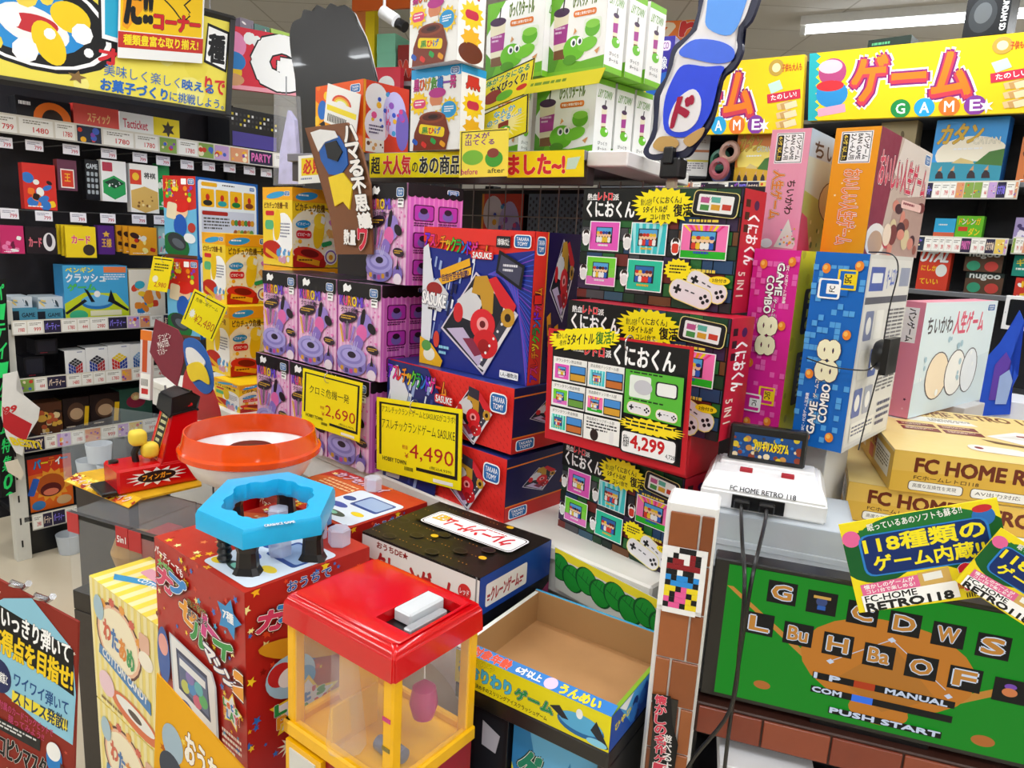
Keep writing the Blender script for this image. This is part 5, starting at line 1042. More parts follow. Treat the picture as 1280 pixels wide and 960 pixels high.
def maze(a, x, y, w, h):
    for i in range(int(8 * a.W / .3)):
        for j in range(6):
            X, Y = x + w * (i + .5) / 8, y + h * (j + .5) / 6
            if (i + j) % 3 == 0: a.rr(X - w * .05, Y - h * .05, w * .1, h * .1, '3c3428', .5); a.rr(X - w * .042, Y - h * .04, w * .084, h * .08, '14120c', .5)
            else:
                for k in range(3): a.e(X + w * .03 * (k - 1), Y, w * .004, h * .006, 'd8902c', n=6)
def crane_title(a, x, y, w, h, c='d8202c', o='ffffff'):
    a.t('クレーンゲーム', x + w * .1, y + h * .2, w * .75, h * .72, c, .07, out=o, ow=.12); a.r(x, y + h * .5, w * .08, h * .14, c); a.r(x, y + h * .72, w * .06, h * .1, c); a.r(x + w * .88, y + h * .5, w * .1, h * .14, c); a.r(x + w * .86, y + h * .72, w * .08, h * .1, c)
def art_b_top(a):
    a.r(0, 0, 1, 1, '1a1710'); maze(a, 0, 0, 1, 1); a.p([(.1, .12), (.9, .12), (.9, .5), (.1, .5)], '1a1710'); a.rr(.16, .2, .78, .32, 'ffffff', .15); a.rr(.17, .21, .76, .3, '2a2420', .15); a.rr(.175, .22, .75, .28, 'fafafa', .15)
    w = Art(1, 1); a.t('クレーンゲーム', .3, .27, .56, .18, 'd8202c', .07, out='ffffff', ow=.1, rot=180); a.t('GET', .2, .27, .1, .12, 'f0c028', .07, out='2c1c14', ow=.12, rot=180); a.d(.6, .25, .25, .03, 1, 'c83030')
    for x, y in ((.42, .68), (.86, .74), (.7, .08)): a.e(x, y, .028, .03, 'f0b820')
def art_b_front(a): a.r(0, 0, 1, 1, 'f4f2ee'); a.r(0, 0, 1, .012, '1c1c1c'); a.r(.97, 0, .012, 1, '8c8c8c'); a.t('おうちDE★', .14, .022, .28, .035, '8c1c1c', .05, out='f4d8c8', ow=.08); crane_title(a, .05, .045, .9, .17, 'b8242c', 'f0e8d8'); a.t('GET', .62, .2, .2, .09, 'f0c028', .08, out='2c1c14', ow=.14); a.e(.89, .1, .05, .042, 'd83030'); a.t('レッド', .855, .085, .07, .03, 'ffffff', .03); a.e(.5, .75, .4, .2, 'd8c8a8')
def art_b_right(a): a.r(0, 0, 1, 1, '17181c'); a.r(0, 0, 1, .2, '1c449c'); a.rr(.08, .05, .56, .12, 'f0ece8', .1); crane_title(a, .1, .06, .5, .1, 'a82c34', 'f0ece8'); a.p([(.5, .5), (.8, .3), (1, .24), (1, .42)], 'a83c6c'); a.p([(.6, .5), (.85, .36), (1, .34), (1, .48)], '3c9c6c'); a.l(0, .44, .5, .52, .002, 'd8d8d8')
carton('crane_game_carton', 'black and white crane game carton with red lettering on a maze-print lid', 'box', P3(-.276, 1.323, -.94), 35.6, (.295, .365, .225), {'all': '17181c', 'front': 'f4f2ee'}, {'top': art_b_top, 'front': art_b_front, 'right': art_b_right})
g = empty('low_plinth', (-.72, 1.05, 0), -math.radians(37), 'low white plinth under the red capsule cartons and the crane carton', 'plinth')
ubox('plinth_body', g, M('cabinet_white'), (-.05, .2, 0), (.33, .66, PLZ)); ubox('plinth_wing', g, M('cabinet_white'), (.33, .46, 0), (.5, .66, PLZ))
# ---- the ice breaking toy on the carton
ix, iy, iz = -.43, 1.262, -.575
tz = H - .575
o = empty('ice_breaker_toy', (ix, iy, tz + .0006), 0, 'bright blue six-sided ice breaking toy ring on black legs', 'toy')
px6 = [onz(q, H - .492) for q in ((244, 640), (303, 666), (402, 648), (419, 611), (361, 591), (283, 601))]
hexo = [(p[0] - ix, p[1] - iy) for p in px6]; c6 = np.mean(hexo, 0)
bm = bmesh.new(); N6 = 48
def hexpt(t, s, wav=0):
    k = t * 6; i = int(k) % 6; f = k - int(k); p = np.array(hexo[i]) * (1 - f) + np.array(hexo[(i + 1) % 6]) * f
    q = c6 + (p - c6) * (s + wav * (1 if int(t * N6) % 4 in (1, 2) else 0)); return q
rows = []
for s, z, w in ((1, .052, 0), (1, .078, 0), (.97, .086, 0), (.66, .086, .05), (.645, .078, .05), (.645, .058, .05), (.68, .052, .04), (1, .052, 0)):
    rows.append([bm.verts.new((*hexpt(k / N6, s, w), z)) for k in range(N6)])
for a, b in zip(rows, rows[1:]):
    for k in range(N6): bm.faces.new((a[k], a[(k + 1) % N6], b[(k + 1) % N6], b[k]))
bmesh.ops.remove_doubles(bm, verts=bm.verts, dist=1e-5)
bmobj('hexagon_ring', bm, BLUEP, o)
for k in (1, 2, 4, 5):
    p = c6 + (np.array(hexo[k]) - c6) * .84
    if k == 1: p = c6 + (np.array(hexo[1]) * .5 + np.array(hexo[1]) * .5 - c6) * .84
    bm = prism([(p[0] + x * .019, p[1] + y * .014) for x, y in ((-1, -.6), (-.6, -1), (.6, -1), (1, -.6), (1, .6), (.6, 1), (-.6, 1), (-1, .6))], 0, .052)
    for v in bm.verts:
        if v.co.z < .01: v.co.x += (v.co.x - p[0]) * .25; v.co.y += (v.co.y - p[1]) * .25
    bmesh.ops.subdivide_edges(bm, edges=[e for e in bm.edges if abs(e.verts[0].co.z - e.verts[1].co.z) > .03], cuts=3)
    for v in bm.verts:
        if .01 < v.co.z < .045: v.co.x += (p[0] - v.co.x) * .22; v.co.y += (p[1] - v.co.y) * .22
    bmobj('leg', bm, BLACKP, o, False)
q = onz((281, 703), tz); bmobj('hammer_handle', tube([(q[0] - ix, q[1] - iy, .003 + k * .006) for k in range(9)], [.013 if k % 2 else .010 for k in range(9)], 12), BLACKP, o)
a_ = Art(.05, .012); a_.t('CRASHICE GAME', 0, .1, 1, .8, 'e8f0f4', .04, out='2c4c7c', ow=.1); link('logo_lettering', a_.mesh((hexo[1][0] + .025, hexo[1][1] + .028, .0865), (.86, .5, 0), (.5, -.86, 0), (0, 0, 1), PAPER), o)
ICEC = clear('ice_clear', 'e6ecff', .5, .3); ICEB = clear('ice_blue', '6cb4f0', .6, .3)
for i, (x, y, m, t) in enumerate(((424, 681, ICEC, 'clear plastic ice block lying alone at the corner of the red carton'), (350, 694, ICEC, 'clear plastic ice block between the black legs'), (330, 672, ICEB, 'blue plastic ice block under the toy ring'), (402, 655, ICEB, 'blue plastic ice block beside the toy ring'), (396, 672, ICEC, 'clear plastic ice block leaning by the front leg'), (348, 655, ICEC, 'clear plastic ice block behind the front leg'))):
    p = onz((x, y), tz); b = lathe([(0, 0), (.018, 0), (.021, .003), (.021, .031), (.018, .034), (0, .034)], 6)
    b2 = bmobj('ice_block', b, m, None, True, (p[0], p[1], tz + .0006), i); tag(b2, t, 'ice block', 'plastic ice blocks')
p = onz((466, 613), tz - 0); b = lathe([(0, 0), (.017, 0), (.02, .003), (.02, .029), (.017, .032), (0, .032)], 6)
tag(bmobj('ice_block', b, ICEC, None, True, (p[0], p[1], tz + .0006)), 'clear plastic ice block on the second red carton below the price card', 'ice block', 'plastic ice blocks')
# ---- cotton candy maker: orange clear rim on a white bowl
bx, by = -.575, 1.545; rz = H - .455
carton('cotton_candy_carton', 'yellow carton under the orange and white cotton candy maker', 'box', P3(-.652, 1.514, -.94), 30, (.085, .24, .12), 'e8c838', None)
o = empty('cotton_candy_maker', (bx, by, H - .70), 0, 'cotton candy maker with a clear orange rim, white bowl and red base', 'toy')
bz = .245
bz = .215
bmobj('bowl', lathe([(.03, bz - .085), (.08, bz - .08), (.118, bz - .055), (.138, bz - .018), (.141, bz - .004), (.135, bz - .004), (.105, bz - .045), (.06, bz - .06), (.03, bz - .062), (.03, bz - .085)], 40), WHITEP, o)
bmobj('orange_rim', lathe([(.144, bz - .012), (.151, bz - .008), (.152, bz + .004), (.146, bz + .008), (.142, bz + .02), (.138, bz + .042), (.135, bz + .042), (.139, bz + .018), (.142, bz + .004), (.144, bz - .012)], 48), ORANGEP, o)
bmobj('spinner_head', lathe([(.0, bz + .004), (.045, bz + .002), (.062, bz - .01), (.058, bz - .06), (0, bz - .061)], 28), M('spinner_dark', '3a2c2c', .3, .3), o)
bmobj('base', lathe([(.0, 0), (.04, 0), (.043, .02), (.043, .06), (.038, .09), (.042, .13), (0, .135)], 28), REDP, o, True, (-.01, 0, 0))
# ---- crane game toy: red roof, yellow posts, clear windows
yaw = 36.3; o = empty('crane_game_toy', (-.319, .989, H - .885), -math.radians(yaw), 'red-roofed toy crane game with yellow posts and clear windows', 'toy')
w, d, zb, zt = .229, .178, .0, .305; wz0, wz1 = .135, zt
bm = bmesh.new()
def ringrect(m, z): return [bm.verts.new(q) for q in ((-m, -m, z), (w + m, -m, z), (w + m, d + m, z), (-m, d + m, z))]
R = [ringrect(-.012, zt), ringrect(.006, zt), ringrect(.004, zt + .036), ringrect(-.006, zt + .046), ringrect(-.012, zt + .0475)]
for a, b in zip(R, R[1:]):
    for k in range(4): bm.faces.new((a[k], a[(k + 1) % 4], b[(k + 1) % 4], b[k]))
bm.faces.new(R[0]); hx0, hx1, hy0, hy1 = w * .66, w * .96, d * .22, d * .82          # a hole for the battery cover
hole = [[bm.verts.new((x, y, z)) for x, y in ((hx0, hy0), (hx1, hy0), (hx1, hy1), (hx0, hy1))] for z in (zt + .0475, zt + .03)]
for a, b in ((R[-1], hole[0]), hole):
    for k in range(4): bm.faces.new((a[k], a[(k + 1) % 4], b[(k + 1) % 4], b[k]))
bm.faces.new(hole[1])
bmesh.ops.bevel(bm, geom=[e for e in bm.edges if all(v.co.z > zt + .03 and (v.co.x < hx0 - .01 or v.co.x > hx1 + .012 or v.co.y < hy0 - .01 or v.co.y > hy1 + .01) for v in e.verts) and (abs(e.verts[0].co.z - e.verts[1].co.z) > .005 or min(v.co.z for v in e.verts) > zt + .03)] + [e for e in bm.edges if abs(e.verts[0].co.z - e.verts[1].co.z) > .03], offset=.004, segments=3, affect='EDGES')
roof = bmobj('roof', bm, REDP, o)
ubox('recess_floor', roof, BLACKP, (w * .662, d * .222, zt + .0302), (w * .958, d * .818, zt + .0312), .0); ubox('battery_cover', roof, M('cover_grey', 'd4d8dc', .35), (w * .67, d * .4, zt + .0305), (w * .82, d * .81, zt + .0505), .003); ubox('cover_latch', roof, M('latch_grey', 'b8bcc0', .3, .4), (w * .85, d * .28, zt + .0305), (w * .91, d * .72, zt + .044), .002)
for x, y in ((0, 0), (w - .02, 0), (w - .02, d - .02), (0, d - .02)): ubox('post', o, YELP, (x, y, .12), (x + .02, y + .02, zt), .003)
ubox('tray_floor', o, YELP, (0, 0, .118), (w, d, .13)); ubox('front_rail', o, YELP, (-.004, -.006, .118), (w + .004, .012, .142), .003); ubox('back_rail', o, YELP, (0, d - .012, .118), (w, d, .142), .003); ubox('side_rail', o, YELP, (-.004, -.006, .118), (.012, d, .142), .003); ubox('side_rail', o, YELP, (w - .012, -.006, .118), (w + .004, d, .142), .003)
ubox('base', o, M('crane_red', 'a01420', .35), (.002, .002, 0), (w - .002, d - .002, .118))
ubox('chute_frame', o, YELP, (.006, -.007, .012), (.09, .002, .112), .004); ubox('chute_hole', o, M('chute_white', 'd8d8d4', .4), (.017, -.009, .022), (.078, -.0065, .102), .002)
ubox('control_panel', o, M('panel_print', '7c1c18', .4, noise=.8, scale=60), (.1, -.004, .03), (w - .01, .002, .1))
ubox('chute_wall', o, YELP, (.095, .006, .13), (.099, .095, .2)); ubox('chute_wall', o, YELP, (.01, .093, .13), (.099, .097, .215))
for a, b in (((.02, .001, .142), (w - .02, .003, zt)), ((w - .003, .02, .142), (w - .001, d - .02, zt)), ((.001, .02, .142), (.003, d - .02, zt)), ((.02, d - .003, .142), (w - .02, d - .001, zt))): ubox('window', o, CLEAR, a, b, 0)
bm = lathe([(0, -.03), (.016, -.028), (.022, -.005), (.018, .02), (0, .034)], 14); prize = bmobj('prize', bm, M('prize_magenta', 'c02c70', .3), o, True, (w * .8, d * .62, .20)); bmobj('string', tube([(w * .8, d * .62, .235), (w * .81, d * .6, .27), (w * .82, d * .62, zt)], .0012, 6), WHITEP, o)
bm = lathe([(0, -.03), (.011, -.027), (.014, 0), (.011, .027), (0, .03)], 12); bmesh.ops.rotate(bm, verts=bm.verts, matrix=Matrix.Rotation(1.5, 3, 'Y')); bmobj('grey_capsule', bm, M('capsule_grey', '74788c', .4), o, True, (w * .76, d * .3, .144))
for k, c in enumerate(('c83478', '7c6c28', '3c8c2c')): ubox('post_sticker', o, M('sticker_' + c, c, .4, noise=.5, scale=300), (w - .018, -.0012, .15 + .045 * (2 - k)), (w - .003, -.0002, .156 + .045 * (2 - k)), 0)
bmobj('clear_bag', tube([(w * .5, .02, .14), (w * .5, .02, .2), (w * .47, .02, .29)], [.03, .024, .018], 8), CLEARB, o)
carton('crane_stand_carton', 'plain dark red carton under the toy crane game', 'box', P3(-.31, 1.0, -1.03), 36.3, (.21, .144, .16), '8c1820')
carton('stand_block', 'low white block under the crane toy carton', 'box', (-.31, 1.0, 0), 36.3, (.21, H - 1.031, .16), 'd8d6d2')
# ---- open display tray on the black stand
yaw = 33; tx, ty = -.066, 1.058; tw, td, th, tzz = .278, .248, .058, H - .71
o = empty('open_display_tray', (tx, ty, tzz), -math.radians(yaw), 'empty open cardboard tray cut from a yellow and blue ice game carton', 'box')
def tray_front(a):
    a.r(0, 0, 1, 1, 'e8dc14'); a.t('ひやひや', .05, .06, .22, .2, 'e8dc14', .08, out='3c3c20', ow=.13); a.t('こおりわり', .03, .3, .36, .38, '48b8e8', .08, out='14508c', ow=.15); a.t('ゲーム', .42, .36, .24, .32, '1c8c50', .08, out='ffffff', ow=.12, out2='14402c', ow2=.18)
    a.t('かけひきが決め手のスリリングアイスクラッシュゲーム', .03, .78, .6, .14, '24241c', .02)
    a.e(.83, .62, .14, .3, '1c68a8'); a.e(.83, .55, .13, .25, '58b0e0'); a.e(.82, .3, .02, .14, 'f0f0f0'); a.p([(.64, .42), (.7, .3), (.76, .6), (.72, .62)], '20242c'); a.p([(.92, .3), (.89, .6), (.98, .95), (1, .9)], '20242c'); a.e(.93, .88, .06, .1, '88d0f0')
def tray_flap(a): a.r(0, 0, 1, 1, '2c80d0'); a.t('対象年齢', .1, .1, .26, .8, 'e84c24', .08, out='f4e0d0', ow=.12); a.t('6才以上', .4, .2, .16, .6, 'f4f4f4', .07, out='1c3c8c', ow=.12); a.r(.0, 0, .08, 1, 'd0c8f0'); a.t('うんめい', .68, .15, .24, .75, 'f5d820', .08, out='2858b0', ow=.12); a.e(.62, .5, .04, .5, 'e4c8e8')
def tray_side(a): a.r(0, 0, 1, 1, '1c50b0'); a.r(.7, 0, .3, 1, 'c8d428'); a.p([(.1, 0), (.3, .9), (.5, .1), (.68, 1), (.66, 0)], '48a0e0'); a.t('ひやひや', .06, .35, .3, .2, 'f0dc28', .06); a.dots(.3, .4, .65, .5, 12, ['2c74c8', '48b0e8', '0c2c70'], .05, 3); a.p([(.1, .0), (.2, .3), (.3, .0)], 'f0f4f8')
def wallmesh(a, b, col): return boxmesh(b[0] - a[0], b[1] - a[1], b[2] - a[2], col, None, .0006, a)
KR = 'b08a5c'
for nm, a, b, col in (('front_wall', (0, 0, 0), (tw, .007, th), {'all': KR, 'front': 'e8dc14', 'top': '3c88d0'}), ('back_wall', (0, td - .007, 0), (tw, td, th + .006), {'all': KR, 'top': '48a8d8'}), ('side_wall', (0, 0, 0), (.008, td, th + .004), {'all': KR, 'top': 'f0f0ea', 'left': '2c70c0'}), ('side_wall', (tw - .007, 0, 0), (tw, td, th), {'all': KR, 'right': '1c50b0', 'top': '88b030'})):
    p = link(nm, wallmesh(a, b, col), o)
    if nm == 'front_wall':
        A = Art(tw, th); tray_front(A); link('front_print', A.mesh((0, 0, th), (1, 0, 0), (0, 0, -1), (0, -1, 0), CARD), p)
        A = Art(tw, .022); tray_flap(A); link('flap_print', A.mesh((0, .02, th + .006), (1, 0, 0), (0, -.96, -.27), (0, -.27, .96), CARD), p)
    if b[0] == tw and a[0] > .1: A = Art(td, th); tray_side(A); link('side_print', A.mesh((tw, 0, th), (0, 1, 0), (0, 0, -1), (1, 0, 0), CARD), p)
link('tray_bottom', boxmesh(tw, td, .004, None, KRAFT, 0), o)
st = empty('tray_stand', (tx, ty, 0), -math.radians(yaw), 'black stand under the open cardboard tray', 'stand')
ubox('top_frame', st, BLACKP, (.0, .0, tzz - .03), (tw, td, tzz - .001), .003); ubox('side_panel', st, BLACKP, (.0, .01, 0), (.02, td, tzz - .03)); ubox('side_panel', st, BLACKP, (tw - .02, .01, 0), (tw, td, tzz - .03)); ubox('back_panel', st, DARKM, (.02, td - .02, 0), (tw - .02, td, tzz - .03)); ubox('stand_floor', st, DARKM, (.02, .02, 0), (tw - .02, td - .02, H - 1.0))
def ice2(a): a.r(0, 0, 1, 1, '2c84c4'); a.p([(0, .3), (.3, .9), (.0, 1)], 'd8d420'); a.p([(.2, 0), (.45, .6), (.7, .1), (.9, .7), (1, .1), (1, 0)], '68b8e8'); a.t('ゲーム', .08, .2, .6, .3, '1c8c6c', .09, out='ffffff', ow=.14, out2='14402c', ow2=.2, rot=24)
t_ = np.array([tx, ty]) + np.array([math.cos(math.radians(yaw)), -math.sin(math.radians(yaw))]) * .1 + np.array([math.sin(math.radians(yaw)), math.cos(math.radians(yaw))]) * .03
carton('ice_game_box', 'blue ice game box stored inside the black stand', 'box', (t_[0], t_[1], H - .998), yaw, (.15, .24, .1), '2c84c4', {'front': ice2})
t_ = np.array([tx, ty]) + np.array([math.cos(math.radians(yaw)), -math.sin(math.radians(yaw))]) * .025 + np.array([math.sin(math.radians(yaw)), math.cos(math.radians(yaw))]) * .02
carton('dark_game_box', 'dark boxed game with a grey label stored inside the black stand', 'box', (t_[0], t_[1], H - .998), yaw, (.07, .25, .12), '14161c', {'front': lambda a: (a.r(0, 0, 1, 1, '14161c'), a.r(.1, .05, .8, .9, '1c2028'), a.p([(.3, .1), (.8, .16), (.7, .3), (.3, .28)], 'b8b8c8'), a.e(.5, .5, .1, .03, 'b86c28'))})
# leaf strip along the front edge of the deck
def leaf_strip(a):
    a.r(0, 0, 1, 1, 'd8d8d0'); a.r(0, 0, 1, .2, 'f0e030')
    for i in range(9):
        x = .02 + i * .118
        for q, c in ((0, '0c5424'), (-.015, '1c9030')): a.e(x + .02, .42 + .12 * (i % 2), .095 + q, .32 + q, c, 18)
        a.l(x - .05, .36, x + .1, .56, .0015, '0c5424')
        for k in range(3): a.l(x - .02 + k * .035, .42 + k * .05, x + .0 + k * .035, .22 + k * .06, .001, '0c5424')
panel('leaf_strip', 'green leaf-print cardboard strip along the white deck edge', 'strip', quad(back(DECK, -.012), (694, 684), (852, 765), (846, 826), (694, 735)), leaf_strip, .002, 'd8d8d0')
# ---- cotton candy cartons, poster board, orange card
def art_y(a):
    a.r(0, 0, 1, 1, 'f4e07c')
    for i in range(12): a.p([(i * .09, 0), (i * .09 + .045, 0), (i * .09 + .02, 1), (i * .09 - .025, 1)], 'f8ecb0')
    a.e(.42, .36, .34, .28, '5c2418'); a.e(.42, .36, .32, .26, 'f0c0a0'); a.e(.42, .36, .29, .235, 'fbf0d0')
    for i in range(7): a.b(.42 + .34 * math.cos(i * .45 + 3.6), .36 + .28 * math.sin(i * .45 + 3.6), .05, .04, 8, .7, ['d85c48', 'f0a038'][i % 2])
    a.m('わたあめ', .2, .26, .46, .16, ['d85c3c', '2c70b8', 'e88c28', '2c9c58'], dy=.03, bold=.07, out='fbf0d0', ow=.13); a.p([(.12, .5), (.86, .64), (.86, .74), (.1, .58)], '3c80c0'); a.t('COTTON CANDY', .16, .56, .66, .07, 'f4f4ec', .05, rot=9)
    a.rr(.74, .14, .14, .14, 'e8b8a0', .2); a.e(.82, .34, .1, .07, 'fdf6e4'); a.e(.62, .88, .36, .1, 'e06c38', 6); a.e(.62, .86, .28, .06, 'f4f4f0', 6); a.e(.62, .87, .1, .03, '3c2c28', 6); a.e(.14, .2, .08, .1, 'a8c8d8'); a.e(.2, .8, .12, .1, 'f4d0dc'); a.d(.1, .94, .5, .04, 1, '8c6c38', 2)
def art_y_top(a):
    a.r(0, 0, 1, 1, 'f8ecb0')
    for i in range(8): a.r(i * .13, 0, .065, 1, 'f4dc50')
    a.p([(.1, .7), (.5, .3), (.95, .5), (.9, .62), (.5, .46), (.18, .8)], '3c9cd0'); a.t('COTTON CANDY', .3, .4, .5, .1, 'f8f8f4', .05, rot=-6); a.r(.55, .06, .4, .3, '48b0e0'); a.m('わた', .6, .1, .3, .2, ['e8487c', 'f5d020'], bold=.06); a.rr(.2, .2, .3, .2, 'e8a8b8', .3)
YA = {'front': art_y, 'top': art_y_top}
carton('cotton_candy_carton', 'yellow striped cotton candy carton, upper of two beside the red carton', 'box', P3(-.885, 1.428, -1.045), 37.4, (.30, .288, .13), 'f4e07c', YA, 'yellow cotton candy cartons', key='y')
carton('cotton_candy_carton', 'yellow striped cotton candy carton, lower of two beside the red carton', 'box', P3(-.885, 1.428, -1.337), 37.4, (.30, .288, .13), 'f4e07c', YA, 'yellow cotton candy cartons', key='y')
carton('pallet_board', 'low grey board on the floor under the yellow cartons', 'board', P3(-.89, 1.43, -1.45), 37.4, (.31, .112, .13), '8c8884')
def poster(a):
    a.r(0, 0, 1, 1, '8c2c20'); a.dots(0, 0, 1, 1, 20, ['a84030', 'f0e0d0', 'c85040'], .02, 3, 1); a.p([(.2, .06), (.5, -.0), (.95, .12), (1, .3), (.98, .52), (.6, .5), (0, .42), (0, .14)], '90c8e0')
    a.p([(.0, .09), (.96, .12), (.98, .31), (.02, .24)], '1a1a1a'); a.t('思いっきり弾いて', .06, .095, .86, .085, 'ffffff', .05, out='1a1a1a', ow=.09, rot=2); a.t('高得点を目指せ!', .06, .19, .9, .1, 'f5d020', .06, out='1a1a1a', ow=.1, rot=2)
    a.e(.16, .385, .13, .07, '28305c'); a.t('友達や家族と', .07, .365, .18, .045, 'ffffff', .03); a.t('ワイワイ弾いて', .32, .34, .6, .06, '24508c', .03, rot=2); a.r(.3, .42, .62, .05, 'f0dc40', 2); a.t('ストレス発散!!', .32, .41, .6, .065, '28405c', .04, rot=2); a.t('付属のカードコックピットで', .16, .49, .6, .035, 'c84878', .02, rot=3); a.t('競ってみよう!!', .26, .53, .4, .035, 'c84878', .02, rot=3)
    a.r(.06, .565, .56, .05, '2a2a2a', 2); a.d(.08, .575, .5, .03, 2, 'd8d8d8', 3); a.t('デコピンマスター', .06, .63, .72, .1, '1a1a1a', .06, out='f4f4f0', ow=.11, rot=3); a.e(.78, .62, .09, .07, '2c80c8'); a.e(.77, .59, .08, .04, 'f4f4f4'); a.p([(.85, .62), (.95, .66), (.94, .82), (.84, .8)], '5c2c1c')
    a.b(.5, .9, .5, .16, 12, .8, 'e8c8a0'); a.t('2,400', .24, .78, .7, .17, 'c82c28', .06, out='ffffff', ow=.1); a.t('税抜¥', .05, .84, .16, .06, '5c1c18', .03)
q = [ony(p, .93) for p in ((-18, 716), (98, 778), (132, 990), (-18, 1010))]
o = panel('price_poster', 'dark red handwritten poster board with a 2,400 price in front of the yellow cartons', 'sign', q, poster, .004, '8c2c20')
for k, fx in enumerate((.36, .62)):
    p = q[0] * (1 - fx) + q[1] * fx - q[3]
    bmobj('binder_clip', tube([p + np.array([-.012, 0, .012]), p + np.array([0, .01, .0]), p + np.array([.014, 0, .012])], .005, 6), M('clip_silver', 'b8b8bc', .25, .9), o)
bmobj('poster_leg', tube([q[3] * 0 + np.array([.06, .01, .1]), np.array([.06, .01, -q[3][2] + .002])], .008, 8), GREYM, o)
def orange_card(a):
    a.r(0, 0, 1, 1, 'f0b020'); a.dots(0, 0, 1, 1, 18, ['c86818', 'f8d860'], .03, 2, 1); a.t('おうちが', .34, .12, .5, .17, 'fdf6ea', .06, out='7c2c14', ow=.12); a.t('かわいい', .42, .32, .5, .17, 'fdf6ea', .06, out='7c2c14', ow=.12); a.t('遊び場に', .48, .52, .46, .16, 'fdf6ea', .06, out='7c2c14', ow=.12); a.t('パーティー', .08, .62, .36, .14, 'fdf6ea', .05, out='7c2c14', ow=.1); a.e(.2, .28, .12, .1, 'a8c0d0'); a.e(.2, .44, .14, .1, '48505c'); a.e(.34, .52, .12, .14, '2c70b8')
q = [ony(p, 1.0) for p in ((196, 842), (306, 962), (298, 1060), (190, 1060))]
o = panel('orange_pop_card', 'orange handwritten card leaning in front of the red capsule carton', 'sign', q, orange_card, .003, 'f0b020')
def fan(a): a.r(0, 0, 1, 1, 'f4f0e0'); a.d(.1, .1, .7, .5, 5, '6c6458', 3); a.t('おもしろ', .1, .6, .8, .25, '1c1c1c', .03)
bmobj('card_leg', tube([np.array([.05, .01, .02]), np.array([.05, .01, -q[3][2] + .002])], .006, 8), GREYM, o)
# ---- finger strike machine on its cardboard tray and clear boxes
zf = H - .70
def clearbox(x, y, label):
    b = empty('clear_front_box', (x, y, zf - .26), -math.radians(23), label, 'box'); w, hh, d = .208, .256, .2
    link('black_tray', boxmesh(w, d, .05, '1c1614'), b); link('top_rim', boxmesh(w, .012, .012, '120e0c', None, 0, (0, 0, hh - .013)), b); link('back_card', boxmesh(w, .004, hh, {'all': '2a1c18', 'front': '6c5448'}, None, 0, (0, d - .004, 0)), b)
    for a, c in (((0, 0, .05), (w, .0015, hh)), ((w - .0015, 0, .05), (w, d, hh)), ((0, 0, hh - .002), (w, d, hh))): ubox('clear_window', b, CLEAR, a, c, 0)
    for x0 in (0, w - .04): ubox('red_corner', b, M('corner_red', 'b81c24', .4), (x0, -.002, hh - .05), (x0 + .04, -.0005, hh), 0)
    A = Art(.036, .02); A.t('5in1', .1, .1, .8, .8, 'f4f0f0', .04); link('corner_lettering', A.mesh((w - .038, -.003, hh - .02), (1, 0, 0), (0, 0, -1), (0, -1, 0), PAPER), b)
    bm = lathe([(0, -.05), (.045, -.035), (.055, 0), (.04, .04), (0, .05)], 16); bmobj('paddle', bm, M('paddle_tan', 'b88c48', .5), b, True, (.1, .1, .14)); bmobj('striker', lathe([(0, -.02), (.018, -.016), (.022, 0), (.018, .016), (0, .02)], 14), M('striker_yellow', 'e8c828', .5), b, True, (.15, .04, .09)); ubox('red_unit', b, M('unit_red', 'a81c24', .35), (.14, .08, .05), (.195, .17, .2), .004)
    return b
clearbox(-1.06, 1.64, 'clear-fronted boxed punching toy with red corner tags beside the floor aisle'); clearbox(-.865, 1.555, 'clear-fronted boxed punching toy next to the red capsule carton')
carton('riser_box', 'plain dark carton under the clear-fronted boxes', 'box', P3(-1.06, 1.64, -1.45), 23, (.42, .488, .2), '2c2624')
def fire(a): a.r(0, 0, 1, 1, 'e8b41c'); a.dots(0, 0, 1, 1, 30, ['c83c1c', 'f8e060', 'a02818', 'f0901c'], .06, 4, 1); a.t('フィンガーストライク', .08, .2, .84, .6, 'f0d8d0', .04, out='8c1c18', ow=.07)
zt2 = zf + .008
qq = [onz(p, zt2) for p in ((97, 591), (177, 623), (252, 606), (250, 592), (158, 580))]
o = empty('flame_tray', (qq[1][0], qq[1][1], zf + .001), 0, 'flame-print cardboard tray under the red punching toy', 'tray')
bmobj('tray_board', prism([(p[0] - qq[1][0], p[1] - qq[1][1]) for p in qq], .002, .007), M('tray_yellow', 'e8a818', .45, noise=.5, scale=25), o, False)
q4 = [qq[0], qq[1], onz((167, 642), zf + .0), onz((80, 601), zf + .0)]
panel('front_flap', None, None, q4, fire, .002, 'e8a818', parent=o)
mp = onz((197, 601), zf + .01); o = empty('finger_strike_machine', (mp[0], mp[1], zf + .0085), -math.radians(-46), 'red finger punching arcade toy with a yellow striker', 'toy')
ubox('base', o, REDP, (-.115, -.055, 0), (.09, .055, .066), .006); ubox('foot_plate', o, BLACKP, (-.15, -.05, 0), (-.112, .05, .012), .003)
bm = prism([(-.01, .06), (.088, .06), (.088, .2), (.075, .215), (.035, .2)], -.05, .05, 'y'); bmesh.ops.bevel(bm, geom=sharp(bm), offset=.004, segments=2, affect='EDGES'); bmobj('tower', bm, REDP, o)
bm = prism([(.02, .19), (.09, .2), (.096, .232), (.075, .25), (.03, .235)], -.052, .052, 'y'); bmesh.ops.bevel(bm, geom=sharp(bm), offset=.004, segments=2, affect='EDGES'); bmobj('head_unit', bm, BLACKP, o)
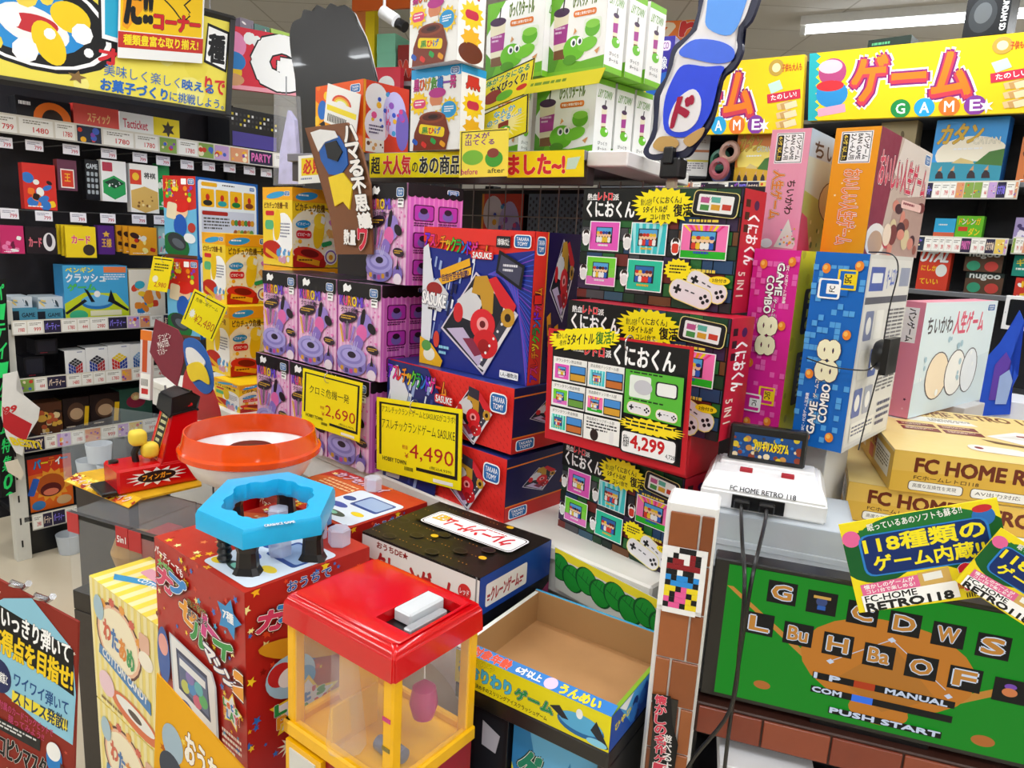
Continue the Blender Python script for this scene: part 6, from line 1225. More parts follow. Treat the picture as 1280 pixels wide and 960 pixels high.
A = Art(.07, .14); A.r(.05, .02, .8, .96, 'f08a1c'); A.rr(.1, .05, .7, .9, '1c1c1c', .1); A.d(.2, .12, .5, .6, 5, 'd8d8a0', 3); A.r(.2, .8, .5, .1, 'f0c028'); link('score_panel', A.mesh((.034, .035, .198), (0, -1, 0), (-.305, 0, -.952), (-.952, 0, .305), CARD), o)
A = Art(.16, .05); A.b(.5, .5, .48, .48, 14, .6, 'f4f0f0'); A.e(.5, .5, .3, .3, '2a1414'); A.t('フィンガー', .28, .35, .44, .3, 'f0a028', .06); link('side_sticker', A.mesh((-.1, -.0555, .06), (1, 0, 0), (0, 0, -1), (0, -1, 0), CARD), o)
for s in (-1, 1): pass
bmobj('striker_arm', tube([(-.05, 0, .055), (-.055, 0, .09), (-.045, 0, .11)], .009, 8), BLACKP, o)
for nm, p in (('striker_pad', (-.045, 0, .13)), ('target_pad', (-.02, -.01, .095))):
    bm = bmesh.new(); bmesh.ops.create_uvsphere(bm, u_segments=20, v_segments=12, radius=1)
    for v in bm.verts: v.co = Vector([math.copysign(abs(c) ** .6, c) for c in v.co]) * .021
    bmobj(nm, bm, M('pad_yellow', 'ecd040', .55), o, True, p)
bmobj('dial', lathe([(0, 0), (.012, 0), (.012, .012), (0, .014)], 14), BLACKP, o, True, (-.1, .02, .06))
# frosted cups in a clear case behind the flame tray
ca = ony((80, 600), 2.12); cr = math.radians(15)
o = empty('acrylic_case', ca, -cr, 'open clear acrylic case holding frosted cups', 'case')
for a, b in (((0, 0, 0), (.24, .0025, .16)), ((0, 0, 0), (.0025, .2, .16)), ((.2375, 0, 0), (.24, .2, .2)), ((0, .1975, 0), (.24, .2, .19)), ((0, 0, -.0025), (.24, .2, 0))): ubox('acrylic_wall', o, CLEAR, a, b, 0)
ubox('case_stand', o, M('riser_dark', '3c3430', .6), (.02, .02, -ca[2]), (.22, .18, -.0026))
for x, y, z, t in ((.05, .05, .0002, 'frosted plastic cup beside the framed party game'), (.09, .05, .0584, 'frosted plastic cup stacked on the rims of two others'), (.13, .05, .0002, 'frosted plastic cup next to the red toy'), (.192, .146, .0002, 'frosted plastic cup behind the red toy')):
    p = ca + np.array([x * math.cos(cr) + y * math.sin(cr), -x * math.sin(cr) + y * math.cos(cr), z])
    tag(bmobj('frosted_cup', lathe([(.0, 0), (.032, 0), (.038, .058), (.036, .058), (.031, .003), (0, .003)], 24), FROST, None, True, p), t, 'cup', 'frosted plastic cups')
p = onz((72, 705), .001); tag(bmobj('floor_cup', lathe([(.0, 0), (.042, 0), (.052, .085), (.049, .085), (.04, .004), (0, .004)], 24), FROST, None, True, (p[0] - .02, p[1] + .12, .001)), 'frosted plastic cup standing on the floor at the foot of the aisle shelf', 'cup')
# ------------------------------------------------------------------ price cards and signs
RINGM = M('ring_wire', 'c8c8cc', .25, .8)
def pricecard(lines, price, small):
    def fn(a):
        a.r(0, 0, 1, 1, 'fbe800'); a.r(.035, .055, .93, .025, '14140c'); a.r(.035, .055, .03, .72, '14140c'); a.r(.935, .055, .03, .83, '14140c'); a.r(.5, .84, .465, .045, '14140c')
        for t, x, y, w, h in lines: a.t(t, x, y, w, h, '24240c', .008)
        a.t(price, .42, .54, .5, .22, 'b8141c', .012); a.t('税抜', .33, .58, .07, .055, 'b8141c', .01); a.t('¥', .36, .68, .05, .07, 'b8141c', .01)
        a.t('HOBBY TOWN', .08, .79, .3, .055, '14140c', .04); a.t(small, .66, .78, .24, .05, '24240c', .005); [a.r(.36 + i * .012, .865, .006, .05, '14140c') for i in range(9)]; a.r(.7, .93, .22, .045, 'f4f4ec')
    return fn
def card(name, label, pl, px, art, ring=None, cat='price card', col='fbe800', th=.0015, arm=0):
    q = quad(pl, *px); o = panel(name, label, cat, q, art, th, col)
    if ring is not None:
        c = q[0] * (1 - ring) + q[1] * ring - q[3] + np.array([0, 0, -.008]); n = np.array([math.sin(pl[1]), math.cos(pl[1]), 0])
        bmobj('hanging_ring', tube([c + n * .012 * math.cos(t) + np.array([0, 0, .014]) * math.sin(t) for t in np.linspace(0, 2 * math.pi, 15)], .0012, 5), RINGM, o)
        if arm: bmobj('holder_arm', tube([c, c + n * arm], .0018, 6), CLEARB, o)
    return o
KF = PL((-.742, 2.052, 0), 40.5)
card('price_card', 'yellow price card reading 2,690 in front of the pink cartons', back(KF, -.026), ((379, 460), (453, 479), (450, 560), (377, 528)), pricecard([('クロミ危機一発', .13, .26, .68, .15)], '2,690', '(税込2,959)'), .45)
SF = PL((-.318, 1.731, 0), 42.5)
card('price_card', 'yellow price card reading 4,490 in front of the red obstacle game cartons', back(SF, -.026), ((471, 496), (578, 512), (575, 601), (471, 586)), pricecard([('アスレチックランドゲームとSASUKEがコラボ!', .07, .1, .86, .09), ('アスレチックランドゲーム SASUKE', .07, .27, .86, .14)], '4,490', '(税込4,939)'), .47)
def tag2480(a): a.r(0, 0, 1, 1, 'fbe800'); a.r(.05, .05, .9, .03, '14140c'); a.r(.05, .05, .03, .8, '14140c'); a.r(.92, .05, .03, .9, '14140c'); a.t('危機一発ゲーム', .15, .16, .66, .1, '24240c', .01); a.t('¥2,480', .3, .56, .6, .26, 'b86018', .015); a.b(.2, .6, .1, .14, 9, .6, 'f4f4ec')
card('price_card', 'tilted yellow price card reading 2,480 in front of the yellow cartons', PL((-1.0, 2.28, 0), 38), ((243, 361), (285, 383), (271, 429), (226, 404)), tag2480, .45)
card('price_card', 'small yellow price tag hanging on the red and blue cartons', PL((-1.5, 2.98, 0), 19), ((192, 320), (217, 323), (208, 372), (184, 362)), lambda a: (a.r(0, 0, 1, 1, 'f5dc10'), a.r(.06, .05, .88, .03, '14140c'), a.d(.15, .2, .7, .25, 3, '3c3c14', 2), a.e(.3, .65, .14, .1, 'f0ecd0'), a.t('2,980', .3, .74, .6, .16, 'c86020', .02)), .5)
def ku_board(a):
    a.r(0, 0, 1, 1, 'c81c28'); a.p([(.04, .02), (.98, .02), (.97, .95), (.04, .88)], '141414'); a.t('熱血', .2, .1, .08, .07, 'ffffff', .03); a.t('レトロ', .29, .1, .14, .085, 'f0303a', .06, out='ffffff', ow=.1); a.t('派', .44, .12, .04, .06, 'ffffff', .03); a.t('くにおくん', .5, .06, .4, .16, 'ffffff', .05)
    k = 0
    for j in range(3):
        for i in range(2):
            x, y = .05 + i * .27, .24 + j * .225; a.r(x, y, .26, .21, 'f4f4f0'); a.t('ダウンタウン熱血物語' if i == 0 else '熱血高校ドッジボール部', x + .02, y + .012, .2, .028, '1c1c1c', .01)
            if (i, j) == (1, 2): a.d(x + .02, y + .05, .22, .08, 3, '444', 3); a.e(x + .08, y + .16, .03, .05, '2a1c18'); a.rr(x + .19, y + .1, .03, .1, 'e8e8e8', .3); continue
            mini(a, x + .015, y + .06, .11, .13, ['e85ac0', '3cc8d0', '84d848', 'f878b8', '2cc8a4'][k % 5], k + 1, [0, 1, 3, 2, 1][k % 5]); a.r(x + .135, y + .055, .12, .14, '1c2430'); a.r(x + .14, y + .06, .11, .06, '4890d8'); a.r(x + .14, y + .13, .11, .055, ['d8a030', 'c87030', '6ca040'][k % 3]); k += 1
    a.p([(.6, .24), (.97, .24), (.97, .62), (.6, .6)], '58b838'); a.rr(.63, .28, .14, .18, 'e8f0e8', .1); a.e(.72, .37, .06, .06, 'c8c8d0'); a.rr(.8, .3, .14, .12, '1c1c20', .2); a.rr(.81, .31, .12, .1, 'f0f0f0', .2); a.d(.63, .25, .3, .025, 1, '1c3c14'); a.d(.63, .47, .32, .025, 1, '1c3c14'); pad(a, .7, .545, .15, 2); pad(a, .88, .56, .13, 2)
    a.b(.78, .68, .22, .07, 22, .75, 'fbe020', 0, .1); a.d(.62, .65, .32, .06, 2, '1c1c1c', 5); a.rr(.59, .74, .37, .19, '1c1c1c', .15); a.rr(.6, .75, .35, .17, 'f4f4f4', .15); a.t('4,299', .66, .77, .22, .12, 'c8141c', .05); a.t('税抜¥', .61, .78, .04, .1, '1c1c1c', .02); a.t('4,728', .89, .86, .06, .04, '1c1c1c', .01)
KUF = PL((.104, 1.409, 0), 43)
o = card('console_price_board', 'red-edged price board reading 4,299 in front of the black console cartons', back(KUF, -.09), ((686, 410), (867, 434), (845, 588), (681, 547)), ku_board, .6, 'sign', 'c81c28', .002, .085)
q = quad(back(KUF, -.094), (688, 412), (776, 408), (776, 443), (686, 438)); A = Art(float(np.linalg.norm(q[1] - q[0])), float(np.linalg.norm(q[3] - q[0])))
A.b(.5, .5, .55, .62, 24, .8, 'fbe914', 0, .12); A.t('懐かしの', .1, .2, .17, .25, '181818', .02); A.t('名作', .16, .52, .1, .25, '181818', .02); A.t('5タイトル', .28, .25, .38, .5, '181818', .04); A.t('復活!', .68, .2, .24, .56, '2c7c28', .04)
X_, Y_ = (q[1] - q[0]) / np.linalg.norm(q[1] - q[0]), (q[3] - q[0]) / np.linalg.norm(q[3] - q[0]); link('burst_print', A.mesh(q[0] - np.array(o.location), X_, Y_, -np.array([math.sin(KUF[1]), math.cos(KUF[1]), 0]), PAPER), o)
# strips and cards on the upper shelf edge
def strip(t, c, oc=None):
    def fn(a): a.r(0, 0, 1, 1, 'f8e400'); a.t(t, .04, .12, .92, .76, c, .06, out=oc or 'f8f4e0', ow=.1)
    return fn
UF = back(USH, -.012)
A_ = PL(USH[0], math.degrees(USH[1]))
panel('shelf_edge_strip', 'yellow strip with red and black lettering on the shelf under the pirate cartons', 'sign', quad(UF, (462, 192), (578, 189), (578, 222), (462, 222)), lambda a: (a.r(0, 0, 1, 1, 'f8e400'), a.t('超', .02, .15, .1, .7, '2a2a2a', .05), a.t('大人気', .16, .12, .3, .76, 'd83030', .06, out='f8f4e0', ow=.1), a.t('の', .48, .4, .06, .4, '2a2a2a', .03), a.t('あの商品', .56, .15, .42, .72, '2a2a2a', .05, out='f8f4e0', ow=.1)), .002, 'f8e400')
panel('shelf_edge_strip', 'yellow strip with big red lettering on the shelf under the turtle cartons', 'sign', quad(UF, (634, 190), (730, 187), (728, 220), (634, 222)), lambda a: (a.r(0, 0, 1, 1, 'f8e400'), a.t('ました~!', .02, .14, .74, .74, 'd82c34', .07, out='f8f4e0', ow=.1), a.p([(.8, .3), (.96, .25), (.9, .7), (.78, .72)], 'c8e8d0')), .002, 'f8e400')
def before_after(a): a.r(0, 0, 1, 1, 'f8e850'); a.r(.03, .02, .94, .02, '2a2a2a'); a.r(.03, .02, .02, .94, '2a2a2a'); a.t('カメが', .12, .06, .5, .12, '7c3c8c', .04); a.t('出てくる', .12, .2, .6, .12, '7c3c8c', .04); a.e(.28, .58, .22, .16, '7cc040'); a.e(.72, .62, .18, .18, '48a838'); a.e(.7, .5, .12, .1, '8c4438'); a.t('before', .05, .82, .34, .12, 'c83c70', .03); a.t('after', .6, .82, .34, .1, '5c5c30', .02)
panel('turtle_card', 'yellow hand-drawn card with two green turtles at the shelf edge', 'sign', quad(back(UF, -.055), (575, 164), (636, 160), (634, 221), (574, 222)), before_after, .0015, 'f8e850')
def turtle_pop(a): a.r(0, 0, 1, 1, '1c1c1c'); a.r(.03, .03, .94, .94, 'f8e820'); [a.p([(.5, .55), (.5 + 1.0 * math.cos(t), .55 + 1.0 * math.sin(t)), (.5 + 1.0 * math.cos(t + .07), .55 + 1.0 * math.sin(t + .07))], 'fdf8b0') for t in ()]; a.b(.5, .55, .47, .42, 26, .5, 'fdf6a0'); a.t('なんか', .28, .1, .45, .15, '48b0e0', .05, out='ffffff', ow=.1); a.t('のってる…!!', .14, .28, .72, .15, '48b0e0', .05, out='ffffff', ow=.1); a.rr(.38, .45, .22, .16, '8c3c2c', .2); a.e(.48, .7, .16, .13, '58b838'); a.e(.43, .66, .04, .04, 'ffffff'); a.e(.54, .66, .04, .04, 'ffffff'); a.e(.48, .88, .1, .08, '489830')
def turtle_pop2(a): a.r(0, 0, 1, 1, '1c1c1c'); a.r(.02, .04, .96, .93, 'f8e830'); a.t('体がフタになる', .1, .08, .82, .2, '2c8c48', .05, out='f8f8e0', ow=.1); a.t('カメびっくり!', .2, .32, .7, .26, '1c1c1c', .06, out='f8f8e0', ow=.1); a.e(.26, .66, .18, .2, '9c3c34'); a.e(.5, .76, .16, .14, '6cc038'); a.e(.82, .72, .1, .08, 'd83c30')
TF = PL((.0, 1.86, 0), 44)
panel('turtle_card', 'yellow lettered card hanging from a clip over the turtle cartons', 'sign', quad(TF, (603, 102), (669, 72), (665, 112), (598, 142)), turtle_pop2, .0015, 'f8e830')
panel('turtle_card', 'square yellow card with sun rays and a turtle hanging below another card', 'sign', quad(back(TF, -.02), (602, 144), (661, 117), (663, 170), (601, 189)), turtle_pop, .0015, 'f8e820')
panel('pop_banner', 'yellow curled paper banner between the two rows of turtle cartons', 'banner', quad(back(TF, -.002), (662, 100), (757, 84), (757, 92), (655, 118)), lambda a: (a.r(0, 0, 1, 1, 'e8e030'), a.d(.05, .3, .7, .4, 1, '7ca030')), .0015, 'e8e030')
panel('shelf_card', 'small white card with a yellow panel at the corner of the pale shelf', 'sign', quad(back(UF, -.01), (373, 195), (406, 192), (404, 226), (373, 230)), lambda a: (a.r(0, 0, 1, 1, 'f0f0ec'), a.r(.12, .1, .8, .62, 'f0d020'), a.t('必見', .2, .16, .64, .5, 'd83c30', .06), a.d(.1, .8, .6, .12, 1, '8890b0')), .002, 'f0f0ec')
panel('price_paper', 'white paper with a rainbow, taped on the orange party game carton', 'sign', quad(PL((-.607, 2.176, 0), 42, -.012), (410, 104), (451, 118), (446, 158), (405, 152)), lambda a: (a.r(0, 0, 1, 1, 'f0eeea'), [a.e(.48, .42, .3 - .05 * i, .24 - .05 * i, c) for i, c in enumerate(('d84c3c', 'f0a838', 'e8e060', 'f0eeea'))], a.r(.1, .4, .76, .14, 'f0eeea'), a.r(.05, .52, .9, .14, 'f0d838'), [a.r(.1 + i * .05, .74, .025, .2, '1c1c1c') for i in range(12)]), .001, 'f0eeea')
# big black cutout (back of a board) and the brown handwritten cutout
pl = PL((-.75, 2.75, 0), 30)
o = empty('black_cutout', onpl((400, 262), pl), -pl[1], 'large black scalloped board seen from behind, standing behind the orange carton', 'board')
out = [(388, 262), (378, 200), (372, 150), (369, 100), (364, 70), (362, 44), (366, 28), (376, 22), (380, 12), (392, 14), (396, 6), (407, 11), (413, 4), (424, 9), (431, 6), (441, 16), (446, 30), (454, 44), (460, 62), (468, 96), (474, 130), (470, 262)]
bmobj('board', prism(loc_pts(pl, o, rounded(out)), 0, .012, 'y'), M('cutout_black', '17171a', .28, coat=.3), o, False)
bmobj('white_core', prism(loc_pts(back(pl, .0), o, [(x - (1.6 if x < 420 else -.2), y) for x, y in out]), .0125, .016, 'y'), M('foam_white', 'e8e8e8', .5), o, False)
ubox('board_foot', o, M('cutout_black'), (.0, -.01, -(o.location.z - UZ)), (.12, .05, .01))
pl = PL((-.5, 1.9, 0), 42)
o = empty('brown_cutout', onpl((440, 318), pl), -pl[1], 'brown handwritten cutout board with big white lettering between the yellow and pink cartons', 'sign')
bmobj('board', prism(loc_pts(pl, o, [(381, 160), (434, 153), (452, 190), (462, 230), (465, 318), (420, 318), (412, 268), (402, 230), (392, 190)]), 0, .006, 'y'), M('cutout_brown', '7c4c2c', .55), o, False)
bmobj('blue_shape', prism(loc_pts(pl, o, [(398, 174), (410, 166), (424, 170), (434, 186), (436, 206), (426, 220), (412, 218), (402, 200)]), -.003, 0, 'y'), M('cut_blue', '1c5cb0', .5), o, False)
bmobj('white_shape', prism(loc_pts(pl, o, [(390, 166), (402, 162), (420, 164), (424, 172), (408, 178), (400, 190)]), -.005, -.003, 'y'), M('cut_white', 'e8e8e8', .5), o, False)
bmobj('black_shape', prism(loc_pts(pl, o, [(408, 180), (422, 176), (430, 190), (424, 202), (412, 198)]), -.006, -.003, 'y'), M('cut_black', '1a1a1c', .5), o, False)
bmobj('yellow_shape', prism(loc_pts(pl, o, [(412, 222), (430, 216), (442, 232), (438, 262), (430, 252), (420, 258)]), -.004, 0, 'y'), M('cut_yellow', 'f0d020', .5), o, False)
def vert(a):
    for i, ch in enumerate('ハマる不思議'): a.t(ch, .1, .01 + i * .165, .8, .145, 'f4f0ec', .06, out='141414', ow=.13)
q = quad(back(pl, -.007), (426, 158), (446, 154), (470, 282), (448, 288)); A = Art(float(np.linalg.norm(q[1] - q[0])), float(np.linalg.norm(q[3] - q[0]))); vert(A)
Lq = lambda P: np.array([*(lambda t: (t[0], t[1]))(loc_in(pl, P) - loc_in(pl, np.array(o.location))), P[2] - o.location[2]])
q0, q1, q3 = Lq(q[0]), Lq(q[1]), Lq(q[3]); X_ = (q1 - q0) / np.linalg.norm(q1 - q0); Y_ = (q3 - q0) / np.linalg.norm(q3 - q0); link('lettering', A.mesh(q0, X_, Y_, (0, -1, 0), PAPER), o)
q = quad(back(pl, -.007), (430, 284), (468, 280), (468, 312), (428, 310)); A = Art(.1, .06); A.t('数量', .0, .1, .5, .6, 'f4f0ec', .06, out='141414', ow=.13); A.t('ワ', .6, .05, .35, .8, 'd83048', .08, out='f4f0ec', ow=.13); q0 = Lq(q[0]); link('small_lettering', A.mesh(q0, (1, 0, 0), (0, 0, -1), (0, -1, 0), PAPER), o)
# clear bag with a pastel pouch beside the black cutout
pl = PL((-1.0, 2.7, 0), 30)
o = empty('clear_bag', onpl((358, 232), pl), -pl[1], 'clear hanging bag with a pastel patterned pouch beside the black cutout', 'bag')
bmobj('bag_film', prism(loc_pts(pl, o, [(346, 118), (372, 120), (378, 232), (345, 232)]), -.012, .012, 'y'), CLEARB, o, False)
bmobj('pouch', prism(loc_pts(pl, o, [(362, 138), (370, 150), (376, 230), (350, 230), (352, 190)]), -.008, .008, 'y'), M('pastel_pouch', 'b8b4dc', .5, noise=.35, scale=30), o, False)
ubox('bag_hook', o, GREYM, (.0, -.002, .3), (.004, .002, .36))
# blue cutout on a clip post
pl = PL((.36, 1.695, 0), 40)
o = empty('blue_cutout', onpl((835, 240), pl), -pl[1], 'blue, white and navy cutout board clamped on a post beside the turtle cartons', 'sign')
so = [(952, -40), (942, 18), (926, 40), (928, 62), (918, 84), (902, 100), (890, 150), (872, 178), (858, 196), (838, 196), (815, 200), (804, 190), (812, 172), (818, 150), (818, 118), (832, 96), (836, 78), (842, 58), (862, 40), (872, 14), (884, -40)]
bmobj('board', prism(loc_pts(pl, o, rounded(so)), 0, .012, 'y'), M('cutout_navy', '14183c', .35), o, False)
cxs, cys = 872, 92
def shape(nm, pts, z, key, col): bmobj(nm, prism(loc_pts(pl, o, rounded(pts)), -z, -z + .0015, 'y'), M(key, col, .35), o, False)
shape('pale_edge', [(944, -38), (934, 16), (920, 40), (922, 60), (912, 80), (896, 98), (884, 148), (866, 174), (854, 188), (836, 190), (816, 193), (812, 186), (822, 168), (826, 150), (826, 120), (840, 98), (842, 80), (848, 62), (868, 44), (880, 14), (892, -38)], .002, 'cutout_white', 'eeeef0')
shape('tube_shape', [(940, -38), (930, 14), (914, 44), (886, 36), (884, 14), (896, -38)], .004, 'sky_blue', '58a0ff')
shape('brim_shape', [(852, 62), (870, 50), (900, 52), (918, 62), (916, 76), (896, 80), (866, 74), (852, 70)], .005, 'brim_blue', '3c6cf0')
shape('body_shape', [(856, 82), (884, 84), (906, 84), (900, 100), (890, 140), (872, 166), (848, 172), (832, 162), (832, 128), (842, 100)], .006, 'deep_blue', '1040e8')
shape('belly_shape', [(868, 112), (878, 126), (874, 150), (860, 164), (842, 164), (838, 150), (848, 126)], .0075, 'cutout_white', 'eeeef0')
shape('foot_shape', [(818, 184), (826, 172), (844, 172), (850, 182), (832, 190)], .0075, 'sand', 'c8a058'); shape('foot_shape', [(856, 176), (868, 166), (882, 160), (878, 172), (864, 184)], .0075, 'sand', 'c8a058')
q = quad(back(pl, -.0085), (844, 122), (874, 122), (868, 162), (838, 162)); A = Art(.05, .07); A.t('ド', .1, .05, .8, .9, 'a8183c', .08, rot=8); q0 = np.array([*(loc_in(pl, q[0]) - loc_in(pl, np.array(o.location)))[:2], q[0][2] - o.location.z]); link('red_lettering', A.mesh(q0, (.98, 0, .1), (-.1, 0, -.98), (0, -1, 0), PAPER), o)
ubox('clip', o, BLACKP, (-.022, -.012, .03), (.028, .03, .075), .004); ubox('clip_jaw', o, BLACKP, (-.012, -.02, .06), (.012, .02, .098), .003)
ubox('post', o, M('post_tan', 'b8ac90', .5), (-.008, .004, -(o.location.z - ZD) + .001), (.012, .02, .035), .001)
# things further back, above the shelves
FAR = PL((0, 4.6, 0), 20)
def far(name, label, cat, x0, y0, x1, y1, dep, cols, art=None, off=0): return pbx(FAR, name, label, cat, x0, y0, x1, y1, off, dep, cols, {'front': art} if art else None)
far('far_sign', 'tall yellow sign column behind the black cutout', 'sign', 440, -10, 468, 96, .05, 'f5dc18', lambda a: (a.r(0, 0, 1, 1, 'f5dc18'), a.r(.1, .2, .5, .5, 'e88848')))
far('far_banner', 'orange banner hanging from the ceiling behind the yellow sign', 'banner', 440, -30, 512, 12, .02, 'e86c28', None, -.2)
for y0, y1, t in ((42, 66, 'upper'), (66, 106, 'lower')): far('storage_box', t + ' mint green box stored beside the pirate cartons', 'box', 471, y0, 494, y1, .3, '8cd8b8')
far('storage_box', 'dark red box with white lettering behind the pirate cartons', 'box', 497, 56, 518, 106, .3, '8c2c28', lambda a: (a.r(0, 0, 1, 1, '982c28'), a.t('W', .1, .4, .8, .4, 'd8402c', .08, out='f0e8d8', ow=.12)))
far('far_sign', 'red patterned header strip behind the orange party carton', 'sign', 466, 84, 500, 120, .05, 'd82c40', lambda a: (a.r(0, 0, 1, 1, 'd83448'), a.e(.5, .6, .3, .3, 'f0f0f0')), -.152)
far('far_sign', 'orange sign with green and red lettering behind the blue cutout', 'sign', 798, 26, 880, 56, .05, 'f07828', lambda a: (a.r(0, 0, 1, 1, 'f07c28'), a.t('W', .02, .2, .3, .8, '2c9c48', .1, out='f4f4e8', ow=.15), a.t('?', .4, .1, .15, .7, 'f4e0c0', .06), a.t('り', .65, .1, .25, .8, 'd8302c', .1, out='f4f4e8', ow=.15)), .1)
def poster_art(a): a.r(0, 0, 1, 1, '34289c'); a.p([(0, .3), (1, .24), (1, 1), (0, 1)], '2c68c8'); a.rr(.05, .03, .85, .07, 'e8d8f4', .3); a.t('BANDAI NAMCO', .1, .042, .75, .046, '8c2c8c', .02); a.b(.2, .32, .22, .1, 8, .6, 'f0d020'); a.t('対象', .55, .14, .3, .09, 'f0f0f4', .03)
q = USH[0] + (math.cos(USH[1]) * np.array([1., 0, 0]) - math.sin(USH[1]) * np.array([0, 1., 0])) * -.115 + np.array([math.sin(USH[1]), math.cos(USH[1]), 0]) * .57
carton('poster_box', 'tall purple and blue poster box standing behind the turtle cartons', 'box', (q[0], q[1], UZ + .0002), math.degrees(USH[1]), (.115, .385, .045), '3c2c8c', {'front': poster_art})
q = onpl((490, 106), FAR); k = empty('back_shelf', (q[0], q[1], 0), -math.radians(20), 'tall grey storage shelf far behind the upper cartons', 'shelf'); ubox('shelf_top', k, GREYM, (-.22, -.1, q[2] - .03), (.35, .4, q[2] - .002)); ubox('shelf_side', k, DARKM, (-.2, 0, 0), (.35, .38, q[2] - .03))
for o_ in [x for x in bpy.data.objects if x.name.startswith(('far_sign', 'far_banner')) and x.parent is None]:
    if o_.location.z > 1.9 and 'patterned' not in o_['label']: bmobj('hanger', tube([(.05, .02, .2), (.05, .02, CEIL - o_.location.z)], .003, 6), GREYM, o_)
# black and white spot lamps
p = ony((478, 12), 4.2); o = empty('spot_lamp', p, 0, 'white and black track spot lamp behind the black cutout', 'lamp', 'track spot lamps')
for k, m in ((0, WHITEP), (1, BLACKP)): bmobj('lamp_head' if k == 0 else 'lamp_snoot', tube([(0 + k * .07, 0, -.01 - k * .045), (.08 + k * .05, -.03, -.06 - k * .03)], .035 - k * .006, 14), m, o)
bmobj('stem', tube([(0.01, 0, 0), (0.01, 0, CEIL - p[2])], .008, 8), WHITEP, o)
# arrow-shaped maroon card, pen pack, red blister card by the yellow cartons
pl = PL((-1.06, 2.1, 0), 30)
o = empty('maroon_arrow_card', onpl((205, 486), pl), -pl[1], 'maroon arrow-shaped card with white scrawled lettering beside the yellow cartons', 'sign')
bmobj('card', prism(loc_pts(pl, o, [(194, 399), (222, 412), (231, 430), (229, 452), (221, 483), (203, 468), (187, 440)]), 0, .003, 'y'), M('maroon_card', '7c1c34', .5), o, False)
q = quad(back(pl, -.002), (196, 408), (228, 424), (214, 474), (190, 448)); A = Art(.08, .12); [A.t(t, .05, .06 + .2 * i, .85 - .1 * i, .15, 'f0e4e4', .02, rot=-30) for i, t in enumerate(('デコピン', 'MASTER', 'マスター'))]; q0 = np.array([*(loc_in(pl, q[0]) - loc_in(pl, np.array(o.location)))[:2], q[0][2] - o.location.z]); link('lettering', A.mesh(q0, (.96, 0, -.28), (-.1, 0, -.98), (0, -1, 0), PAPER), o)
bmobj('card_stick', tube([(0, .004, .01), (0, .004, -o.location.z + .002)], .003, 6), GREYM, o)
panel('pen_pack', 'slim orange pack with a white price label hanging before the aisle shelf', 'pack', quad(PL((-1.15, 2.2, 0), 20), (176, 412), (190, 414), (193, 500), (174, 498)), lambda a: (a.r(0, 0, 1, 1, 'd8d0d4'), a.r(0, 0, 1, .14, 'e87c28'), a.r(.2, .14, .45, .46, 'c85428'), a.r(.1, .62, .85, .36, 'f4f4f0'), [a.r(.16 + .08 * i, .7, .04, .1, '2a2a2a') for i in range(8)], a.r(.2, .84, .6, .08, 'c83030')), .01, 'd8d0d4')
pl = PL((-.98, 2.05, 0), 30)
o = empty('red_blister_card', onpl((262, 525), pl), -pl[1], 'red cape-shaped card with blue, white and yellow shapes above the orange bowl', 'sign')
def shp(nm, pts, z, key, col): bmobj(nm, prism(loc_pts(pl, o, rounded(pts)), -z, -z + .002, 'y'), M(key, col, .45), o, False)
bmobj('card_stick', tube([(0, .006, .02), (0, .006, -o.location.z + .002)], .003, 6), GREYM, o)
shp('red_cape', [(232, 462), (258, 470), (276, 520), (262, 524), (240, 524), (228, 510)], 0, 'cape_red', 'b8242c'); shp('blue_shape', [(230, 428), (246, 424), (262, 446), (268, 482), (256, 492), (238, 470)], .003, 'cut_blue', '1c5cb0'); shp('white_shape', [(234, 436), (244, 436), (258, 452), (252, 460), (238, 456)], .005, 'cut_white', 'e8e8e8'); shp('yellow_shape', [(236, 458), (250, 452), (260, 462), (264, 480), (252, 474), (242, 476)], .007, 'cut_yellow', 'f0d020')
# ------------------------------------------------------------------ game corner: screen in a brick-print frame
TVY = 18.0; tvp = PL((.302, .95, 0), TVY)
o = empty('game_stand', (.302, .95, 0), -math.radians(TVY), 'brick-print stand framing the green baseball game screen', 'stand')
BW = M('brick_white_film', 'e6e6e6', .3)
zt_, zb_ = H - .40, H - .98
BRK = [M('brick_%d' % i, c, .35, noise=.12) for i, c in enumerate(('8c4c24', '7c401c', '9c582c'))]
ubox('post_core', o, BW, (-.075, -.012, 0), (-.004, .05, H - .345), .004)
random.seed(5); z = H - .36; k = 0
while z > H - .85:
    hh = .075
    if k % 2 == 0: ubox('brick', o, BRK[k % 3], (-.068, -.016, z - hh + .003), (-.028, -.0115, z), .001); ubox('brick', o, BRK[(k + 1) % 3], (-.025, -.016, z - hh + .003), (-.008, -.0115, z), .001)
    else: ubox('brick', o, BRK[(k + 2) % 3], (-.068, -.016, z - hh + .003), (-.048, -.0115, z), .001); ubox('brick', o, BRK[k % 3], (-.045, -.016, z - hh + .003), (-.008, -.0115, z), .001)
    z -= hh; k += 1
zr = H - .645
ubox('bottom_rail', o, M('mortar_dark', '3a1c14', .5), (-.004, -.008, zr - .05), (.46, .03, zr), .002)
for i in range(5): ubox('brick', o, M('brick_red_%d' % (i % 2), ('7c3420', '8a4028')[i % 2], .35, noise=.12), (.0 + i * .09, -.012, zr - .046), (.087 + i * .09, -.0075, zr - .004), .001)
ubox('shelf_inside', o, BLACKP, (.0, .0, zr - .2), (.46, .19, zr - .19)); ubox('back_board', o, M('inside_dark', '1c1a20', .5), (.0, .19, 0), (.46, .2, H - .509))
for i in range(6): ubox('brick', o, M('brick_red_%d' % (i % 2)), (.01 + i * .076, .18, zr - .13 - .03 * (i % 2)), (.08 + i * .076, .1895, zr - .06), .001)
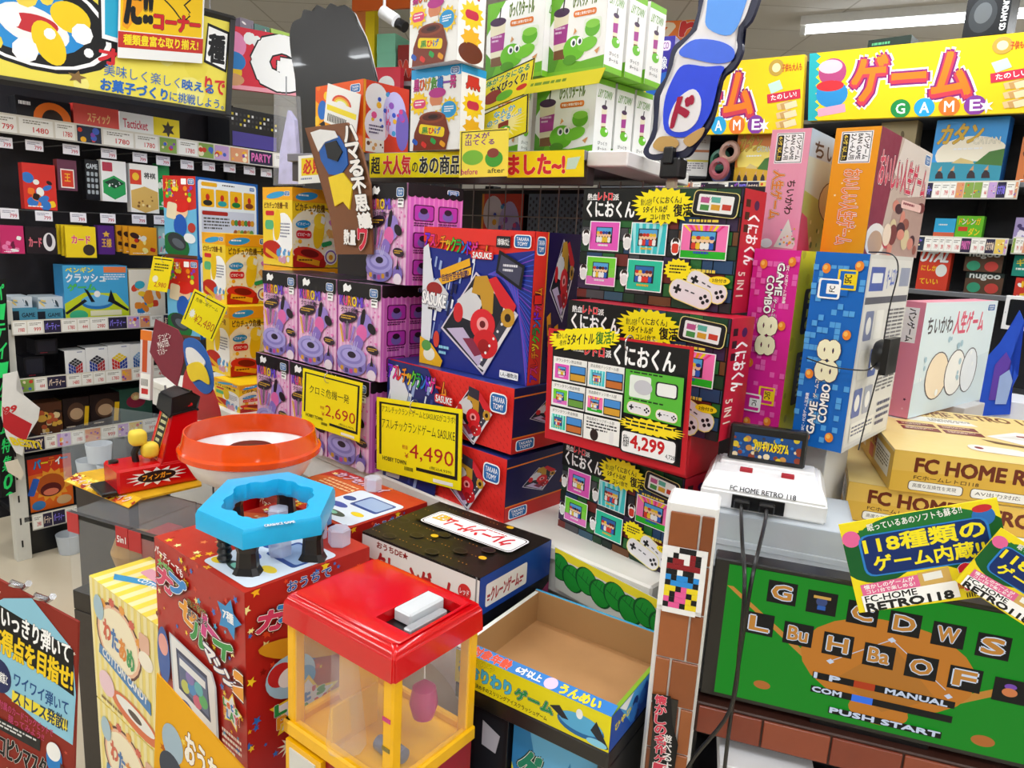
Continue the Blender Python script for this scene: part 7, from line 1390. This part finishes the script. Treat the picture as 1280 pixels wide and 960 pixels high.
ubox('bin_shelf', o, WHITEP, (.0, .1, H - .508), (.24, .31, H - .501))
tv = empty('game_monitor', (.302, .95, H - .635), -math.radians(TVY), 'flat monitor showing a green pixel baseball team select screen', 'monitor')
ubox('bezel', tv, BLACKP, (-.002, .002, -.002), (.46, .035, .212), .002)
def baseball(a):
    a.r(0, 0, 1, 1, '0c8a1c'); a.p([(.0, .16), (.02, .16), (.37, .72), (.36, .76)], 'c88838'); a.p([(.98, .28), (1, .3), (.62, .78), (.6, .74)], 'c88838')
    a.e(.49, .52, .245, .33, 'c87c28'); a.e(.49, .86, .085, .1, 'c87c28'); a.p([(.36, .68), (.5, .36), (.64, .68), (.5, .86)], 'b8762a'); a.l(.49, .33, .34, .56, .0012, 'c8d0e0'); a.l(.5, .33, .66, .6, .0012, 'c8d0e0')
    for x, y in ((.495, .325), (.335, .57), (.67, .64)): a.b(x, y, .012, .02, 4, .7, 'd0dcf0')
    a.e(.145, .86, .026, .032, 'b86c30'); a.e(.78, .9, .032, .04, 'b86c30')
    def cell(x, y, ch, c='c88838'):
        a.r(x - .006, y - .012, .087, .164, '0a0a0c')
        if ch: a.t(ch, x + .009, y + .018, .056, .1, c, .05, out='d8e4f4', ow=.12)
    for i, ch in enumerate(('G', None, 'C', 'D', 'W', 'S')):
        cell(.13 + i * .118, .07 + i * .018, ch)
    x, y = .13 + .118, .088; a.e(x + .037, y + .06, .016, .035, '3c4c7c'); a.r(x + .012, y + .02, .05, .02, 'd8a850'); a.r(x + .026, y + .09, .024, .03, '2c60b0')
    for i, ch in enumerate(('L', 'Bu', 'H', 'Ba', 'O', 'F', None)): cell(.075 + i * .118, .33 + i * .018, ch)
    x, y = .075 + .118 * 6, .33 + .108; a.e(x + .037, y + .04, .016, .02, '7c4cb0'); a.e(x + .037, y + .08, .02, .03, 'd8804c')
    a.r(.29, .665, .4, .05, '0a0a0c'); a.t('1 P', .295, .67, .075, .038, 'd0dcf0', .06); a.r(.41, .665, .06, .05, 'b83c14'); a.t('MANUAL', .5, .672, .17, .038, 'd0dcf0', .06)
    a.r(.29, .77, .4, .05, '0a0a0c'); a.t('COM', .295, .775, .085, .038, 'd0dcf0', .06); a.r(.41, .77, .06, .05, '3878f0'); a.r(.35, .9, .32, .05, '0a0a0c'); a.t('PUSH START', .355, .905, .31, .038, 'd0dcf0', .06)
A = Art(.435, .2); baseball(A); scr = link('screen', A.mesh((.018, .0015, .206), (1, 0, 0), (0, 0, -1), (0, -1, 0), SCREEN), tv)
ubox('monitor_foot', tv, BLACKP, (.15, .006, -.0102), (.3, .034, -.001))
# stickers on the post
o2 = empty('pixel_sticker', (.302, .95, H - .52), -math.radians(TVY), 'pixel-block sticker in red, white, blue, yellow and pink on the brick-print post', 'sticker')
A = Art(.062, .098); grid = ['..kkkk..', '.krrwwk.', 'kwwwwwwk', 'kwkkwkkk', 'kwwyywkb', 'kbbyybbb', '.kbbbbb.', '.kyykyyk', '.kpppkyy', 'kpwwppyk', 'kppwppk.', '.kkkkk..']
grid = ['..wkkkw.', '.wkwwrkw', 'wkrrwrkw', 'wrrrrrrw', 'wkkwkkww', 'wbkbbkbw', 'wkbbbbkw', 'wyykpyyw', 'wykppkyw', 'wpkppykw', 'wkppkyyw', '.wwwwww.']
for j, row in enumerate(grid):
    for i, ch in enumerate(row):
        if ch != '.': A.r(i / 8, j / 12, 1 / 8, 1 / 12, {'k': '141418', 'r': '8c1c24', 'w': 'f0f0f0', 'b': '2c90e0', 'y': 'f0d828', 'p': 'e85c9c'}[ch])
link('sticker_print', A.mesh((-.074, -.0185, .11), (1, 0, 0), (0, 0, -1), (0, -1, 0), PAPER), o2); ubox('sticker_base', o2, WHITEP, (-.074, -.018, .012), (-.012, -.0165, .11), 0)
o2 = empty('lettered_sticker', (.302, .95, H - .7), -math.radians(TVY), 'black sticker with red and white vertical handwriting on the brick-print post', 'sticker')
A = Art(.045, .15); A.p([(0, .02), (.6, 0), (.75, .3), (1, .5), (.95, 1), (.3, 1), (.35, .6), (.1, .3)], '141416')
for i, ch in enumerate('懐かしの名作ゲーム'): A.t(ch, .12 + .03 * i, .02 + i * .107, .36, .095, 'd84058', .06, out='f4f0f0', ow=.12)
for i, ch in enumerate('遊べるよ'): A.t(ch, .5 + .03 * i, .42 + i * .1, .28, .085, 'f4f0f0', .03)
link('sticker_print', A.mesh((-.068, -.0185, .06), (1, 0, 0), (0, 0, -1), (0, -1, 0), PAPER), o2); ubox('sticker_base', o2, BLACKP, (-.062, -.018, -.08), (-.03, -.0165, .055), 0)
# clear drawer bin and the console on it
bn = empty('clear_drawer_bin', (.305, 1.105, H - .5), -math.radians(20), 'frosted clear drawer bin under the white game console', 'bin')
for a, b in (((0, 0, 0), (.24, .004, .092)), ((0, 0, 0), (.004, .17, .092)), ((.236, 0, 0), (.24, .17, .092)), ((0, .166, 0), (.24, .17, .092)), ((0, 0, 0), (.24, .17, .004)), ((0, 0, .088), (.24, .17, .092))): ubox('bin_wall', bn, FROST, a, b, .0005)
ubox('drawer_line', bn, FROST, (.0, -.003, .04), (.24, .001, .05), .001); ubox('content_block', bn, M('bin_green', 'a8d090', .5), (.05, .05, .006), (.11, .12, .05)); ubox('content_block', bn, M('bin_pink', 'd8b0b8', .5), (.13, .05, .006), (.17, .12, .06)); ubox('content_block', bn, WHITEP, (.18, .04, .006), (.225, .13, .06))
cz = H - .4075
cn = empty('game_console', (.318, 1.125, cz), -math.radians(20.6), 'white retro game console with a black cartridge plugged in', 'game console')
bm = bmesh.new(); w_, d_ = .192, .15
R = [[bm.verts.new((x, y, z)) for x, y in q] for q, z in ((((0, 0), (w_, 0), (w_, d_), (0, d_)), .0), (((0, 0), (w_, 0), (w_, d_), (0, d_)), .03), (((.012, .03), (w_ - .012, .03), (w_ - .012, d_ - .01), (.012, d_ - .01)), .052))]
for a, b in zip(R, R[1:]):
    for k in range(4): bm.faces.new((a[k], a[(k + 1) % 4], b[(k + 1) % 4], b[k]))
bm.faces.new(R[0]); bm.faces.new(R[-1]); bmesh.ops.bevel(bm, geom=bm.edges[:], offset=.003, segments=2, affect='EDGES'); bmobj('shell', bm, WHITEP, cn)
ubox('slot_block', cn, WHITEP, (.02, .08, .05), (w_ - .02, .125, .058), .002)
for x in (.055, .12): ubox('red_switch', cn, M('switch_red', 'a81828', .4), (x, .045, .05), (x + .02, .056, .058), .001)
A = Art(.1, .012); A.t('FC HOME RETRO 118', 0, .1, 1, .8, '2a2a30', .03); link('lettering', A.mesh((.045, .008, .0385), (1, 0, 0), (0, -.8, -.6), (0, -.6, .8), PAPER), cn)
ubox('port_panel', cn, BLACKP, (.05, -.003, .004), (.13, .002, .026), .002)
for x in (.066, .104): ubox('plug', cn, BLACKP, (x - .012, -.018, .008), (x + .012, 0, .022), .002)
ct = empty('cartridge', (.318, 1.125, cz + .0585), -math.radians(20.6), 'black game cartridge with a colourful label in the white console', 'cartridge')
ubox('case', ct, BLACKP, (.03, .092, 0), (.03 + .125, .112, .062), .003)
def harikiri(a): a.r(0, 0, 1, 1, '1c4c8c'); a.dots(0, 0, 1, 1, 40, ['c89048', '8c3c28', 'e8d8b0', '2c78c8', '3c3c50', 'd8c030'], .04, 5); a.t('ハリキリスタジアム', .32, .25, .5, .4, 'f5dc20', .08, out='3c1c14', ow=.14)
A = Art(.108, .04); harikiri(A); link('label_print', A.mesh((.038, .0915, .048), (1, 0, 0), (0, 0, -1), (0, -1, 0), CARD), ct)
for x, pts in ((.066, [(0, -.018, 0), (.004, -.08, .002), (.012, -.16, -.008), (.022, -.215, -.04), (.026, -.228, -.12), (.024, -.228, -.22), (-.02, -.228, -.32), (-.03, -.228, -.4), (.0, -.228, -.52)]), (.104, [(0, -.018, 0), (.0, -.08, .002), (-.004, -.16, -.008), (-.008, -.205, -.04), (-.01, -.214, -.12), (-.012, -.214, -.26), (-.01, -.214, -.38), (-.008, -.214, -.52)])):
    pass
    q = np.array([x, 0, .015]); tag(link('controller_cable', None), None) if False else None
    b = tube([tuple(q + np.array(p)) for p in smooth_path(pts)], .0028, 8)
    c = bmobj('controller_cable', b, BLACKP, None, True, (.318, 1.125, cz), -math.radians(20.6)); tag(c, 'black controller cable hanging in front of the green screen, ' + ('bowing to one side' if x < .1 else 'hanging straight'), 'cable', 'controller cables')
q = ony((900, 955), .9); carton('white_controller_box', 'white box corner below the screen on the stand shelf', 'box', q - np.array([0, 0, .03]), 14, (.13, .03, .1), 'e8e8ec')
q = ony((1070, 950), .93); o = empty('dark_gamepad', q, -math.radians(18), 'dark game pad lying inside the stand below the screen', 'game pad'); bm = prism([(0, 0), (.1, 0), (.12, .03), (.1, .06), (0, .06), (-.02, .03)], 0, .02); bmesh.ops.bevel(bm, geom=sharp(bm), offset=.005, segments=2, affect='EDGES'); bmobj('pad_shell', bm, BLACKP, o)
for x in (.015, .085): bmobj('thumb_stick', lathe([(0, 0), (.01, 0), (.012, .01), (0, .012)], 12), DARKM, o, True, (x, .03, .02))
# gold console boxes
def gold_top(a):
    a.r(0, 0, 1, 1, 'ecd28a'); a.t('FC HOME RETRO 118', .12, .03, .86, .12, '7c4820', .05); a.t('FCホームレトロ118', .16, .16, .3, .035, '7c4820', .02); a.rr(.12, .22, .25, .1, 'e8e4dc', .2); a.p([(.3, .2), (.55, .22), (.58, .32), (.36, .34)], 'f0ece4'); a.d(.34, .23, .22, .07, 3, '5c4030')
    for i in range(4): a.r(.14 + (i % 2) * .21, .38 + (i // 2) * .1, .19, .075, '7c2420'); a.d(.16 + (i % 2) * .21, .395 + (i // 2) * .1, .14, .04, 2, 'e8d0b0', i)
    a.p([(.55, .52), (.75, .36), (1, .42), (1, .68), (.7, .64)], 'f4f0ea'); a.p([(.6, .52), (.76, .42), (1, .5), (1, .56)], 'e0dcd4'); a.r(.72, .44, .05, .03, '8c2428', 10); a.r(.88, .5, .05, .03, '8c2428', 10); a.p([(.5, .6), (.7, .66), (.95, .74), (.8, .72), (.55, .66)], '7c5c3c')
    a.rr(.38, .74, .26, .12, 'efe9e0', .4, 6); a.rr(.74, .8, .26, .12, 'efe9e0', .4, 6); a.e(.43, .79, .02, .02, '8c2428'); a.e(.8, .86, .02, .02, '8c2428')
def gold_front(a):
    a.r(0, 0, 1, 1, 'deb044'); a.p([(0, .0), (1, 0), (1, .3), (0, .5)], 'e4ba58'); a.t('FC HOME RETRO 118', .1, .14, .86, .34, '6c2c18', .06); a.t('FCホームレトロ118', .1, .56, .28, .1, '4c2c18', .02)
    for i, t in enumerate(('高度な互換性を実現', 'AV出力対応', 'コントローラー2台付属')): a.rr(.08 + i * .27, .7, .24, .24, '5c4838', .3); a.rr(.084 + i * .27, .712, .232, .216, 'f4f0e8', .3); a.t(t, .1 + i * .27, .76, .19, .1, '3c2c20', .01)
def gold_left(a): a.r(0, 0, 1, 1, 'dcb04c'); a.r(.0, 0, 1, .06, 'ecd8a8'); a.t('FC HOME', .1, .15, .35, .3, '6c2c18', .05); a.t('118', .5, .15, .14, .3, '8c1c20', .06); a.rr(.5, .5, .1, .35, 'c82430', .1); a.rr(.64, .2, .3, .6, 'f0ece4', .05); a.d(.66, .3, .26, .4, 5, '5c4c3c', 3); a.r(.1, .55, .3, .25, 'e8dcc0')
GA = {'top': gold_top, 'front': gold_front, 'left': gold_left}
carton('gold_console_box', 'gold retro console box on top, lettered on its lid and front', 'box', P3(.68, 1.228, -.398), 16.4, (.36, .0735, .42), 'deb450', GA)
carton('gold_console_box', 'gold retro console box underneath, half hidden by the green price cards', 'box', P3(.627, 1.266, -.4705), 22, (.36, .071, .41), 'deb450', GA)
def c118(a):
    a.r(0, 0, 1, 1, 'f5e020'); a.e(.2, .4, .25, .3, '0c5c28'); a.e(.5, .2, .4, .22, '1c7434'); a.e(.8, .4, .26, .3, '0c5c28'); a.r(.12, .1, .76, .4, '1c7434'); a.e(.06, .18, .06, .09, 'e868a0'); a.e(.9, .16, .07, .1, '2c70c0'); a.e(.9, .08, .06, .04, 'c82c34')
    a.t('眠っているあのソフトも蘇る!!', .18, .03, .6, .08, 'f4f4f0', .03, rot=-2); a.rr(.1, .16, .82, .46, '2c80d0', .2); a.rr(.115, .175, .79, .43, '0c2c6c', .2); a.t('118種類の', .13, .19, .76, .18, 'f8e820', .05, out='0c2c6c', ow=.12); a.t('ゲーム内蔵!!', .17, .4, .7, .17, 'f8e820', .05, out='0c2c6c', ow=.12)
    a.r(.05, .68, .38, .13, 'e86c9c', -3); a.t('懐かしのゲームが', .07, .69, .33, .05, 'ffffff', .03, rot=-3); a.t('コレ1台で楽しめる!', .08, .745, .32, .045, 'ffffff', .03, rot=-3); a.r(.43, .64, .2, .16, 'd8b060', -4); a.r(.46, .66, .12, .08, 'f0f0ec', -4); a.t('2,1', .7, .62, .22, .3, 'd8203c', .08, out='ffffff', ow=.12, rot=-6); a.r(.04, .8, .62, .18, 'ffffff', -2); a.t('FC-HOME', .06, .815, .34, .07, '1c1c1c', .03, rot=-2); a.t('RETRO118', .06, .895, .56, .085, '1c1c1c', .07, rot=-2); [a.r(.7 + i * .015, .93, .007, .05, '1c1c1c') for i in range(8)]; a.t('税抜', .66, .76, .04, .12, 'c82c34', .02)
PF = PL((.302, .925, 0), 18)
panel('green_price_card', 'green, yellow and blue price card leaning on the gold boxes', 'sign', quad(PF, (1048, 656), (1246, 622), (1268, 726), (1074, 766)), c118, .002, 'f5e020')
panel('green_price_card', 'green, yellow and blue price card tilted steeply beside the screen corner', 'sign', quad(back(PF, -.015), (1252, 660), (1400, 752), (1338, 890), (1194, 708 + 18)), c118, .002, 'f5e020')
# security tag and wires on the tall console cartons
o = empty('security_tag', P3(.62, 1.20, -.155), -math.radians(41.6), 'black round security tag wired to the blue console carton', 'security tag')
bm = lathe([(0, -.014), (.022, -.014), (.026, -.008), (.026, .008), (.022, .014), (0, .014)], 20); bmesh.ops.rotate(bm, verts=bm.verts, matrix=Matrix.Rotation(math.pi / 2, 3, 'Y')); bmobj('puck', bm, BLACKP, o); ubox('puck_rim', o, BLACKP, (.004, -.03, -.03), (.014, .03, .03), .006)
def wire(pts): bmobj('wire', tube([np.array(p) for p in smooth_path(pts)], .0012, 6), BLACKP, o)
wire([(-.004, 0, .02), (-.006, .012, .08), (-.004, .02, .14), (-.02, .03, .166), (-.06, .04, .168)])
wire([(-.004, -.01, -.01), (-.006, -.05, -.02), (-.012, -.08, -.02), (-.05, -.088, -.02), (-.095, -.088, -.012)]); wire([(-.004, .0, -.025), (-.006, -.02, -.1), (-.006, -.04, -.16)])
